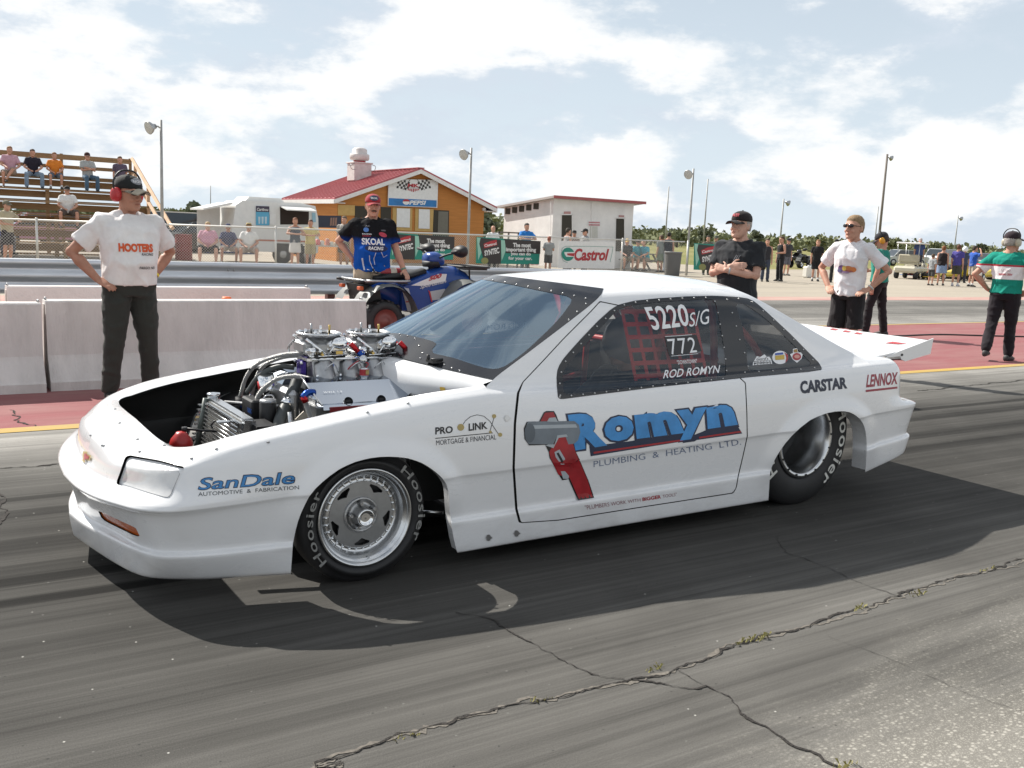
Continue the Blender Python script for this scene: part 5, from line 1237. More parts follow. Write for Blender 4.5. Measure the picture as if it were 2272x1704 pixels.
def oilbanner(dx, dy, label, half=False):
    S = lambda pts: [(x + dx, y + dy) for x, y in Z3(pts)]
    Yp = FY - .06
    o = slab('oil_banner', K_GRN, S([(1275, 935), (1865, 975), (1850, 1190), (1270, 1180)] if not half else [(1275, 935), (1640, 955), (1640, 1190), (1270, 1180)]), Yp, .01, label, 'banner', 'printed banners on the fence')
    pxpoly('bottle_print', K_DK, S([(1312, 945), (1500, 965), (1498, 1185), (1350, 1182), (1318, 1060), (1300, 1000)]), Yp - .01, o); pxpoly('pale_print', K_TEAL, S([(1500, 965), (1535, 968), (1545, 1060), (1505, 1160)]), Yp - .012, o); pxpoly('pale_print', K_TEAL, S([(1278, 940), (1312, 945), (1300, 1000), (1320, 1080), (1290, 1150)]), Yp - .012, o)
    if half: S0 = S; S = lambda pts: S0([(min(p[0], 1636), p[1]) for p in pts])
    pxpoly('black_panel', K_DK, S([(1530, 955), (1865, 975), (1862, 1092), (1545, 1085)]), Yp - .011, o)
    pxpoly('label_print', K_CR, S([(1340, 1000), (1400, 975), (1460, 962), (1465, 1010), (1390, 1030), (1345, 1040)]), Yp - .014, o); pxtext('label_lettering', K_WH, S([(1348, 1030), (1458, 1008), (1456, 985), (1346, 1005)]), 'Castrol', Yp - .016, o, .03)
    pxtext('label_lettering', K_WH, S([(1350, 1112), (1485, 1085), (1480, 1030), (1346, 1062)]), 'SYNTEC', Yp - .016, o, .04); pxpoly('round_print', K_OLV, S([(1350 + 34 * math.cos(a), 1155 + 30 * math.sin(a)) for a in np.linspace(0, 2 * PI, 16)[:-1]]), Yp - .015, o)
    for s_, y0_, y1_, xa, xb in () if half else (('The most', 990, 1030, 1610, 1775), ('important thing', 1032, 1080, 1548, 1822), ('you can do', 1075, 1112, 1590, 1775), ('for your car.', 1115, 1155, 1568, 1785)):
        pxtext('slogan', K_WH, S([(xa, y1_), (xb, y1_ + 4), (xb, y0_ + 4), (xa, y0_)]), s_, Yp - .016, o, .04)
    if not half: pxtext('small_lettering', K_CR, S([(1755, 1195), (1840, 1197), (1840, 1184), (1755, 1182)]), 'Castrol', Yp - .016, o, .02)
    return o
oilbanner(0, 0, 'black and green oil banner fully in view beside the white sign')
oilbanner(-191.0, -9.5, 'black and green oil banner half hidden by the blue quad bike')
oilbanner(483, 14, half=True, label='black and green oil banner behind the man with folded arms')
cs = slab('oil_sign', K_WH, Z4([(585, 765), (1100, 775), (1092, 1022), (570, 1015)]), FY - .08, .012, 'white sign with red and green oil logo on the fence', 'sign')
Yp = FY - .085
def ov(cx, cy, rx, ry, n=24): return Z4([(cx + rx * math.cos(a), cy + ry * math.sin(a)) for a in np.linspace(0, 2 * PI, n)[:-1]])
pxtext('sign_lettering', K_CR, Z4([(722, 950), (1030, 946), (1045, 838), (722, 835)]), 'Castrol', Yp - .004, cs, .035, .15)
pxpoly('sign_logo', K_GRN, ov(665, 888, 58, 62), Yp - .004, cs); pxpoly('sign_logo', K_WH, Z4([(630, 868), (725, 868), (725, 912), (650, 912), (636, 890)]), Yp - .006, cs); pxpoly('sign_logo', K_CR, Z4([(655, 880), (725, 878), (722, 908), (660, 898)]), Yp - .008, cs)
pxpoly('sign_rule', K_GRN, Z4(stroke([(640, 815), (860, 815), (1080, 822)], 3)), Yp - .004, cs); pxpoly('sign_rule', K_GRN, Z4(stroke([(1080, 822), (1066, 900), (1052, 960)], 3)), Yp - .004, cs); pxpoly('sign_rule', K_GRN, Z4(stroke([(610, 850), (602, 900), (622, 950), (660, 965)], 3)), Yp - .004, cs); pxpoly('sign_rule', K_GRN, Z4(stroke([(640, 815), (615, 830), (606, 855)], 3)), Yp - .004, cs)
# ------------------------------------------------------------------ lamp posts and poles
M_POLE = mat('weathered_pole', (0.36, 0.36, 0.35), rough=0.6, metal=0.3, var=0.2)
M_WOODP = mat('wooden_pole', (0.20, 0.17, 0.15), rough=0.85, var=0.35, stretch=(1, 1, .1))
def lamp_post(px, py, Yp, r, lamp, label, m=None, cat='lamp post', k=1.0):
    t = aty(px, py, Yp); o = empty('lamp_post' if lamp else 'pole', (t[0], Yp, 0), label=label, cat=cat)
    MB().tube([(0, 0, 0), (0, 0, t[2])], [r, r * .72], 10).build('shaft', m or M_POLE, o)
    if lamp:
        d = Vector((lamp, -.35, -.35)).normalized(); a = Vector((lamp * .22 * k, -.05 * k, t[2] - .22 * k))
        MB().tube([(0, 0, t[2] - .25 * k), (lamp * .1 * k, -.03, t[2] - .2 * k), tuple(a)], .025 * k, 8).build('bracket', M_POLE, o)
        MB().lathe([(.001, -.14 * k), (.07 * k, -.14 * k), (.09 * k, -.06 * k), (.17 * k, .03 * k), (.20 * k, .10 * k), (.19 * k, .115 * k)], d, a + d * .08 * k, 20).build('lamp_housing', M_ALUD, o)
        MB().lathe([(.19 * k, .11 * k), (.12 * k, .13 * k), (.001, .14 * k)], d, a + d * .08 * k, 20).build('lamp_glass', cmat((.5, .5, .48), .15), o)
    return o
lamp_post(357, 266, 31.25, .055, -1, 'grey lamp post beside the wooden grandstand, lamp turned left')
lamp_post(1046, 328, 31.25, .055, -1, 'grey lamp post in front of the orange building')
lamp_post(1539, 374, 31.25, .055, -1, 'grey lamp post at the end of the fence by the litter bin')
lamp_post(1739, 441, 72, .10, 1, 'distant lamp post behind the man with folded arms, lamp turned right', k=1.6); lamp_post(2126, 478, 84, .10, 1, 'distant lamp post behind the people by the dragsters', k=1.6)
wp = lamp_post(1969, 342, 88, .19, 1, 'tall wooden pole with floodlight behind the man in the printed white shirt', M_WOODP, 'pole', 1.9)
lamp_post(1949, 458, 92, .10, 0, 'short grey pole just left of the tall wooden pole', cat='pole', k=1.6); lamp_post(1484, 414, 66, .07, 0, 'bare thin pole between the white hut and the last fence lamp post', cat='pole'); lamp_post(1571, 397, 66, .075, 0, 'bare thin pole right of the last fence lamp post', cat='pole')
lamp_post(467, 412, 300, .16, 0, 'faint radio mast far beyond the white trailer', cat='mast')
# ------------------------------------------------------------------ orange kitchen building
M_ORG = mat('orange_plank_wall', (0.50, 0.20, 0.045), rough=0.75, var=0.16, vscale=2.5, stretch=(.4, .4, 6))
M_ROOF = mat('red_metal_roof', (0.40, 0.10, 0.11), rough=0.35, metal=0.2, var=0.1)
M_FASC = mat('white_fascia', (0.72, 0.70, 0.68), rough=0.6, var=0.08)
YB = 38.0
pk = aty(930, 374, YB); le = aty(736, 442, YB); re = aty(1095, 456, YB); wl_ = aty(748, 470, YB)[0]; wr_ = aty(1074, 470, YB)[0]
rid_x = (le[0] + re[0]) / 2; rid_z = pk[2]; ev = (le[2] + re[2]) / 2 - .02
Yk = le[0] / dirx(624, 1.0)
ob_ = empty('orange_building', (rid_x, YB, 0), label='orange kitchen building with red metal roof and drinks sign', cat='building')
b = MB(); sl = (rid_z - ev) / (re[0] - rid_x)
wz = lambda x: rid_z - abs(x - rid_x) * sl - .10
fr_ = [(wl_, 0), (wr_, 0), (wr_, wz(wr_)), (rid_x, rid_z - .10), (wl_, wz(wl_))]
b.prism(fr_, lambda p: (p[0], YB, p[1]), lambda p: (p[0], Yk - .3, p[1])); b.build('wall', M_ORG, ob_, world=True)
for sg in (-1, 1):
    xe_ = rid_x + sg * (re[0] - rid_x); ex = .06
    MB().prism([(0, 0), (1, 0), (1, 1), (0, 1)], lambda p: (rid_x + (xe_ - rid_x) * p[0], YB - .35 + (Yk - YB + .35) * p[1], rid_z + (ev - rid_z) * p[0]), lambda p: (rid_x + (xe_ - rid_x) * p[0], YB - .35 + (Yk - YB + .35) * p[1], rid_z + (ev - rid_z) * p[0] - .05)).build('roof', M_ROOF, ob_, world=True)
    MB().prism([(0, 0), (1, 0), (1, 1), (0, 1)], lambda p: (rid_x + (xe_ - rid_x) * p[0], YB - .352, rid_z + (ev - rid_z) * p[0] - .05 - .17 * p[1]), lambda p: (rid_x + (xe_ - rid_x) * p[0], YB - .30, rid_z + (ev - rid_z) * p[0] - .05 - .17 * p[1])).build('fascia', M_FASC, ob_, world=True)
    MB().bbox((xe_ - .03, YB - .30, ev - .22), (xe_ + .03, Yk, ev - .05)).build('eave_fascia', M_FASC, ob_, world=True)
    MB().bbox((min(xe_, rid_x + sg * (wr_ - rid_x)), YB - .28, ev - .20), (max(xe_, rid_x + sg * (wr_ - rid_x)), Yk, ev - .17)).build('soffit', M_FASC, ob_, world=True)
for k in range(15):
    y = YB - .3 + k * (Yk - YB + .2) / 14.0
    for sg in (-1, 1):
        xe_ = rid_x + sg * (re[0] - rid_x); MB().prism([(0, 0), (1, 0), (1, 1), (0, 1)], lambda p: (rid_x + (xe_ - rid_x) * p[0], y + .05 * p[1], rid_z + (ev - rid_z) * p[0] + .001), lambda p: (rid_x + (xe_ - rid_x) * p[0], y + .05 * p[1], rid_z + (ev - rid_z) * p[0] + .035)).build('roof_rib', M_ROOF, ob_, world=True)
MB().bbox((rid_x - .15, YB - .36, rid_z - .01), (rid_x + .15, Yk, rid_z + .03)).build('ridge_cap', M_ROOF, ob_, world=True)
YW = YB - .02
def wallp(name, m, pts, dep=.03, off=0.0):
    P = [aty(*p, YW - off) for p in pts]; pl = [(p[0], p[2]) for p in P]
    return MB().prism(pl, lambda p: (p[0], YW - off, p[1]), lambda p: (p[0], YW - off + dep, p[1])).build(name, m, ob_, world=True)
M_DARKIN = mat('dark_interior', (.05, .045, .035), rough=.9); M_YELB = mat('yellow_board', (.52, .34, .12), rough=.7, var=.1)
for nm, m, pts in (('doorway', M_DARKIN, [(880, 688), (1022, 694), (1018, 1000), (874, 1000)]), ('window_opening', M_DARKIN, [(155, 650), (300, 655), (300, 760), (155, 760)]), ('window_opening', M_DARKIN, [(395, 660), (490, 664), (486, 860), (395, 860)]), ('board', M_YELB, [(0, 640), (158, 645), (158, 740), (0, 738)]), ('notice_board', M_YELB, [(505, 665), (685, 672), (680, 880), (500, 874)]), ('notice_board', M_YELB, [(712, 675), (880, 680), (872, 888), (708, 882)])):
    wallp(nm, m, Z3(pts), .03, .02)
for pts in ([(542, 672), (664, 676), (660, 850), (540, 845)], [(745, 680), (845, 684), (843, 862), (742, 858)]): wallp('notice_sheet', K_WH, Z3(pts), .01, .045)
wallp('door_leaf', cmat((.16, .15, .12), .6), Z3([(925, 700), (1015, 704), (1010, 900), (918, 895)]), .01, .035); wallp('wall_light', K_WH, Z3([(1338, 668), (1360, 668), (1360, 695), (1338, 695)]), .1, .1)
sg_ = slab('drinks_sign', K_WH, Z3([(465, 403), (922, 412), (914, 668), (460, 650)]), YB - .12, .04, 'white sign with checkered flags above a blue drinks band on the orange gable', 'sign')
YS = YB - .125
pxpoly('blue_band', mat('sign_blue', (.015, .17, .45), rough=.4, var=.3, vscale=1.5), Z3([(468, 578), (908, 600), (906, 662), (466, 645)]), YS - .005, sg_); pxtext('band_lettering', K_WH, Z3([(655, 640), (808, 642), (812, 602), (658, 600)]), 'PEPSI', YS - .012, sg_, .04, .2)
pxpoly('band_roundel', K_WH, Z3([(628 + 32 * math.cos(a), 614 + 26 * math.sin(a)) for a in np.linspace(0, 2 * PI, 20)[:-1]]), YS - .010, sg_); pxpoly('band_roundel', K_CR, Z3([(628 + 32 * math.cos(a), 610 + 22 * math.sin(a)) for a in np.linspace(PI, 2 * PI, 12)]), YS - .012, sg_)
for sgn in (-1, 1):
    for i in range(6):
        for j in range(4):
            if (i + j) % 2: continue
            f = lambda a, c: (697 + sgn * (35 + a * 18 + c * 4), 425 + c * 21 - a * 6 + 3 * math.sin(a) + abs(a - 2) * 4)
            pxpoly('flag_check', K_DK, Z3([f(i, j), f(i + 1, j), f(i + 1, j + 1), f(i, j + 1)]), YS - .006, sg_)
    pxpoly('flag_staff', K_DK, Z3(stroke([(697 + sgn * 30, 405), (697 + sgn * 62, 450), (697 + sgn * 100, 505)], 4)), YS - .007, sg_)
pxtext('sign_lettering', K_CR, Z3([(640, 478), (750, 480), (745, 448), (645, 446)]), 'MK', YS - .009, sg_, .05); pxtext('sign_lettering', K_DK, Z3([(630, 487), (765, 489), (765, 482), (630, 480)]), 'INTERLAKE RACE', YS - .009, sg_)
for k in range(7): pxpoly('sign_stripe', K_CR, Z3([(642 + k * 16, 492), (651 + k * 16, 492), (651 + k * 16, 522 - abs(k - 3) * 5), (642 + k * 16, 522 - abs(k - 3) * 5)]), YS - .009, sg_)
# roof ventilator
vb = aty(797, 392, 41.5); vt = aty(797, 362, 41.5); vw = (aty(815, 380, 41.5)[0] - aty(777, 380, 41.5)[0])
ve = empty('roof_ventilator', (vb[0], 41.5, vb[2]), label='white box ventilator with round hood on the red roof', cat='ventilator')
hb = vt[2] - vb[2]; M_VENT = mat('vent_sheet', (.62, .58, .56), rough=.5, var=.15)
MB().rbox((0, 0, hb / 2 - .1), (vw, vw, hb + .2), .02).build('curb_box', M_VENT, ve); MB().rbox((0, 0, hb), (vw * 1.12, vw * 1.12, .05), .01).build('box_cap', M_VENT, ve)
MB().lathe([(.26, hb), (.26, hb + .12), (.40, hb + .13), (.44, hb + .2), (.44, hb + .36), (.40, hb + .40), (.34, hb + .42), (.33, hb + .60), (.2, hb + .68), (.001, hb + .70)], n=24).build('round_hood', M_VENT, ve); MB().lathe([(.27, hb + .02), (.28, hb + .1)], n=20).build('red_band', K_CR, ve)
for sx in (-1, 1): MB().tube(spline([(sx * vw * .5, -vw * .5, hb - .05), (sx * vw * .72, -vw * .5, hb - .12), (sx * vw * .66, -vw * .5, hb - .3), (sx * vw * .45, -vw * .5, hb - .32)], 5), .015, 6).build('conduit', M_ALUD, ve)
# ------------------------------------------------------------------ white wash-room hut
YH = 37.0
xc = aty(1229, 440, YH)[0]; xr2 = aty(1406, 460, YH)[0]; Yb2 = xc / dirx(1117, 1.0); zt = aty(1232, 441, YH)[2]; zbk = zt - .42
hut = empty('washroom_hut', ((xc + xr2) / 2, YH, 0), label='white wooden wash-room hut with two dark doors and red roof edge', cat='building')
M_HUT = mat('chalky_white_wall', (.78, .76, .74), rough=.85, var=.14, vscale=1.1)
MB().prism([(YH, 0), (Yb2, 0), (Yb2, zbk), (YH, zt)], lambda p: (xc, p[0], p[1]), lambda p: (xr2, p[0], p[1])).build('wall', M_HUT, hut, world=True)
MB().prism([(YH - .35, zt + .03), (Yb2 + .4, zbk - .03), (Yb2 + .4, zbk + .07), (YH - .35, zt + .13)], lambda p: (xc - .25, p[0], p[1]), lambda p: (xr2 + .45, p[0], p[1])).build('roof', cmat((.42, .38, .36), .7), hut, world=True)
MB().bbox((xc - .26, YH - .37, zt + .01), (xr2 + .46, YH - .352, zt + .14)).build('roof_edge', cmat((.36, .09, .09), .6), hut, world=True)
def hutp(name, m, pts, off, dep=.02):
    P = [aty(*p, YH - off) for p in pts]; return MB().prism([(p[0], p[2]) for p in P], lambda p: (p[0], YH - off, p[1]), lambda p: (p[0], YH - off + dep, p[1])).build(name, m, hut, world=True)
for pts in ([(612, 528), (700, 528), (700, 850), (606, 850)], [(1112, 560), (1182, 562), (1182, 860), (1106, 860)]):
    hutp('door', M_DARKIN, Z4(pts), .03); x0_, x1_ = pts[0][0], pts[1][0]; hutp('door_frame', M_HUT, Z4([(x1_ + 1, pts[1][1] - 6), (x1_ + 14, pts[1][1] - 6), (x1_ + 14, 860), (x1_ + 1, 860)]), .05); hutp('door_frame', M_HUT, Z4([(x0_ - 12, pts[0][1] - 10), (x1_ + 14, pts[0][1] - 10), (x1_ + 14, pts[0][1] - 1), (x0_ - 12, pts[0][1] - 1)]), .05)
for pts in ([(630, 495), (690, 495), (690, 520), (630, 518)], [(1135, 528), (1182, 530), (1182, 548), (1135, 546)]): hutp('door_plate', cmat((.45, .25, .24), .6), Z4(pts), .04)
for dy in (0, 22): hutp('wall_notice', cmat((.50, .22, .24), .6), Z4([(855, 588 + dy), (958, 590 + dy), (958, 604 + dy), (855, 602 + dy)]), .03)
hutp('wall_notice_board', K_WH, Z4([(850, 580), (962, 582), (962, 628), (850, 626)]), .025); hutp('pale_patch', cmat((.56, .55, .5), .8), Z4([(870, 632), (938, 634), (938, 735), (870, 735)]), .022)
for px in (505, 880): hutp('wall_batten', M_HUT, Z4([(px, 400), (px + 4, 400), (px + 4, 860), (px, 860)]), .03)
for k in range(5):
    ya = YH + 1.2 + k * .62; zz_ = zt - (ya - YH) / (Yb2 - YH) * .42; MB().bbox((xc - .03, ya, zz_ - .36), (xc - .005, ya + .42, zz_ - .08)).build('vent_slot', M_DARKIN, hut, world=True)
rail_ = empty('wooden_rail', (aty(1150, 520, 35)[0], 35, 0), label='low dark rail in front of the white hut', cat='rail')
for z in (.62, .95): MB().bbox((aty(1105, 520, 35)[0], 35, z + .5), (aty(1170, 520, 35)[0], 35.06, z + .56)).build('rail_bar', M_WOODP, rail_, world=True)
for px in (1107, 1128, 1150, 1169): MB().bbox((aty(px, 520, 35)[0], 35, 0), (aty(px, 520, 35)[0] + .06, 35.055, 1.5)).build('rail_post', M_WOODP, rail_, world=True)
# ------------------------------------------------------------------ wooden grandstand
M_WOOD = mat('brown_plank', (0.27, 0.17, 0.085), rough=0.8, var=0.3, vscale=3, stretch=(.3, 4, 4))
M_WOODL = mat('raw_timber', (0.55, 0.36, 0.22), rough=0.8, var=0.2, vscale=3, stretch=(1, 1, .4))
GX1 = aty(291, 352, 40.5)[0]; GX0 = GX1 - 13.0
stand = empty('grandstand', (GX1 - 6, 37, 0), label='open wooden grandstand with plank seats at the left edge', cat='grandstand')
GROW = []
zr_ = [0.55, 0.98, 1.42, 1.86, 2.30, 2.74]
for k, z in enumerate(zr_):
    y = 34.6 + k * 1.0; GROW.append((y, z))
    MB().bbox((GX0, y - .17, z - .045), (GX1, y + .17, z)).build('seat_plank', M_WOOD, stand, world=True)
    MB().bbox((GX0, y + .30, z - .42), (GX1, y + .62, z - .375)).build('foot_plank', M_WOOD, stand, world=True)
    MB().bbox((GX0, y + .20, z - .30), (GX1, y + .24, z - .07)).build('riser_plank', M_WOOD, stand, world=True)
yb = 34.6 + 5.9
ztop = aty(291, 352, yb)[2]
for zz in (ztop - .03, ztop - .42, ztop - .82): MB().bbox((GX0, yb - .04, zz - .19 if zz > ztop - .1 else zz - .13), (GX1, yb, zz)).build('back_rail', M_WOOD, stand, world=True)
for k in range(6): MB().bbox((GX1 - .08 - k * 2.45, yb, 0), (GX1 + .02 - k * 2.45, yb + .1, ztop)).build('back_post', M_WOOD, stand, world=True)
for k in range(5):
    for (y, z) in GROW[::2]: MB().bbox((GX1 - .4 - k * 2.9, y - .06, 0), (GX1 - .28 - k * 2.9, y + .06, z - .05)).build('leg', M_WOOD, stand, world=True)
for off in (0, -.55): MB().tube([(GX1 + .04, yb + .03, ztop + off), (GX1 + .04, 34.2, ztop + off - 2.55)], .075, 4, smooth=False).build('sloping_rail', M_WOODL, stand, world=True)
for t in (0.1, .45, .8): MB().bbox((GX1 - .02, yb - 6.2 * t, 0), (GX1 + .08, yb - 6.2 * t + .1, ztop - 2.55 * t)).build('rail_post', M_WOODL, stand, world=True)
# ------------------------------------------------------------------ white food trailer
YT = 34.6
tx = lambda px: dirx(px, YT)
x0_, x1_ = tx(517), tx(706); zt_ = aty(600, 448, YT)[2]
tr = empty('food_trailer', ((x0_ + x1_) / 2, YT, 0), label='white food trailer with open serving hatch and blue poster', cat='trailer')
M_TRW = mat('trailer_white', (.70, .70, .68), rough=.4, var=.06)
L2 = (x1_ - x0_) / 2; W2 = 2.0
pr = [(-L2, .42), (-L2 - .05, 1.0), (-L2 + .10, zt_ - .18), (-L2 + .35, zt_), (L2 - .7, zt_ + .02), (L2 - .12, zt_ - .06), (L2, zt_ - .5), (L2 + .03, .9), (L2, .42)]
MB().prism(pr, lambda p: (p[0], 0, p[1]), lambda p: (p[0], W2, p[1])).build('body', M_TRW, tr)
MB().prism([(-L2 + .5, zt_ - .02), (-L2 + .65, zt_ + .15), (L2 - 1.35, zt_ + .15), (L2 - 1.2, zt_ + .01)], lambda p: (p[0], .25, p[1]), lambda p: (p[0], W2 - .3, p[1])).build('roof_pod', M_TRW, tr)
def trp(name, m, pts, off=.01, dep=.02):
    P = [aty(*p, YT - off) for p in pts]; return MB().prism([(p[0], p[2]) for p in P], lambda p: (p[0], YT - off, p[1]), lambda p: (p[0], YT - off + dep, p[1])).build(name, m, tr, world=True)
trp('serving_hatch', mat('trailer_interior', (.03, .018, .014), rough=.8), Z2([(1125, 655), (1392, 690), (1390, 822), (1128, 822)])); trp('poster', cmat((.10, .38, .58), .5), Z2([(905, 650), (1027, 655), (1027, 830), (905, 828)]), .03); trp('poster_header', cmat((.05, .04, .07), .5), Z2([(905, 650), (1027, 655), (1027, 708), (905, 704)]), .035)
for k in range(3): trp('poster_cup', cmat((.50, .62, .68), .5), Z2([(925 + k * 30, 750), (945 + k * 30, 750), (942 + k * 30, 815), (928 + k * 30, 815)]), .035)
pxtext('poster_lettering', K_WH, Z2([(912, 695), (1018, 698), (1018, 672), (912, 668)]), 'Caribou', YT - .06, tr, .02, .2); trp('menu_sheet', K_WH, Z2([(1033, 722), (1088, 724), (1088, 825), (1033, 822)]), .03); trp('side_sticker', cmat((.30, .50, .62), .5), Z2([(1420, 712), (1452, 716), (1456, 800), (1424, 800)]), .03)
P = [aty(*p, YT) for p in Z2([(1125, 655), (1392, 668)])]; MB().prism([(0, 0), (1, 0), (1, 1), (0, 1)], lambda p: (P[0][0] + (P[1][0] - P[0][0]) * p[0], YT - .02 - .75 * p[1], P[0][2] - .02 - .12 * p[1]), lambda p: (P[0][0] + (P[1][0] - P[0][0]) * p[0], YT - .02 - .75 * p[1], P[0][2] + .02 - .12 * p[1])).build('hatch_flap', M_TRW, tr, world=True)
MB().prism([(-L2 - 1.0, zt_ - .34), (-L2 + .02, zt_ - .08), (-L2 + .02, zt_ - .16), (-L2 - 1.0, zt_ - .40)], lambda p: (p[0], .1, p[1]), lambda p: (p[0], W2 - .1, p[1])).build('end_awning', M_TRW, tr); MB().prism([(-L2 - .85, .5), (-L2 - .03, .5), (-L2 - .03, zt_ - .22), (-L2 - .85, zt_ - .40)], lambda p: (p[0], W2 - .5, p[1]), lambda p: (p[0], W2 - .45, p[1])).build('end_screen', M_TRW, tr)
MB().bbox((-L2, -.012, .80), (L2, -.002, .86)).build('trim_strip', cmat((.45, .16, .10), .5), tr)
for wx in (.55, 1.45):
    MB().lathe([(.10, -.02), (.30, -.03), (.34, .0), (.34, .2), (.1, .2)], (0, 1, 0), (wx - .3, 0, .34), 20).build('tyre', M_RUB, tr); MB().lathe([(.001, -.035), (.1, -.03), (.17, -.01)], (0, 1, 0), (wx - .3, 0, .34), 16).build('rim', M_ALUD, tr)
MB().bbox((.0, -.02, .36), (1.5, .0, .74)).build('wheel_arch', M_BLACK, tr)
# dark display board and goods table right of the trailer
bd = slab('display_board', cmat((.03, .035, .06), .6), Z2([(1470, 738), (1690, 742), (1690, 855), (1474, 850)]), 34.9, .05, 'dark printed display board between the trailer and the man leaning on the quad bike', 'board')
bd['label'] = 'dark printed display board at the right end of the food trailer'
for k in range(3): pxpoly('board_print', cmat((.28, .16, .12), .6), Z2([(1590 + k * 22, 760), (1606 + k * 22, 758), (1602 + k * 22, 830), (1584 + k * 22, 836)]), 34.89, bd)
tb = empty('goods_table', (aty(725, 540, 32.6)[0], 32.6, 0), label='folding table of small goods behind the fence', cat='table')
MB().box((0, 0, .74), (1.5, .7, .04)).build('table_top', cmat((.5, .48, .44), .7), tb)
for sx in (-.68, .68):
    for sy in (-.3, .3): MB().cyl((sx, sy, 0), (sx, sy, .72), .02).build('leg', M_ALUD, tb)
for k, (dx, col, h) in enumerate(((-.5, (.6, .5, .4), .12), (-.35, (.65, .2, .2), .2), (-.2, (.7, .65, .6), .15), (0, (.6, .25, .2), .22), (.15, (.7, .68, .6), .12), (.32, (.5, .4, .3), .1))):
    o = empty('goods_box', (tb.location.x + dx, 32.55, .76), label='small %s carton on the goods table' % ['tan', 'red', 'cream', 'orange-red tall', 'white', 'brown'][k], cat='box', group='goods on the table'); MB().rbox((0, 0, h / 2), (.13, .13, h), .01).build('carton', cmat(col, .7), o); MB().box((0, 0, h + .01), (.09, .09, .02)).build('lid', cmat((.7, .68, .64), .7), o)
# ------------------------------------------------------------------ parked cars (generic bodies)
M_CGL = mat('car_glass', (.03, .04, .05), rough=.06, coat=.5)
def parked_car(loc, rz, col, label, L=4.5, W=1.75, H=1.45, suv=False, group='parked cars'):
    o = empty('parked_car', loc, rz, label=label, cat='car', group=group); m = cmat(col, .3, 0, 'carpaint'); h = L / 2
    low = [(-h, .45), (-h + .05, .72), (-h + .9, .86 if not suv else .98), (h - .15, .90 if not suv else 1.0), (h, .75), (h, .35), (-h, .28)]
    MB().prism(low, lambda p: (p[0], -W / 2, p[1]), lambda p: (p[0], W / 2, p[1])).build('body', m, o)
    gh = [(-h + .95, .86), (-h + 1.55, H - .03), (-h + 1.8, H), (h - 1.2, H), (h - .55, .90)] if not suv else [(-h + 1.0, .98), (-h + 1.55, H - .03), (-h + 1.8, H), (h - .25, H), (h - .08, 1.0)]
    MB().prism(gh, lambda p: (p[0], -W / 2 + .08 + (.12 if p[1] > 1.1 else 0), p[1]), lambda p: (p[0], W / 2 - .08 - (.12 if p[1] > 1.1 else 0), p[1])).build('cabin', M_CGL, o)
    MB().prism([(gh[1][0] + .02, H - .03), (gh[2][0], H + .012), (gh[3][0], H + .012), (gh[3][0] + .1, H - .04)], lambda p: (p[0], -W / 2 + .19, p[1]), lambda p: (p[0], W / 2 - .19, p[1])).build('roof', m, o)
    for a, c in ((gh[0], gh[1]), (gh[-1], gh[-2])):
        for s in (-1, 1): MB().tube([(a[0], s * (W / 2 - .09), a[1]), (c[0], s * (W / 2 - .20), c[1])], .045, 6).build('pillar', m, o)
    for s in (-1, 1): MB().tube([(.1, s * (W / 2 - .075), .9), (.15, s * (W / 2 - .195), H - .02)], .035, 6).build('pillar', m, o)
    for x in (-h + .85, h - .8):
        for s in (-1, 1):
            w = MB().lathe([(.12, 0), (.29, .01), (.32, -.03), (.32, -.18), (.1, -.2)], (0, s, 0), (x, s * (W / 2 + .01), .32), 20).build('tyre', M_RUB, o); MB().lathe([(.001, .01), (.14, .012), (.2, .0)], (0, s, 0), (x, s * (W / 2 + .01), .32), 16).build('rim', M_ALUD, o)
    for s in (-1, 1):
        MB().rbox((-h + .02, s * (W / 2 - .3), .66), (.08, .36, .14), .02).build('headlight', K_WH, o); MB().rbox((h - .02, s * (W / 2 - .2), .74), (.06, .3, .16), .02).build('tail_light', K_CR, o)
    return o
parked_car((dirx(372, 46), 46, 0), rad(-35), (.66, .65, .62), 'white estate car parked behind the left lamp post', 4.6, 1.85, 1.75, True)
parked_car((dirx(425, 52), 52, 0), rad(8), (.22, .27, .32), 'grey-blue saloon parked left of the food trailer'); parked_car((dirx(440, 45), 45, 0), rad(20), (.05, .055, .06), 'dark saloon parked in front of the grey-blue one', H=1.35)
parked_car((dirx(95, 47), 47, 0), rad(4), (.52, .25, .33), 'pink car seen under the grandstand seats'); parked_car((dirx(185, 48), 48, 0), rad(3), (.50, .53, .57), 'silver car seen under the grandstand seats')
parked_car((dirx(2003, 56), 56, 0), rad(-20), (.50, .52, .52), 'silver car parked behind the golf cart'); parked_car((dirx(2085, 62), 62, 0), rad(10), (.68, .70, .70), 'white estate car parked behind the dragsters', 4.8, 1.85, 1.7, True); parked_car((dirx(2185, 60), 60, 0), rad(10), (.07, .08, .12), 'dark car behind the people at the right', 4.6)
parked_car((dirx(2258, 47), 47, 0), rad(5), (.60, .45, .05), 'yellow car behind the marshal at the right edge', 4.4); parked_car((dirx(1345, 47), 47, 0), rad(5), (.62, .63, .62), 'white car mostly hidden behind the hut and picnic group', 4.4)
o = empty('steel_drum', (dirx(407, 36), 36, 0), label='red steel drum standing by the parked cars', cat='drum'); MB().lathe([(.001, 0), (.29, 0), (.30, .02), (.29, .3), (.305, .32), (.29, .34), (.29, .6), (.305, .62), (.29, .64), (.29, .9), (.30, .92), (.27, .92), (.001, .9)], n=24).build('drum_body', cmat((.28, .05, .05), .5), o); MB().cyl((.15, 0, .9), (.15, 0, .93), .03).build('bung', M_ALUD, o)
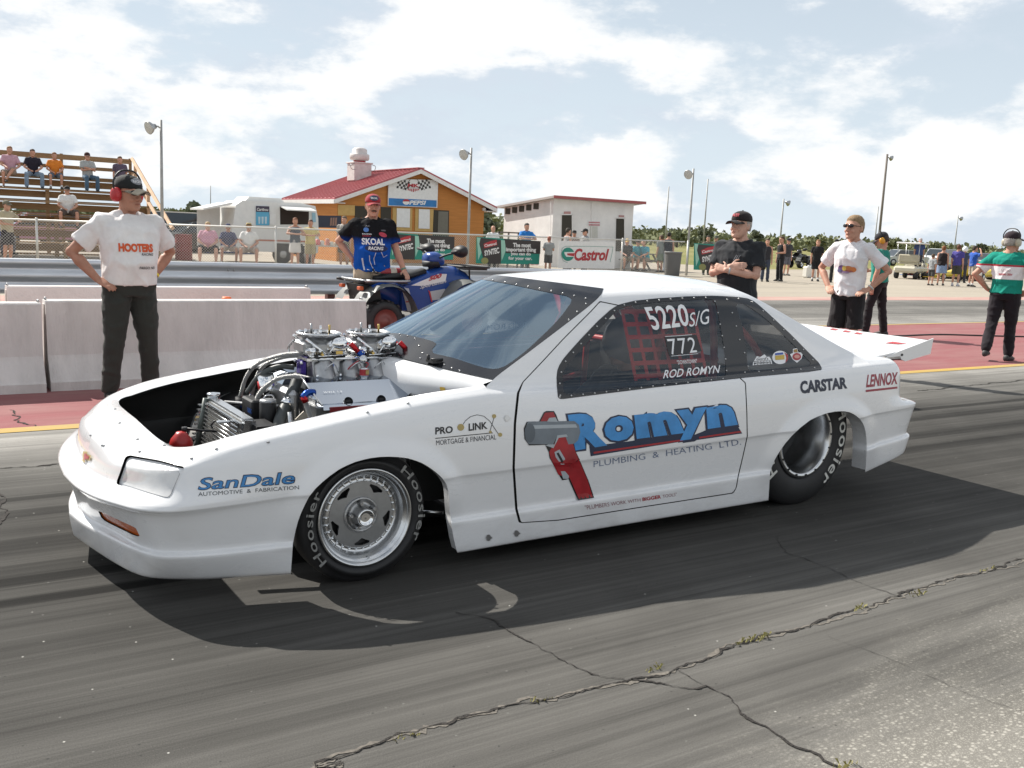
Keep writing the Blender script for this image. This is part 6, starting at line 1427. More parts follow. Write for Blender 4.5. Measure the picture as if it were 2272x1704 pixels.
# ------------------------------------------------------------------ picnic table, litter bin, boxes, cable, tarp
def picnic(px, py, rz, label):
    c = gnd(px, py); o = empty('picnic_table', (c[0], c[1], 0), rz, label=label, cat='table')
    for k in range(5): MB().box((0, -.3 + k * .15, .74), (1.8, .135, .04)).build('top_plank', M_WOODP, o)
    for s in (-1, 1):
        MB().box((0, s * .72, .44), (1.8, .26, .04)).build('bench_plank', M_WOODP, o)
        for x in (-.65, .65): MB().tube([(x, s * .2, .73), (x, s * .72, 0)], .05, 4, smooth=False).build('leg', M_WOODP, o)
    for x in (-.65, .65): MB().box((x, 0, .42), (.05, 1.6, .09)).build('cross_bar', M_WOODP, o)
    return o
picnic(1425, 598, rad(25), 'dark wooden picnic table behind the fence')
c = gnd(1503, 612); o = empty('litter_bin', (c[0], c[1] + .35, 0), label='grey ribbed litter bin beside the last fence lamp post', cat='bin')
MB().lathe([(.001, .0), (.30, 0), (.31, .03), (.335, .5), (.36, .93)] , n=26).build('bin_body', mat('bin_grey', (.12, .12, .12), rough=.7, bump=.4, bscale=20), o); MB().lathe([(.36, .92), (.385, .93), (.385, .98), (.355, .985), (.3, .96), (.001, .95)], n=26).build('bin_rim', cmat((.17, .17, .17), .6), o)
for k, (px, py, l) in enumerate(((1790, 616, 'white plastic jug standing on the pit apron, left of the pair'), (1800, 616, 'white plastic jug standing on the pit apron, right of the pair'))):
    c = gnd(px, py); o = empty('plastic_jug', (c[0], c[1], 0), label=l, cat='jug', group='white jugs on the apron'); MB().rbox((0, 0, .26), (.36, .3, .52), .05).build('jug_body', cmat((.72, .70, .64), .5), o); MB().cyl((.06, 0, .5), (.06, 0, .58), .05).build('jug_cap', K_WH, o)
cab = [(13.2, 10.9, .012), (14.2, 10.62, .012), (14.8, 10.52, .012), (15.4, 10.55, .012), (16.0, 10.5, .012), (16.7, 10.2, .012), (17.6, 9.85, .012), (19, 9.3, .012), (22, 8.4, .012)]
tag(MB().tube(spline(cab, 8), .014, 8).build('cable', M_BLACK), 'black cable lying across the red median', 'cable')
# crumpled grey tarp behind the boot lid
r = np.random.default_rng(5); c = gnd(1880, 790); G = []
for i in range(22):
    row = []
    for j in range(16):
        u, v = i / 21 * 2 - 1, j / 15 * 2 - 1; d = max(abs(u), abs(v)); hgt = max(0, 1 - d ** 3) * (.16 + .06 * math.sin(5 * u + 2 * v) + .06 * r.normal())
        row.append((c[0] + .3 + u * .42, c[1] - .15 + v * .35, .012 + max(0, hgt)))
    G.append(row)
tag(MB().grid(G).build('tarp', cmat((.30, .29, .26), .8, 0, 'cloth')), 'crumpled grey tarp on the ground behind the boot lid', 'tarp')
# ------------------------------------------------------------------ trees
def leafmat(name, c1, c2):
    m, t, b, P = surf(name, .8); n = noise(t, P, .5, 4, .6); n2 = noise(t, P, 3, 3, .6)
    t.links.new(mixc(t, mr(t, n2, .35, .65, 0, .5), mixc(t, mr(t, n, .35, .65), c1, c2), tuple(q * .6 for q in c1)), b.inputs['Base Color']); b.inputs['Specular IOR Level'].default_value = .2; return m
M_LEAF = leafmat('bush_leaves', (.18, .20, .11), (.23, .24, .13)); M_LEAF2 = leafmat('tree_leaves', (.15, .17, .115), (.18, .195, .13)); M_BARK = mat('bark', (.12, .09, .07), rough=.9, var=.3)  # leaf greens lightened to stand in for distance haze
def clump(b, c, rx, ry, rz_, n, s, r):
    for _ in range(n):
        d = r.normal(size=3); d /= np.linalg.norm(d); q = r.random() ** .4
        p = np.array(c) + d * q * np.array([rx, ry, rz_])
        a, e = r.normal(size=3), r.normal(size=3); a /= np.linalg.norm(a); e -= a * (a @ e); e /= np.linalg.norm(e); a = a * s * (.6 + .8 * r.random()); e = e * s * (.5 + .6 * r.random())
        b.add([p - a * .5 - e * .3, p + a * .5 - e * .4, p + a * .3 + e * .5, p - a * .4 + e * .45], [(0, 1, 2, 3)])
prof = tab([(-300, 466), (300, 462), (378, 463), (420, 462), (470, 458), (520, 463), (900, 478), (1060, 480), (1085, 470), (1110, 476), (1390, 500), (1420, 502), (1470, 503), (1500, 508), (1530, 502), (1572, 500), (1590, 510), (1620, 515), (1660, 516), (1700, 520), (1750, 524), (1800, 522), (1830, 519), (1860, 525), (1900, 528), (1950, 530), (1985, 528), (2030, 535), (2080, 536), (2130, 541), (2180, 545), (2272, 552), (2600, 565)])
r = np.random.default_rng(11); b = MB(); b2 = MB()
for px in np.arange(-120, 2420, 7.0):
    D = 150 + 50 * r.random(); z = aty(px, prof(px) + r.normal() * 3.2 + 2 * math.sin(px * .031), D)[2]; X = dirx(px, D)
    if z < 1: continue
    clump(b, (X, D, z * .42), 2.3, 2.5, z * .55, 34, 1.05, r)
for px in np.arange(-120, 2420, 9.0):
    D = 240 + 60 * r.random(); z = aty(px, prof(px) + 1.5 + r.normal() * 1.5, D)[2]; clump(b2, (dirx(px, D), D, z * .45), 3.5, 3, z * .5, 22, 1.6, r)
tag(b.build('bush_line', M_LEAF), 'far line of scrubby green bushes along the horizon', 'bushes', kind='stuff'); tag(b2.build('woodland', M_LEAF2), 'distant dark woodland behind the bushes', 'woodland', kind='stuff')
def tree(px, py, D, w, label, m, n=260):
    t = aty(px, py, D); o = empty('tree', (t[0], D, 0), label=label, cat='tree', group='trees along the horizon'); rr_ = np.random.default_rng(int(px)); H = t[2]
    MB().tube([(0, 0, 0), (.1, 0, H * .4), (-.1, 0, H * .8)], [.25, .16, .05], 7).tube([(.1, 0, H * .4), (w * .4, .2, H * .7)], [.1, .03], 6).tube([(.05, 0, H * .45), (-w * .4, -.2, H * .72)], [.1, .03], 6).build('trunk', M_BARK, o)
    b = MB()
    for k in range(9):
        a = rr_.random() * 2 * PI; q = rr_.random(); clump(b, (w * .55 * q * math.cos(a), w * .5 * q * math.sin(a), H * (.35 + .55 * rr_.random() * (1 - .3 * q))), w * .42, w * .42, H * .16, n // 9, .85, rr_)
    b.build('crown', m, o)
tree(433, 449, 150, 2.0, 'small pointed tree above the bushes right of the left lamp post', M_LEAF2); tree(463, 454, 150, 3.0, 'round tree at the left end of the food trailer awning', M_LEAF); tree(1080, 470, 120, 2.2, 'tree between the orange building and the white hut', M_LEAF2); tree(1504, 512, 140, 3.0, 'bushy tree left of the last fence lamp post', M_LEAF); tree(1568, 502, 140, 3.2, 'bushy tree behind the right bare pole', M_LEAF2)
tree(1674, 511, 140, 2.2, 'tree just right of the black cap of the man with folded arms', M_LEAF2); tree(1985, 525, 150, 3.0, 'tree right of the tall wooden pole', M_LEAF); tree(1815, 520, 150, 3.0, 'rounded tree left of the man in the printed white shirt', M_LEAF); tree(2180, 537, 140, 1.8, 'thin leaning tree near the right marshal', M_LEAF2, 120); tree(2075, 534, 150, 3.4, 'wide tree above the golf cart people', M_LEAF)
# ------------------------------------------------------------------ people
PENDING = []
SKIN = (.50, .27, .19); SKIN2 = (.40, .20, .135); SKIN3 = (.56, .33, .25)
def loft(b, rings, n=16, e=2.3):
    """rings: (centre, u, v, ru, rv); closed with caps"""
    vs = []
    for c, u, v, ru, rv in rings:
        c, u, v = Vector(c), Vector(u), Vector(v)
        for k in range(n):
            a = 2 * PI * k / n; ca, sa = math.cos(a), math.sin(a)
            f = (abs(ca) ** e + abs(sa) ** e) ** (-1 / e)
            vs.append(c + u * (ru * ca * f) + v * (rv * sa * f))
    L = len(rings); fs = [(i * n + k, i * n + (k + 1) % n, (i + 1) * n + (k + 1) % n, (i + 1) * n + k) for i in range(L - 1) for k in range(n)]
    fs += [tuple(reversed(range(n))), tuple((L - 1) * n + k for k in range(n))]
    b.add(vs, fs, True)
def limb(b, pts, rs, n=12):
    b.tube(pts, rs, n)
    for p, r in zip(pts, rs): b.sphere(p, r * .995, n, 7)
UX, UY, UZ = Vector((1, 0, 0)), Vector((0, 1, 0)), Vector((0, 0, 1))
def soften(o, vox, it=3):
    m = o.modifiers.new('r', 'REMESH'); m.mode = 'VOXEL'; m.voxel_size = vox; m.use_smooth_shade = True
    s = o.modifiers.new('s', 'SMOOTH'); s.factor = .5; s.iterations = it; PENDING.append(o); return o
def hand(b, w, d, nrm, side, k, curl=.35, spread=.012):
    """palm, four unequal bent fingers and a thumb; w wrist, d pointing direction, nrm back-of-hand normal"""
    d = Vector(d).normalized(); nrm = (Vector(nrm) - d * Vector(nrm).dot(d)).normalized(); t = d.cross(nrm) * side      # t: towards the thumb
    loft(b, [(w + d * (q * k), t, nrm, a * k, c * k) for q, a, c in ((-.01, .026, .020), (.03, .038, .017), (.07, .043, .015), (.092, .040, .012))], 12)
    for i, (off, ln) in enumerate(((.030, .072), (.010, .080), (-.011, .074), (-.031, .058))):
        p0 = w + d * (.085 * k) + t * (off * k); dd = (d + t * (off * spread * 30 * .2)).normalized()
        p1 = p0 + dd * (ln * .5 * k); d2 = (dd - nrm * curl * 1.4).normalized(); p2 = p1 + d2 * (ln * .32 * k); d3 = (d2 - nrm * curl * 1.4).normalized(); p3 = p2 + d3 * (ln * .26 * k)
        limb(b, [p0, p1, p2, p3], [.0098 * k, .0092 * k, .0082 * k, .007 * k], 8)
    q0 = w + d * (.022 * k) + t * (.030 * k); q1 = q0 + (d * .6 + t * .75 - nrm * .2).normalized() * (.042 * k); q2 = q1 + (d * .95 + t * .25 - nrm * .25).normalized() * (.032 * k)
    limb(b, [q0, q1, q2], [.013 * k, .0112 * k, .0085 * k], 8)
def person(label, x, y, rz, h=1.78, skin=SKIN, shirt=(.7, .7, .7), sleeve='short', pants=(.03, .03, .035), leg='long', hair=(.10, .06, .035), hat=None, girth=1.0, belly=0.0, armL='down', armR='down', legs='stand',
           seat=None, z=0.0, lean=0.0, head=(0, 0), glasses=None, muffs=None, hero=False, tuck=False, shirtmat=None, moustache=None, group=None, shoes=(.03, .03, .03), socks=None, name='person', hem=None, chest=1.0, bald=False, capbrim=0.0, beltcol=None):
    k = h / 1.8
    o = empty(name, (x, y, z), rz, label=label, cat='person', group=group)
    dz = 0.0 if seat is None else (seat + .10) / k - .93
    S = lambda p: Vector((p[0] * k, p[1] * k, (p[2] + (dz if p[2] > .6 or seat is not None else 0)) * k))
    T = lambda p: S((p[0], p[1] + lean * max(0, p[2] - .93), p[2]))          # torso leans forward (-y) when lean < 0
    vox = .0065 if hero else (.016 if h > 1.3 else .014)
    g = girth
    TR = [(.86, .150, .105, .0), (.93, .172 , .120, .005), (1.02, .165, .112 + belly * .5, -.35 * belly), (1.12, .160, .112 + belly * .9, -.7 * belly), (1.22, .170, .118 + belly * .6, -.5 * belly), (1.32, .184 * chest, .124, -.01), (1.41, .186 * chest, .112, .0), (1.465, .142, .086, .005), (1.495, .075, .066, .01)]
    def torso(b, lo, hi, inf, cut=1.0):
        rg = [(T((0, yo, zz)), UX, UY, (w * g + inf) * k * cut, (dd * g + inf) * k) for zz, w, dd, yo in TR if lo <= zz <= hi]
        loft(b, rg, 24, 2.2)
    sh = {s: T((s * .185 * (.9 + .1 * g) * chest, .0, 1.435)) for s in (-1, 1)}
    def arm(spec, s):
        a = sh[s]
        if isinstance(spec, tuple): e, w, hd, nr = [Vector(q) for q in spec]; return a, a + Vector((e.x * s, e.y, e.z)) * k, a + Vector((w.x * s, w.y, w.z)) * k, Vector((hd.x * s, hd.y, hd.z)), Vector((nr.x * s, nr.y, nr.z))
        P = {'down': ((.045, .03, -.29), (.05, -.03, -.555), (-.05, -.1, -1), (1, -.2, 0)), 'hips': ((.21, .10, -.235), (.055, -.03, -.445), (-.55, -.72, -.38), (.3, -.25, .9)), 'hipsback': ((.20, .16, -.22), (.03, .09, -.43), (-.7, .2, -.5), (.4, .6, .6)),
             'crossed': ((.035, -.10, -.265), (-.225, -.225, -.185), (-.95, .12, .1), (-.1, -.9, .2)), 'crossed2': ((.04, -.09, -.265), (-.215, -.255, -.225), (-.95, .1, .25), (-.1, -.9, .2)), 'lap': ((.10, -.10, -.27), (-.07, -.32, -.40), (-.5, -.8, -.2), (0, -.3, 1)), 'knees': ((.10, -.12, -.25), (-.02, -.36, -.33), (-.3, -.8, -.4), (0, -.4, .9)),
             'fence': ((.13, -.18, -.20), (-.06, -.38, -.20), (-.9, -.2, -.1), (0, -.3, 1)), 'brow': ((.20, -.10, -.06), (.02, -.16, .20), (-.8, -.1, .4), (0, -.9, .3)), 'carry': ((.06, -.0, -.28), (.0, -.25, -.30), (0, -1, -.1), (1, 0, .2)), 'rack': ((.14, -.06, -.27), (.20, -.22, -.50), (.3, -.8, -.4), (.3, -.3, .9)), 'wheel': ((.06, -.2, -.22), (-.08, -.45, -.15), (0, -1, .2), (0, -.3, 1))}[spec]
        return arm(P, s)
    hp = {s: S((s * .092 * (.85 + .15 * g), 0, .92)) for s in (-1, 1)}
    if legs == 'stand': KN = {s: S((s * .105, -.02, .50)) for s in (-1, 1)}; AN = {s: S((s * .115, .015, .085)) for s in (-1, 1)}
    elif legs == 'wide': KN = {s: S((s * .135, -.03, .50)) for s in (-1, 1)}; AN = {s: S((s * .165, .01, .085)) for s in (-1, 1)}
    elif legs == 'stride': KN = {-1: S((-.10, -.05, .50)), 1: S((.11, .10, .52))}; AN = {-1: S((-.13, .02, .085)), 1: S((.09, .33, .15))}
    elif legs == 'step': KN = {-1: S((-.115, .06, .50)), 1: S((.10, -.10, .51))}; AN = {-1: S((-.13, .12, .085)), 1: S((.10, -.12, .085))}
    else:
        KN = {s: hp[s] + Vector((s * (.10 if legs == 'sit' else .16), -.43, -.01)) * k for s in (-1, 1)}; low = Vector((0, .02, -.44))
        if legs == 'legcross': KN[1] = hp[1] + Vector((-.06, -.42, .09)) * k
        AN = {s: KN[s] + low * k for s in (-1, 1)}
        if legs == 'legcross': AN[1] = KN[1] + Vector((-.22, -.12, -.34)) * k
    body = MB()
    torso(body, .8, 1.5, -.012)
    nk = T((0, .012, 1.47)); hc = T((0, -.014, 1.668)); yaw, pit = head
    HR = 1.13 * Matrix.Rotation(rad(yaw), 3, 'Z') @ Matrix.Rotation(rad(pit), 3, 'X')
    H = lambda p: hc + HR @ (Vector(p) * k)
    loft(body, [(nk, UX, UY, .068 * k * g ** .5, .066 * k), (T((0, .008, 1.54)), UX, UY, .060 * k * g ** .5, .060 * k), (H((0, .015, -.05)), UX, UY, .056 * k, .056 * k)], 16, 2)
    HD = [(-.118, .026, -.080, -.030), (-.108, .040, -.094, .0), (-.085, .055, -.098, .035), (-.05, .066, -.096, .066), (-.015, .072, -.094, .086), (.02, .0755, -.097, .096), (.05, .0755, -.094, .098), (.08, .068, -.080, .088), (.105, .050, -.055, .066), (.118, .025, -.025, .035)]
    fl = 1 + .06 * (g - 1)
    loft(body, [(H((0, (f + bk) / 2, zz)), HR @ UX, HR @ UY, w * k * fl, (bk - f) / 2 * k) for zz, w, f, bk in HD], 22, 2.1)
    limb(body, [H((0, -.096, .018)), H((0, -.112, -.012)), H((0, -.118, -.028))], [.010 * k, .012 * k, .015 * k], 10)
    for s in (-1, 1):
        body.sphere(H((s * .013, -.106, -.031)), .0105 * k, 8, 6); body.sphere(H((s * .076, .012, -.008)), (.010 * k, .02 * k, .032 * k), 8, 6, HR); body.tube([H((s * .008, -.098, .034)), H((s * .030, -.096, .037)), H((s * .055, -.078, .030))], .008 * k, 8)
        body.sphere(H((s * .035, -.078, -.035)), (.022 * k, .018 * k, .018 * k), 8, 6, HR)
    body.sphere(H((0, -.094, -.098)), (.02 * k, .014 * k, .014 * k), 8, 6, HR); body.tube([H((-.020, -.092, -.063)), H((0, -.100, -.061)), H((.020, -.092, -.063))], .0075 * k, 8)
    for s in (-1, 1): limb(body, [T((s * .15, .005, 1.435)), T((s * .045, .012, 1.515))], [.046 * k, .040 * k], 10)
    arms = {}
    for s, sp in ((1, armL), (-1, armR)):
        a, e, w, hd, nr = arm(sp, s); arms[s] = (a, e, w)
        m1 = a.lerp(e, .45); m2 = e.lerp(w, .3)
        limb(body, [a, m1, e, m2, w], [.056 * k * g ** .6, .050 * k * g ** .6, .041 * k * g ** .5, .044 * k * g ** .5, .029 * k], 14)
        if hero: hand(body, w, hd, nr, s, k)
        else: hd = hd.normalized(); limb(body, [w, w + hd * .08 * k, w + hd * .15 * k], [.03 * k, .036 * k, .022 * k], 10)
    if leg != 'long':
        for s in (-1, 1): limb(body, [hp[s], KN[s].lerp(hp[s], .35), KN[s], KN[s].lerp(AN[s], .3), AN[s]], [.088 * k * g, .066 * k * g ** .8, .052 * k * g ** .6, .056 * k * g ** .7, .034 * k], 14)
    soften(body.build('body', cmat(skin, .5, 0, 'skin'), o), vox, 3)
    # shirt
    if sleeve != 'none' or True:
        b = MB(); lo = hem if hem else (.98 if tuck else .90)
        rg = [(T((0, yo, zz)), UX, UY, (w * g + .016) * k, (dd * g + .016) * k) for zz, w, dd, yo in TR if zz >= lo - .001 and zz < 1.47]
        w0, d0, y0_ = [np.interp(lo, [q[0] for q in TR], [q[i] for q in TR]) for i in (1, 2, 3)]
        rg = [(T((0, y0_, lo)), UX, UY, (w0 * g + .020) * k, (d0 * g + .020) * k)] + [r for r in rg if r[0].z > T((0, 0, lo)).z + .01]
        if sleeve == 'none':
            rg = [(c, u, v, ru * (.93 if c.z > T((0, 0, 1.25)).z else 1), rv) for c, u, v, ru, rv in rg]; loft(b, rg, 24, 2.2); loft(b, [(T((0, .0, 1.40)), UX, UY, .14 * k, .105 * k), (T((0, .005, 1.475)), UX, UY, .10 * k, .088 * k)], 18, 2.2)
        else:
            loft(b, rg, 24, 2.2); loft(b, [(T((0, 0, 1.40)), UX, UY, (.180 * g * chest + .012) * k, (.113 * g + .014) * k), (T((0, .004, 1.455)), UX, UY, (.152 * g + .014) * k, (.096 * g + .014) * k), (T((0, .008, 1.490)), UX, UY, (.098 * g + .008) * k, (.080 * g + .012) * k), (T((0, .009, 1.503)), UX, UY, .088 * k * g ** .5, .084 * k * g ** .5)], 24, 2.2)
            for s in (-1, 1):
                a, e, w = arms[s]; f = .72 if sleeve == 'short' else 1.0; q = a.lerp(e, f); inn = Vector((-s * .04, 0, .0)) * k
                limb(b, [T((s * .15, .0, 1.425)), T((s * .095, .008, 1.465)), T((s * .062, .010, 1.485))], [.076 * k, .064 * k, .052 * k], 12)
                limb(b, [a + inn, a], [.075 * k * g ** .6, .076 * k * g ** .6], 14)
                b.tube([a, a.lerp(e, f * .5), q], [.074 * k * g ** .6, .074 * k * g ** .6, .079 * k * g ** .5], 16)
                if sleeve == 'long': limb(b, [e, e.lerp(w, .95)], [.058 * k, .042 * k], 12)
        so = b.build('shirt', shirtmat or cmat(shirt, .8, 0, 'cloth'), o); soften(so, max(vox, .008), 4 if hero else 3)
    if hero: MB().tube([tuple(T((.088 * g ** .5 * math.cos(a), .010 + .082 * math.sin(a), 1.497 - .014 * (math.sin(a) < 0) * abs(math.sin(a))))) for a in np.linspace(0, 2 * PI, 29)], .0105 * k, 8).build('collar', shirtmat or cmat(shirt, .8, 0, 'cloth'), o)
    # trousers / shorts / skirt
    b = MB(); top = 1.03
    rg = [(T((0, yo, zz)), UX, UY, (w * g + .010) * k, (dd * g + .010) * k) for zz, w, dd, yo in TR if zz < 1.0] + [(T((0, -.35 * belly, top)), UX, UY, (.162 * g + .006) * k, (.112 * g + belly * .4 + .006) * k)]
    loft(b, rg, 22, 2.2)
    if leg == 'skirt':
        c0 = S((0, 0, .92)); loft(b, [(c0, UX, UY, .19 * k * g, .135 * k * g), (S((0, -.01, .56)), UX, UY, .225 * k * g, .16 * k * g)], 22, 2)
    else:
        for s in (-1, 1):
            hq, kn, an = hp[s], KN[s], AN[s]
            if leg == 'long': limb(b, [hq, hq.lerp(kn, .5), kn, kn.lerp(an, .45), an + Vector((0, .0, .03)) * k], [.100 * k * g, .088 * k * g, .070 * k * g ** .7, .072 * k, .068 * k], 16)
            else:
                f = .93 if leg == 'shorts' else .6; limb(b, [hq], [.104 * k * g], 14); b.tube([hq, hq.lerp(kn, f * .5), hq.lerp(kn, f)], [.104 * k * g, .100 * k * g, .103 * k * g ** .8], 16)
    soften(b.build('skirt' if leg == 'skirt' else 'trousers' if leg == 'long' else 'shorts', cmat(pants, .8, 0, 'cloth'), o), max(vox, .008), 3)
    if beltcol: MB().lathe([(.172 * k * g + .008, .0), (.172 * k * g + .010, .035 * k)], (0, 0, 1), (0, 0, 0), 28).build('belt', cmat(beltcol), o).scale = (1, .74 + belly, 1); o.children[-1].location = T((0, -.2 * belly, .975))
    for s in (-1, 1):
        a = AN[s]; b = MB(); ya = (KN[s] - a); toe = -1.0
        fw = Vector((s * .12, -1, 0)).normalized(); sd = Vector((fw.y, -fw.x, 0)); zz = a.z - .085 * k if seat is None or legs != 'x' else a.z
        base = Vector((a.x, a.y, max(a.z - .085 * k, -z if seat is None else a.z - .085 * k)))
        loft(b, [(base + fw * (q * k) + UZ * (hh * .5 * k), sd, UZ, ww * k, hh * .5 * k) for q, ww, hh in ((-.085, .026, .06), (-.07, .036, .085), (-.02, .040, .10), (.04, .042, .092), (.10, .047, .068), (.15, .045, .052), (.175, .030, .036))], 14, 2.6)
        b.build('shoe', cmat(shoes, .6), o)
        if socks and leg != 'long': MB().tube([a - Vector((0, 0, .02)), a + Vector((0, 0, .07 * k))], [.042 * k, .044 * k], 12).build('sock', cmat(socks, .9), o)
    # hair, hat, glasses, ear muffs
    if not bald:
        b = MB()
        loft(b, [(H((0, .032, -.045)), HR @ UX, HR @ UY, .066 * k, .068 * k), (H((0, .026, 0)), HR @ UX, HR @ UY, .0785 * k, .080 * k), (H((0, .014, .045)), HR @ UX, HR @ UY, .0815 * k, .095 * k), (H((0, .004, .085)), HR @ UX, HR @ UY, .075 * k, .093 * k), (H((0, .006, .115)), HR @ UX, HR @ UY, .052 * k, .066 * k), (H((0, .008, .129)), HR @ UX, HR @ UY, .022 * k, .03 * k)], 20, 2.1)
        if hero: b.tube([H((-.074, .0, .03)), H((-.076, .0, -.01))], .008, 6).tube([H((.074, .0, .03)), H((.076, .0, -.01))], .008, 6)
        b.build('hair', cmat(hair, .7, 0, 'hair'), o)
    if moustache: MB().tube([H((-.030, -.094, -.052)), H((0, -.106, -.046)), H((.030, -.094, -.052))], [.006 * k, .0105 * k, .006 * k], 8).build('moustache', cmat(moustache, .7, 0, 'hair'), o)
    if hero:
        for s in (-1, 1): MB().sphere(H((s * .031, -.085, .016)), .0125 * k, 10, 7).build('eye', cmat((.10, .07, .05), .2), o)
        MB().tube([H((-.021, -.0985, -.062)), H((0, -.1075, -.0605)), H((.021, -.0985, -.062))], .0042 * k, 6).build('mouth', cmat((skin[0] * .72, skin[1] * .55, skin[2] * .55)), o)
    if hat:
        col, kind = hat if isinstance(hat[0], tuple) else (hat, 'cap'); b = MB(); mc = cmat(col, .8, 0, 'cloth')
        if kind == 'straw':
            b.lathe([(.155 * k, .0), (.165 * k, .008), (.09 * k, .012), (.088 * k, .06), (.075 * k, .085), (.001, .09)], HR @ UZ, H((0, 0, .05)), 24); b.build('straw_hat', mc, o); MB().lathe([(.0915 * k, .014), (.091 * k, .035)], HR @ UZ, H((0, 0, .05)), 24).build('hat_band', cmat((.12, .08, .05)), o)
        elif kind == 'helmet': b.sphere(H((0, .005, .02)), (.125 * k, .145 * k, .135 * k), 18, 12, HR); b.build('helmet', cmat(col, .2), o)
        else:
            loft(b, [(H((0, .003, zz)), HR @ UX, HR @ UY, w * k, d * k) for zz, w, d in ((.040, .0855, .1035), (.062, .0865, .1045), (.088, .081, .098), (.112, .066, .080), (.128, .042, .052), (.135, .015, .02))], 24, 2.1); ca = b.build('cap', mc, o)
            br = HR @ Matrix.Rotation(rad(capbrim), 3, 'Z'); HB = lambda p: hc + br @ (Vector(p) * k); G = []
            for i in range(7):
                t = i / 6; row = []
                for j in range(9):
                    u = j / 8 * 2 - 1; row.append(HB((u * .078 * (1 - .18 * t * t), -.085 - t * .085 * (1 - .28 * u * u) + .045 * u * u * (1 - t), .050 - .028 * u * u - t * .016)))
                G.append(row)
            vb = MB(); vb.grid([[tuple(p) for p in r] for r in G]); vb.grid([[tuple(p - UZ * .006) for p in r] for r in G], flip=True); vb.build('cap_brim', cmat(beltcol if False else col, .8, 0, 'cloth'), o); MB().sphere(H((0, .003, .136)), .009 * k, 8, 5).build('cap_button', mc, o)
    if glasses:
        b = MB()
        for s in (-1, 1): loft(b, [(H((s * .034, -.103, .016)), HR @ Vector((1, s * .22, 0)), HR @ UZ, .029 * k, .018 * k), (H((s * .034, -.108, .016)), HR @ Vector((1, s * .22, 0)), HR @ UZ, .027 * k, .016 * k)], 14, 2.6); b.tube([H((s * .062, -.094, .02)), H((s * .078, .01, .012))], .0035 * k, 6)
        b.tube([H((-.01, -.107, .02)), H((.01, -.107, .02))], .004 * k, 6); b.build('sunglasses', cmat(glasses, .08), o)
    if muffs:
        mu = None
        for s in (-1, 1):
            mq = MB(); loft(mq, [(H((s * q, .012, -.008)), HR @ UY, HR @ UZ, a * k, c * k) for q, a, c in ((.072, .034, .042), (.082, .040, .050), (.105, .040, .050), (.120, .030, .040), (.124, .012, .018))], 18, 2.4); mq.build('ear_muff', cmat(muffs, .35), o)
        MB().tube(spline([H((-.112, .012, .02)), H((-.118, .012, .09)), H((-.07, .012, .15)), H((0, .012, .165)), H((.07, .012, .15)), H((.118, .012, .09)), H((.112, .012, .02))], 5), .0075 * k, 8).build('head_band', M_BLACK, o)
    return o, dict(k=k, T=T, H=H, HR=HR, arms=arms, hc=hc)
def facing(x, y, toward, right=0.0):
    """rotation so that the person looks `toward` camera (1) or away (-1) plus a share to the image right"""
    c = Vector((-x, -y)).normalized() * toward; r = Vector((RM[0][0], RM[1][0])).normalized() * right; f = c + r; return math.atan2(f.x, -f.y)
def spot(px, depth):
    r = dirx(px, 1.0); y = depth / (r * RM[0][2] + RM[1][2]); return r * y, y
from mathutils import noise as mnoise
def folds(me, kind, seed):
    n = len(me.vertices); co = np.zeros(n * 3); me.vertices.foreach_get('co', co); co = co.reshape(-1, 3); nr = np.zeros(n * 3); me.vertices.foreach_get('normal', nr); nr = nr.reshape(-1, 3)
    fx, fz, amp = {'shirt': (7, 4.5, .021), 'trousers': (5, 8, .014), 'shorts': (8, 4, .014), 'skirt': (9, 3, .014)}[kind]; sd = seed * .37
    d = np.array([abs(mnoise.noise(Vector((x * fx + z * 2.5 + sd, y * fx, z * fz - x * 1.5)))) * -1.7 + .5 * mnoise.noise(Vector((x * fx * 2.3 + sd, y * fx * 2.3 + z * 5, z * fz * 2.1))) for x, y, z in co])
    co += nr * (np.clip(d + .45, -.08, 1.2) * amp)[:, None]; me.vertices.foreach_set('co', co.ravel()); me.update()
def bake_all():
    bpy.context.view_layer.update(); dg = bpy.context.evaluated_depsgraph_get()
    done = [(ob, bpy.data.meshes.new_from_object(ob.evaluated_get(dg))) for ob in PENDING]
    for ob, me in done:
        ob.modifiers.clear(); nm = ob.data.name; ob.data = me; me.name = nm
        me.polygons.foreach_set('use_smooth', [True] * len(me.polygons))
        kind = ob.name.split('.')[0]
        if kind in ('shirt', 'trousers', 'shorts', 'skirt'): folds(me, kind, sum(map(ord, ob.name)))
    PENDING.clear()
HERO = {}
# --- marshals, crew and bystanders round the car
x, y = 1.62, 8.32
HERO['crew'] = person('man in white T-shirt, black cap and red ear muffs by the barrier', x, y, facing(x, y, 1, .42), 1.80, SKIN2, (.74, .72, .71), pants=(.034, .036, .032), hat=(.018, .02, .02), girth=1.18, belly=.035, armR='hips', armL='hipsback', legs='wide', head=(22, 4), glasses=(.01, .012, .014), muffs=(.42, .025, .03), hero=True, tuck=True, hem=.945, shoes=(.015, .015, .015), chest=1.06, capbrim=6)
x, y = spot(826, 12.9)
def band_mat(name, stops, lo, hi, noise_amt=.06):
    m, t, b, P = surf(name, .8); sp = N(t, 'ShaderNodeSeparateXYZ'); t.links.new(P, sp.inputs[0]); n = noise(t, P, 7, 4, .6)
    z = M(t, 'ADD', sp.outputs[2], M(t, 'MULTIPLY', M(t, 'SUBTRACT', n, .5), noise_amt)); c = ramp(t, mr(t, z, lo, hi), stops)
    n2 = noise(t, P, 9, 3, .5); setbump(t, b, n2, .4, .02); t.links.new(c, b.inputs['Base Color']); return m
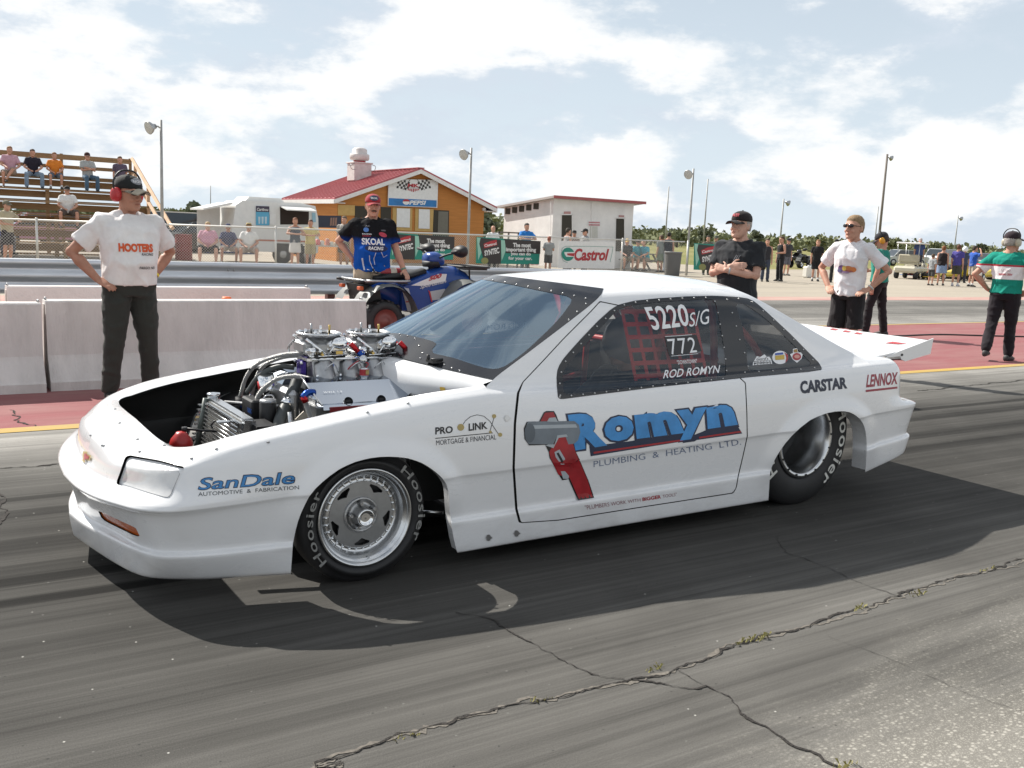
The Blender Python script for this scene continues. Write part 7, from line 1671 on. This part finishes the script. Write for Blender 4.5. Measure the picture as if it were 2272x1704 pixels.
M_SKOAL = band_mat('black_to_blue_jersey', [(0, (.008, .09, .42)), (.46, (.008, .08, .40)), (.58, (.006, .03, .16)), (.64, (.010, .010, .012)), (1, (.010, .010, .012))], .86, 1.66, .10)
HERO['leaner'] = person('man in black and blue racing jersey leaning on the quad bike', x, y, facing(x, y, 1, .12), 1.90, SKIN, shirtmat=M_SKOAL, pants=(.42, .34, .25), leg='shorts', hat=(.33, .03, .04), girth=1.26, belly=.075, armR='hipsback', armL=((.10, -.02, -.30), (.20, -.10, -.56), (.2, -.75, -.5), (.3, -.3, .9)), legs='stand', head=(2, 2), hero=True, moustache=(.10, .07, .05), hem=.86, hair=(.12, .08, .05), shoes=(.05, .04, .035), chest=1.08)
x, y = spot(1643, 10.1)
HERO['folded'] = person('man in black T-shirt and cap with folded arms behind the roof', x, y, facing(x, y, 1, -.55), 1.80, SKIN3, (.022, .024, .028), pants=(.03, .03, .035), hat=(.022, .018, .018), girth=1.18, belly=.03, armR='crossed', armL='crossed2', legs='stand', head=(-14, -2), hero=True, hair=(.45, .42, .38), hem=.90, chest=1.08)
x, y = spot(1893, 11.4)
HERO['printed'] = person('man in printed white T-shirt and black shorts, hands on hips', x, y, facing(x, y, 1, -.50), 1.86, SKIN, (.76, .75, .77), pants=(.018, .016, .018), leg='shorts', hair=(.30, .20, .11), girth=.95, armR='hips', armL='hips', legs='stand', head=(-16, 0), glasses=(.01, .01, .012), hero=True, hem=.90, shoes=(.30, .28, .25))
x, y = spot(1958, 16.6)
HERO['muffed'] = person('man in green shirt with yellow ear muffs looking down', x, y, facing(x, y, -.55, -.85), 1.76, SKIN, (.015, .22, .17), pants=(.018, .016, .018), hair=(.06, .045, .035), girth=1.05, armL='down', armR='carry', legs='step', head=(8, 24), muffs=(.62, .30, .02), hero=True, tuck=True, hem=.95, hat=(.03, .03, .035))
x, y = 13.28, 7.85
M_MARS = band_mat('green_and_white_marshal_shirt', [(0, (.015, .24, .18)), (.345, (.015, .24, .18)), (.355, (.74, .73, .74)), (.60, (.74, .73, .74)), (.61, (.45, .04, .06)), (.635, (.45, .04, .06)), (.645, (.015, .24, .18)), (1, (.015, .24, .18))], .90, 1.60, 0.0)
HERO['marshal'] = person('marshal in green and white shirt seen from behind, hands on hips', x, y, facing(x, y, -1, .30), 1.80, SKIN, shirtmat=M_MARS, pants=(.014, .011, .015), hair=(.42, .40, .37), hat=(.03, .02, .025), girth=1.12, armR='hips', armL='hips', legs='stride', head=(-24, -4), muffs=(.45, .42, .32), hero=True, tuck=True, hem=.95, chest=1.06)
person('driver in dark suit behind the red window net', X0 + 1.72, YC - .36, -PI / 2, 1.62, SKIN, (.05, .05, .055), sleeve='long', pants=(.05, .05, .055), hat=((.35, .35, .36), 'helmet'), seat=.16, legs='sit', armL='wheel', armR='wheel', z=0.0)
[c for c in HERO['crew'][0].children if c.name.startswith('cap_brim')][0].data.materials[0] = cmat((.42, .37, .29), .8, 0, 'cloth')
# --- far pit side
F = dict(group=None)
def far(label, px, Yp, face, right, **kw):
    x = dirx(px, Yp); return person(label, x, Yp, facing(x, Yp, face, right), **kw)
far('woman in dark sleeveless top and jeans on the pit apron', 1703, 27.2, 1, .2, h=1.68, sleeve='none', shirt=(.03, .03, .035), pants=(.05, .06, .09), hair=(.08, .05, .03))
far('man all in black standing sideways on the pit apron', 1735, 27.6, .4, -.9, h=1.80, sleeve='none', shirt=(.02, .02, .022), pants=(.02, .02, .022), armL='carry', armR='down')
far('man in black shirt with white shoulders behind the man all in black', 1749, 32.8, .8, .5, h=1.78, shirt=(.04, .04, .045), pants=(.12, .12, .14), leg='shorts', hat=(.03, .03, .03))
far('youth in black T-shirt and black shorts beside the white jugs', 1815, 28.0, 1, .1, h=1.74, shirt=(.018, .018, .02), pants=(.02, .02, .022), leg='shorts', hair=(.30, .16, .07), socks=(.7, .7, .68))
far('man in dark shirt half hidden behind the printed white T-shirt', 1856, 27.1, 1, -.3, h=1.78, shirt=(.025, .025, .03), pants=(.03, .03, .03), hat=(.02, .02, .02))
far('child in grey shirt beside the woman in the denim skirt', 2072, 26.0, -.6, .6, h=1.35, shirt=(.34, .35, .36), pants=(.06, .06, .06), leg='shorts')
far('woman in black top and denim skirt seen from behind', 2094, 26.1, -1, .1, h=1.72, girth=1.08, sleeve='none', shirt=(.025, .02, .022), pants=(.22, .30, .45), leg='skirt', hair=(.22, .08, .03))
far('man in purple T-shirt and dark shorts by the dragsters', 2127, 25.6, -.9, .4, h=1.80, shirt=(.07, .06, .26), pants=(.06, .06, .05), leg='shorts', hair=(.12, .05, .03), socks=(.7, .7, .7), shoes=(.5, .5, .55))
far('person with white helmet behind the man in purple', 2141, 28.5, 1, .2, h=1.74, shirt=(.05, .06, .10), pants=(.05, .05, .06), hat=((.72, .74, .78), 'helmet'))
far('man in bright blue T-shirt with a hand raised to his brow', 2162, 25.4, -.2, .9, h=1.78, shirt=(.03, .10, .42), pants=(.40, .36, .30), leg='shorts', armL='brow', armR='brow', hair=(.06, .04, .03), socks=(.6, .6, .6))
far('man in blue shirt standing on the golf cart', 2040, 31.6, 1, .2, h=1.75, shirt=(.05, .08, .20), pants=(.05, .05, .07), hat=(.45, .40, .40), z=.35)
# --- behind the fence, right to left
far('woman in grey-green top beside the man in pale jeans', 1468, 33.6, -.5, -.4, h=1.66, shirt=(.20, .22, .22), pants=(.16, .20, .15), leg='skirt', hair=(.10, .06, .04), armR='brow')
far('man in dark top and pale jeans behind the fence', 1484, 33.4, -1, .1, h=1.80, girth=1.1, sleeve='none', shirt=(.03, .035, .05), pants=(.45, .50, .58), hair=(.03, .025, .02))
far('man in yellow cap and black shirt at the picnic table', 1392, 34.2, 1, .3, h=1.78, shirt=(.02, .02, .022), pants=(.30, .26, .2), leg='shorts', hat=(.55, .38, .12), seat=.46, legs='sit', armL='knees', armR='knees')
far('person in teal shirt and dark cap at the picnic table', 1416, 34.0, .8, .5, h=1.72, shirt=(.04, .26, .32), pants=(.3, .26, .2), leg='shorts', hat=(.03, .03, .03), seat=.46, legs='sit', armL='knees', armR='lap')
far('person in bright turquoise shirt bending forward at the picnic table', 1437, 33.8, .7, -.6, h=1.74, shirt=(.05, .36, .48), pants=(.28, .24, .2), leg='shorts', hair=(.4, .3, .2), seat=.46, legs='sit', armL='knees', armR='brow', lean=-.35)
far('man behind the right oil banner, nearer the lamp post', 1571, 32.0, 1, .3, h=1.72, shirt=(.16, .13, .10), pants=(.10, .10, .08), hair=(.04, .03, .02), armL='fence', armR='fence'); far('man in cap behind the right oil banner, nearer the folded arms', 1589, 32.4, 1, -.3, h=1.74, shirt=(.08, .10, .07), pants=(.08, .09, .07), hat=(.10, .11, .08), armL='fence')
far('man in grey sleeveless vest behind the white sign', 1260, 32.3, -.5, .8, h=1.76, sleeve='none', shirt=(.30, .30, .31), pants=(.1, .1, .12), hair=(.05, .04, .03), armL='carry'); far('person in black cap between the two men behind the white sign', 1274, 33.2, .8, .3, h=1.68, shirt=(.25, .20, .18), hat=(.02, .02, .02)); far('man in black cap and grey shirt facing left behind the white sign', 1299, 32.2, .4, -.9, h=1.76, shirt=(.26, .27, .28), hat=(.02, .02, .02), armL='carry', armR='carry')
far('boy in grey T-shirt seen from behind at the fence', 1219, 30.5, -1, .1, h=1.40, shirt=(.30, .31, .31), pants=(.10, .10, .10), leg='shorts', hair=(.35, .12, .08), armL='carry', armR='carry')
far('man in bright blue T-shirt leaning on the fence by the hut', 1168, 31.5, 1, .35, h=1.86, shirt=(.02, .18, .52), pants=(.10, .10, .12), hair=(.05, .04, .035), armL='fence', armR='fence'); far('bald man in white shirt near the hut', 1094, 33.4, 1, .2, h=1.72, shirt=(.70, .70, .70), bald=True)
far('man in grey shirt half hidden behind the racing jersey', 764, 32.4, 1, -.3, h=1.80, girth=1.1, shirt=(.36, .34, .31), pants=(.18, .17, .12), leg='shorts', hair=(.12, .09, .06))
far('boy in yellow T-shirt leaning on the fence', 689, 31.55, 1, .1, h=1.62, shirt=(.62, .52, .22), pants=(.42, .36, .22), leg='shorts', hair=(.12, .06, .04), armL='fence', armR='fence'); far('woman in dark top and white skirt leaning on the fence', 655, 31.55, 1, .2, h=1.66, sleeve='none', shirt=(.05, .07, .10), pants=(.68, .66, .64), leg='skirt', hair=(.25, .10, .05), armL='fence', armR='fence')
SK2 = dict(leg='shorts', seat=.46, legs='sitwide', armL='lap', armR='lap')
far('man in straw hat and white T-shirt sitting behind the fence', 552, 32.3, 1, 0, h=1.78, girth=1.15, belly=.05, shirt=(.70, .70, .68), pants=(.40, .34, .30), hat=((.50, .40, .20), 'straw'), **SK2)
far('large woman in pink and white shirt sitting behind the fence', 461, 32.2, 1, 0, h=1.74, girth=1.38, belly=.08, shirt=(.58, .30, .38), pants=(.03, .03, .035), hair=(.50, .36, .20), skin=SKIN3, **SK2)
far('person in dark shirt sitting between the pink shirt and the straw hat', 506, 33.0, 1, .1, h=1.66, shirt=(.06, .07, .14), pants=(.45, .40, .35), hat=(.05, .06, .12), **SK2)
for px, l in ((461, 'folding chair under the large woman in pink'), (552, 'folding chair under the man in the straw hat'), (506, 'folding chair between the two other chairs')):
    Yc_ = 32.35 if px != 506 else 33.1; o = empty('folding_chair', (dirx(px, Yc_), Yc_, 0), facing(dirx(px, Yc_), Yc_, 1, 0), label=l, cat='chair', group='folding chairs behind the fence'); MB().box((0, 0, .42), (.5, .45, .03)).build('seat', cmat((.03, .06, .2), .8), o); MB().box((0, .24, .68), (.5, .03, .4)).build('backrest', cmat((.03, .06, .2), .8), o)
    for sx in (-.24, .24):
        MB().tube([(sx, -.22, 0), (sx, .2, .42)], .013, 6).build('leg', M_ALUD, o); MB().tube([(sx, .24, 0), (sx, -.18, .42)], .013, 6).build('leg', M_ALUD, o)
far('man in olive shirt and cap standing at the fence, left edge', 14, 31.6, .35, 1, h=1.76, girth=1.08, shirt=(.42, .37, .26), pants=(.03, .025, .03), leg='shorts', hat=(.16, .15, .11), armL='fence', armR='carry'); far('person in blue shirt and blue cap at the very left edge', -4, 34.4, .6, .8, h=1.7, shirt=(.04, .06, .25), hat=(.04, .08, .32), pants=(.1, .1, .12), seat=.55, legs='sit')
# --- on the grandstand
def seated(label, px, row, **kw):
    yy, zz = GROW[row]; x = dirx(px, yy); person(label, x, yy - .02, facing(x, yy, 1, kw.pop('right', .1)), seat=zz, **kw)
seated('man in pink shirt on the top row of the grandstand', 26, 5, h=1.88, shirt=(.50, .30, .36), pants=(.30, .24, .20), leg='shorts', legs='legcross', armL='lap', armR='knees', hair=(.30, .16, .08)); seated('man in black jersey and jeans on the grandstand', 76, 5, h=1.80, shirt=(.02, .018, .03), pants=(.20, .28, .38), legs='sitwide', armL='lap', armR='lap', hair=(.05, .03, .025))
seated('boy in orange T-shirt on the grandstand', 124, 5, h=1.68, shirt=(.62, .20, .03), pants=(.10, .14, .20), leg='shorts', legs='sit', armL='lap', armR='lap', hair=(.22, .10, .05), socks=(.7, .7, .7)); seated('man in grey shirt with folded arms on the grandstand', 196, 5, h=1.84, shirt=(.36, .38, .38), pants=(.07, .13, .20), legs='sit', armL='crossed', armR='crossed2', hat=(.05, .02, .02), right=.5)
seated('man in white T-shirt and black cap low on the grandstand', 150, 2, h=1.80, girth=1.15, shirt=(.68, .68, .67), pants=(.10, .08, .07), leg='shorts', legs='sitwide', armL='lap', armR='lap', hat=(.02, .02, .02)); seated('person on the top row behind the black cap', 268, 5, h=1.74, shirt=(.10, .08, .12), pants=(.1, .1, .12), legs='sit')
bake_all()
# ------------------------------------------------------------------ prints on shirts
def shirt_of(o): return [c for c in o.children if c.name.startswith('shirt')][0]
def on_shirt(o, shape, cx, cz, m, name='shirt_print', back=False, off=.004, maxe=.03, rot=0.0):
    s = shirt_of(o); me = s.data; bv = BVHTree.FromPolygons([v.co[:] for v in me.vertices], [p.vertices[:] for p in me.polygons])
    V, F = subdiv2d(*shape, maxe); P = []; c, sn = math.cos(rot), math.sin(rot)
    for u, v in V:
        u, v = u * c - v * sn, u * sn + v * c
        org = Vector((cx + (u if not back else -u), 1.5 if back else -1.5, cz + v)); h = bv.ray_cast(org, Vector((0, -1 if back else 1, 0)))
        if h[0] is None: return None
        P.append(h[0] + Vector((0, off if back else -off, 0)))
    return MB().add(P, F).build(name, m, s)
TM = lambda s, w, hh, bold=0.0, shear=0.0: text_mesh(s, hh, bold, shear, width=w)
k_org = cmat((.62, .10, .03), .8); k_dk = cmat((.06, .06, .065), .8); k_gry = cmat((.22, .23, .25), .8); k_w = cmat((.72, .72, .72), .8); k_r = cmat((.45, .05, .08), .8)
o = HERO['crew'][0]
on_shirt(o, TM('HOOTERS', .27, .068, .06), .0, 1.25, k_org); on_shirt(o, TM('RACING', .10, .02, .02, .2), .085, 1.20, k_dk); on_shirt(o, TM('FARGO, ND', .14, .024, .02), .085, 1.09, k_dk)
o, d = HERO['leaner']; kk = d['k']
on_shirt(o, TM('SKOAL', .30, .085, .035), -.01, 1.30, k_w); on_shirt(o, ellipse_shape(.155, .05), .03, 1.215, cmat((.01, .02, .08), .7), off=.003); on_shirt(o, TM('RACING', .20, .045, .03, .2), .02, 1.215, k_w, off=.006)
on_shirt(o, ellipse_shape(.035, .03), -.10, 1.45, cmat((.08, .2, .5), .7)); on_shirt(o, TM('RACING', .12, .016, .03), -.09, 1.395, k_w); on_shirt(o, TM('GASKETS', .11, .014, .03), -.095, 1.37, k_r); on_shirt(o, ellipse_shape(.055, .028), .12, 1.395, k_r, rot=-.3); on_shirt(o, TM('NHRA', .06, .02, .02), .13, 1.45, k_gry); on_shirt(o, TM('AC', .06, .022, .02), -.08, 1.50, k_gry)
for pts in ([(-.09, 1.17), (-.10, 1.10), (-.085, 1.03), (-.05, .97), (-.01, .91), (.02, .87)], [(-.06, 1.12), (-.05, 1.05), (-.02, .98), (.04, .90)], [(.02, 1.16), (.0, 1.08), (.02, 1.0)], [(.09, 1.17), (.13, 1.10), (.18, 1.13)], [(-.15, 1.08), (-.13, 1.0), (-.11, .92)]):
    on_shirt(o, poly_shape(stroke(pts, .010 if pts[0][0] > -.08 else .02)), 0, 0, cmat((.50, .56, .66), .8))
o = HERO['printed'][0]
for q, (dx, dz_, rx, ry, c) in enumerate(((-.05, 0, .055, .045, (.16, .08, .22)), (.03, .005, .06, .035, (.55, .22, .08)), (.085, 0, .035, .03, (.60, .20, .06)), (-.02, .01, .025, .03, (.60, .45, .10)), (-.08, -.02, .03, .022, (.10, .10, .20)), (.04, -.022, .045, .012, (.35, .12, .10)), (.0, -.035, .05, .012, (.30, .22, .35)))): on_shirt(o, ellipse_shape(rx, ry), dx - .01, 1.24 + dz_, cmat(c, .8), off=.004 + .0012 * q)
o = HERO['folded'][0]
for q in range(3): on_shirt(o, poly_shape(stroke([(-.02 + q * .02, 1.28), (-.01 + q * .02, 1.31), (.005 + q * .02, 1.34)], .006)), .04, .03, k_gry)
o = HERO['marshal'][0]
on_shirt(o, TM('NITRO', .13, .035, .02, .2), .0, 1.27, cmat((.50, .38, .40), .8), back=True); on_shirt(o, TM('MARSHAL CREW', .18, .028, .03, .15), .0, 1.215, k_r, back=True)
# cap badges, watches
def cap_badge(key, txt, col, size=(.08, .03), zc=.088, oval=None):
    o, d = HERO[key]; cap = [c for c in o.children if c.name.startswith('cap')][0]; H, HR, k = d['H'], d['HR'], d['k']; me = cap.data; bv = BVHTree.FromPolygons([v.co[:] for v in me.vertices], [p.vertices[:] for p in me.polygons]); n = HR @ Vector((0, 1, 0))
    for shp, m, off in ((oval and ellipse_shape(*oval), k_gry if key != 'leaner' else K_NAVY, .003), (TM(txt, size[0], size[1], .04), cmat(col, .7), .006)):
        if not shp: continue
        V, F = subdiv2d(*shp, .02); P = []
        for u, v in V:
            h = bv.ray_cast(H((u, -.4, zc + v)), n)
            if h[0] is None: P = None; break
            P.append(h[0] - n * off)
        if P: MB().add(P, F).build('cap_badge', m, cap)
cap_badge('crew', 'RACING', (.6, .6, .6), (.07, .02), .095, (.045, .022)); cap_badge('leaner', 'SKOAL', (.7, .7, .7), (.075, .022), .09, (.05, .03)); cap_badge('folded', 'RACER', (.45, .06, .08), (.08, .028), .092)
for key, s, c in (('printed', 1, (.5, .5, .48)), ('folded', 1, (.4, .4, .4)), ('crew', 1, (.75, .60, .02)), ('leaner', 1, (.10, .25, .18))):
    o, d = HERO[key]; a, e, w = d['arms'][s]; p = e.lerp(w, .9); dr = (w - e).normalized(); MB().lathe([(.033 * d['k'], -.009), (.036 * d['k'], -.006), (.036 * d['k'], .006), (.033 * d['k'], .009)], dr, p, 18).build('wrist_band' if key in ('crew', 'leaner') else 'watch', cmat(c, .4), o)
# ------------------------------------------------------------------ quad bikes
def quad(loc, rz, col, label, rim, detail=True):
    o = empty('quad_bike', loc, rz, label=label, cat='quad bike'); mb = cmat(col, .25, 0, 'carpaint'); mg = cmat((.13, .135, .13), .5); mk = cmat((.015, .015, .016), .55)
    for x in (-.60, .70):
        for s in (-1, 1):
            w = MB().lathe([(.13, -.10), (.16, -.02), (.20, .0), (.255, -.02), (.272, -.05), (.275, -.12), (.272, -.2), (.25, -.235), (.13, -.22)], (0, s, 0), (x, s * .47, .275), 32).build('tyre', M_RUB, o); MB().lathe([(.165, -.015), (.15, -.03), (.13, -.06), (.06, -.05), (.05, -.02), (.001, -.02)], (0, s, 0), (x, s * .47, .275), 24).build('rim', rim, w)
            b = MB()
            for k in range(22):
                a = 2 * PI * k / 22; b.box((x + .272 * math.cos(a), s * (.35 + .04 * (k % 2)), .275 + .272 * math.sin(a)), (.035, .13, .022), Matrix.Rotation(-a + PI / 2, 3, 'Y'))
            tag(b.build('tread_blocks', M_RUB, w), kind='stuff')
    # main hull: seat hump, tank and nose, waisted in the middle
    prof_ = [(-.74, .60, .74, .16), (-.55, .55, .80, .20), (-.30, .42, .80, .20), (-.10, .36, .82, .17), (.10, .36, .90, .16), (.32, .40, .98, .19), (.60, .46, 1.0, .22), (.75, .50, .93, .24), (.92, .52, .78, .22), (.98, .55, .70, .17)]
    b = MB(); loft(b, [(Vector((x, 0, (a + c) / 2)), UY, UZ, w, (c - a) / 2) for x, a, c, w in prof_], 24, 3.0); b.build('body', mb, o)
    b = MB(); loft(b, [(Vector((x, 0, z)), UY, UZ, w, h) for x, z, w, h in ((-.60, .82, .12, .03), (-.45, .84, .16, .05), (-.1, .86, .15, .05), (.15, .92, .12, .04))], 20, 2.6); b.build('seat', mk, o)
    def fender(name, m, x, w, y0, y1, r, a0, a1, s, zc_=.275, th=.02):
        G = [[(x + (r + .02 * (j == 0)) * math.cos(a) * w, s * (y0 + (y1 - y0) * j / 3), zc_ + r * math.sin(a) - .035 * (j == 3) * 1) for j in range(4)] for a in np.linspace(a0, a1, 12)]
        MB().grid(G).build(name, m, o)
    for s in (-1, 1):
        fender('rear_fender', mg, -.56, .86, .18, .51, .50, rad(10), rad(150), s); fender('fender_skirt', mb, -.54, .84, .18, .42, .53, rad(5), rad(120), s); fender('front_fender', mg, .66, .78, .18, .51, .56, rad(20), rad(160), s)
        MB().prism([(-.28, .40), (.42, .46), (.50, .70), (.30, .86), (.02, .80), (-.30, .72)], lambda p: (p[0], s * .22, p[1]), lambda p: (p[0], s * .27, p[1])).build('side_panel', mb, o)
        MB().box((.05, s * .40, .25), (.62, .22, .03)).build('footwell', mk, o)
    for z, x0, x1, hw in ((.80, -.86, -.22, .40), (1.0, .62, 1.02, .36)):
        rk = MB().tube(spline([(x0, -hw, z), (x0, hw, z), (x1, hw * .9, z), (x1, -hw * .9, z), (x0, -hw, z)], 5), .016, 8).build('rack', M_ALUD if z < .9 else mk, o)
        for k in range(6): MB().tube([(x0 + .02, -hw + hw * 2 * (k + .5) / 6, z), (x1 - .02, (-hw + hw * 2 * (k + .5) / 6) * .9, z)], .010, 6).build('rack_bar', mk, rk)
        MB().box(((x0 + x1) / 2, 0, z - .03), (x1 - x0 - .04, hw * 1.7, .02)).build('rack_plate', mk, rk)
        for s in (-1, 1): MB().tube([(x0 + .1, s * hw * .8, z), (x0 + .16, s * .2, z - .18)], .012, 6).build('rack_stay', mk, rk)
    MB().prism([(-.86, .74), (-.62, .76), (-.55, .40), (-.70, .32), (-.80, .5)], lambda p: (p[0], -.26, p[1]), lambda p: (p[0], .26, p[1])).build('tail_frame', mk, o)
    for s in (-1, 1): MB().rbox((-.90, s * .30, .70), (.06, .10, .05), .01).build('tail_light', cmat((.5, .10, .03), .2), o); MB().tube([(-.86, s * .34, .78), (-.95, s * .38, .79)], .02, 6).build('rack_peg', mk, o)
    MB().tube([(.30, 0, .92), (.26, 0, 1.10)], .05, 10).build('steering_post', mk, o)
    hb = MB().tube(spline([(.40, -.50, 1.20), (.36, -.30, 1.16), (.30, 0, 1.08), (.36, .30, 1.16), (.40, .50, 1.20)], 6), .014, 8).build('handlebar', mk, o)
    b = MB(); loft(b, [(Vector((.28 + q, 0, z)), UY, UZ, w, h) for q, z, w, h in ((-.10, 1.09, .09, .06), (-.04, 1.09, .15, .09), (.05, 1.09, .17, .10), (.13, 1.07, .13, .08), (.17, 1.06, .07, .05))], 20, 2.6); pod = b.build('headlight_pod', mb, o)
    b = MB(); loft(b, [(Vector((.28, 0, z)), UX, UY, .11, w) for z, w in ((.98, .12), (1.02, .16), (1.06, .165))], 18, 2.5); b.build('pod_base', mk, pod)
    for s in (-1, 1):
        b = MB(); loft(b, [(Vector((.40 + q, s * .47, 1.215)), UY, UZ, w, h) for q, w, h in ((-.02, .08, .035), (.03, .13, .07), (.08, .145, .085), (.12, .12, .07), (.14, .05, .03))], 18, 2.3); b.build('hand_guard', mk, o); MB().tube([(.38, s * .40, 1.20), (.37, s * .60, 1.215)], .02, 8).build('grip', mk, hb)
    if detail:
        P_ = lambda x, z, s=-1, y=.285: (x, s * y, z)
        def lab(m, pts, y=.285, nm='side_sticker'): flat_decal(nm, m, o, poly_shape(pts), lambda u, v: (u, -y, v))
        lab(cmat((.50, .53, .55), .5), [(-.30, .72), (-.19, .70), (-.10, .40), (-.20, .40)], .275); lab(K_CR, [(-.235, .53), (-.14, .53), (-.135, .515), (-.23, .515)], .278)
        lab(cmat((.45, .46, .47), .3), [(.12, .66), (.36, .70), (.34, .56), (.16, .54)], .275); lab(K_CR, [(.10, .68), (.13, .66), (.17, .52), (.15, .52)], .279)
        lab(K_WH, [(-.16, .74), (.25, .90), (.38, .90), (.36, .80), (.02, .735)], .275)
        flat_decal('lettering', K_CR, o, text_mesh('500', .06, .05, .3, width=.20), lambda u, v: (.20 + u, -.280, .855 + v + u * .25)); flat_decal('lettering', cmat((.55, .56, .58), .4), o, text_mesh('Sportsman', .055, .02, .35, width=.40), lambda u, v: (.17 + u, -.283, .755 + v + u * .22))
    return o
q0 = quad((6.0, 11.95, 0), 0.0, (.015, .06, .26), 'blue quad bike with black hand guards behind the windshield', mat('red_rim', (.20, .06, .05), rough=.45))
quad((50.3, 43.9, 0), rad(195), (.02, .02, .022), 'black quad bike parked on the grass edge', M_ALU, False)
fe = empty('fire_extinguisher', (5.66, 11.92, .835), rad(4), label='red fire extinguisher lying on the quad bike rack', cat='fire extinguisher')
MB().lathe([(.001, -.22), (.05, -.22), (.06, -.20), (.06, .12), (.05, .17), (.025, .19), (.022, .22)], (-1, 0, 0), (0, 0, .065), 24).build('cylinder', mat('extinguisher_red', (.28, .02, .03), rough=.25), fe); MB().lathe([(.0608, -.06), (.0608, .03)], (-1, 0, 0), (0, 0, .065), 24).build('label_band', cmat((.55, .50, .42), .5), fe)
MB().rbox((-.25, 0, .075), (.08, .03, .03), .006).tube([(-.28, 0, .08), (-.36, .01, .10)], .008, 6).build('valve', M_CHROME, fe); MB().tube(spline([(-.24, .0, .10), (-.30, -.05, .10), (-.26, -.07, .05), (-.1, -.075, .04)], 5), .009, 8).build('hose', M_BLACK, fe)
# ------------------------------------------------------------------ golf cart and dragsters at the far right
c = gnd(2030, 619); gc = empty('golf_cart', (c[0], c[1] + .3, 0), rad(200), label='cream golf cart with white canopy', cat='golf cart')
MB().rbox((0, 0, .48), (2.3, 1.15, .34), .10).rbox((-.85, 0, .66), (.6, 1.05, .30), .12).build('body', cmat((.55, .52, .42), .4), gc); MB().rbox((.30, 0, .80), (.5, 1.05, .14), .05).rbox((.52, 0, 1.05), (.12, 1.05, .4), .05).build('seat', cmat((.40, .37, .28), .6), gc); MB().rbox((0.05, 0, 1.83), (1.75, 1.2, .08), .03).build('canopy', K_WH, gc)
for sx in (-.75, .80):
    for s in (-1, 1): MB().tube([(sx * .82, s * .5, .6), (sx, s * .54, 1.8)], .02, 6).build('canopy_post', M_ALUD, gc); MB().lathe([(.05, 0), (.18, .01), (.22, -.03), (.22, -.16), (.05, -.18)], (0, s, 0), (sx, s * .56, .22), 18).build('wheel', M_RUB, gc)
MB().tube([(-.5, .25, .7), (-.32, .25, 1.0)], .015, 6).build('steering_column', M_BLACK, gc); MB().rbox((-1.02, 0, .55), (.14, .9, .16), .03).build('bumper', M_BLACK, gc)
def dragster(px, py, rz, c1, c2, label):
    c = gnd(px, py); o = empty('dragster', (c[0], c[1], 0), rz, label=label, cat='dragster'); b = MB()
    loft(b, [(Vector((x, 0, z)), UY, UZ, w, h) for x, z, w, h in ((-2.6, .20, .06, .04), (-2.0, .24, .14, .08), (-1.0, .32, .22, .14), (0, .40, .28, .22), (.6, .46, .30, .28))], 16, 2.5); b.build('nose_body', cmat(c1, .25, 0, 'carpaint'), o)
    b = MB(); loft(b, [(Vector((x, 0, z)), UY, UZ, w, h) for x, z, w, h in ((.55, .48, .30, .30), (1.0, .52, .30, .30), (1.6, .5, .24, .22))], 16, 2.5); b.build('tail_body', cmat(c2, .25, 0, 'carpaint'), o); MB().rbox((-2.55, 0, .16), (.30, .8, .03), .01).build('front_wing', cmat(c2, .25, 0, 'carpaint'), o)
    for s in (-1, 1):
        for x, r_, w, yy in ((-2.1, .20, .08, .45), (1.45, .40, .34, .66)): MB().lathe([(.08, 0), (r_ - .04, .01), (r_, -.03), (r_, -w), (.08, -w)], (0, s, 0), (x, s * yy, r_), 20).build('wheel', M_RUB, o); MB().lathe([(.001, .005), (r_ * .5, .01), (r_ * .55, 0)], (0, s, 0), (x, s * yy, r_), 14).build('rim', M_ALU, o)
    MB().tube(spline([(.2, -.2, .6), (.35, -.2, 1.0), (.5, 0, 1.1), (.35, .2, 1.0), (.2, .2, .6)], 5), .02, 6).tube([(.5, 0, 1.1), (1.3, 0, .6)], .02, 6).build('roll_cage', M_BLACK, o); MB().rbox((1.0, 0, .92), (.6, .35, .26), .06).build('engine', M_ALUD, o)
dragster(2062, 617, rad(10), (.62, .10, .03), (.55, .06, .03), 'orange dragster with blue nose wing pointing left'); dragster(2118, 622, rad(8), (.65, .48, .02), (.62, .42, .02), 'yellow dragster behind the standing people'); dragster(2195, 622, rad(12), (.60, .45, .03), (.05, .05, .06), 'yellow and black dragster behind the man in bright blue')
[ch for ch in bpy.data.objects if ch.name == 'front_wing'][0].data.materials[0] = cmat((.05, .20, .55), .25, 0, 'carpaint')
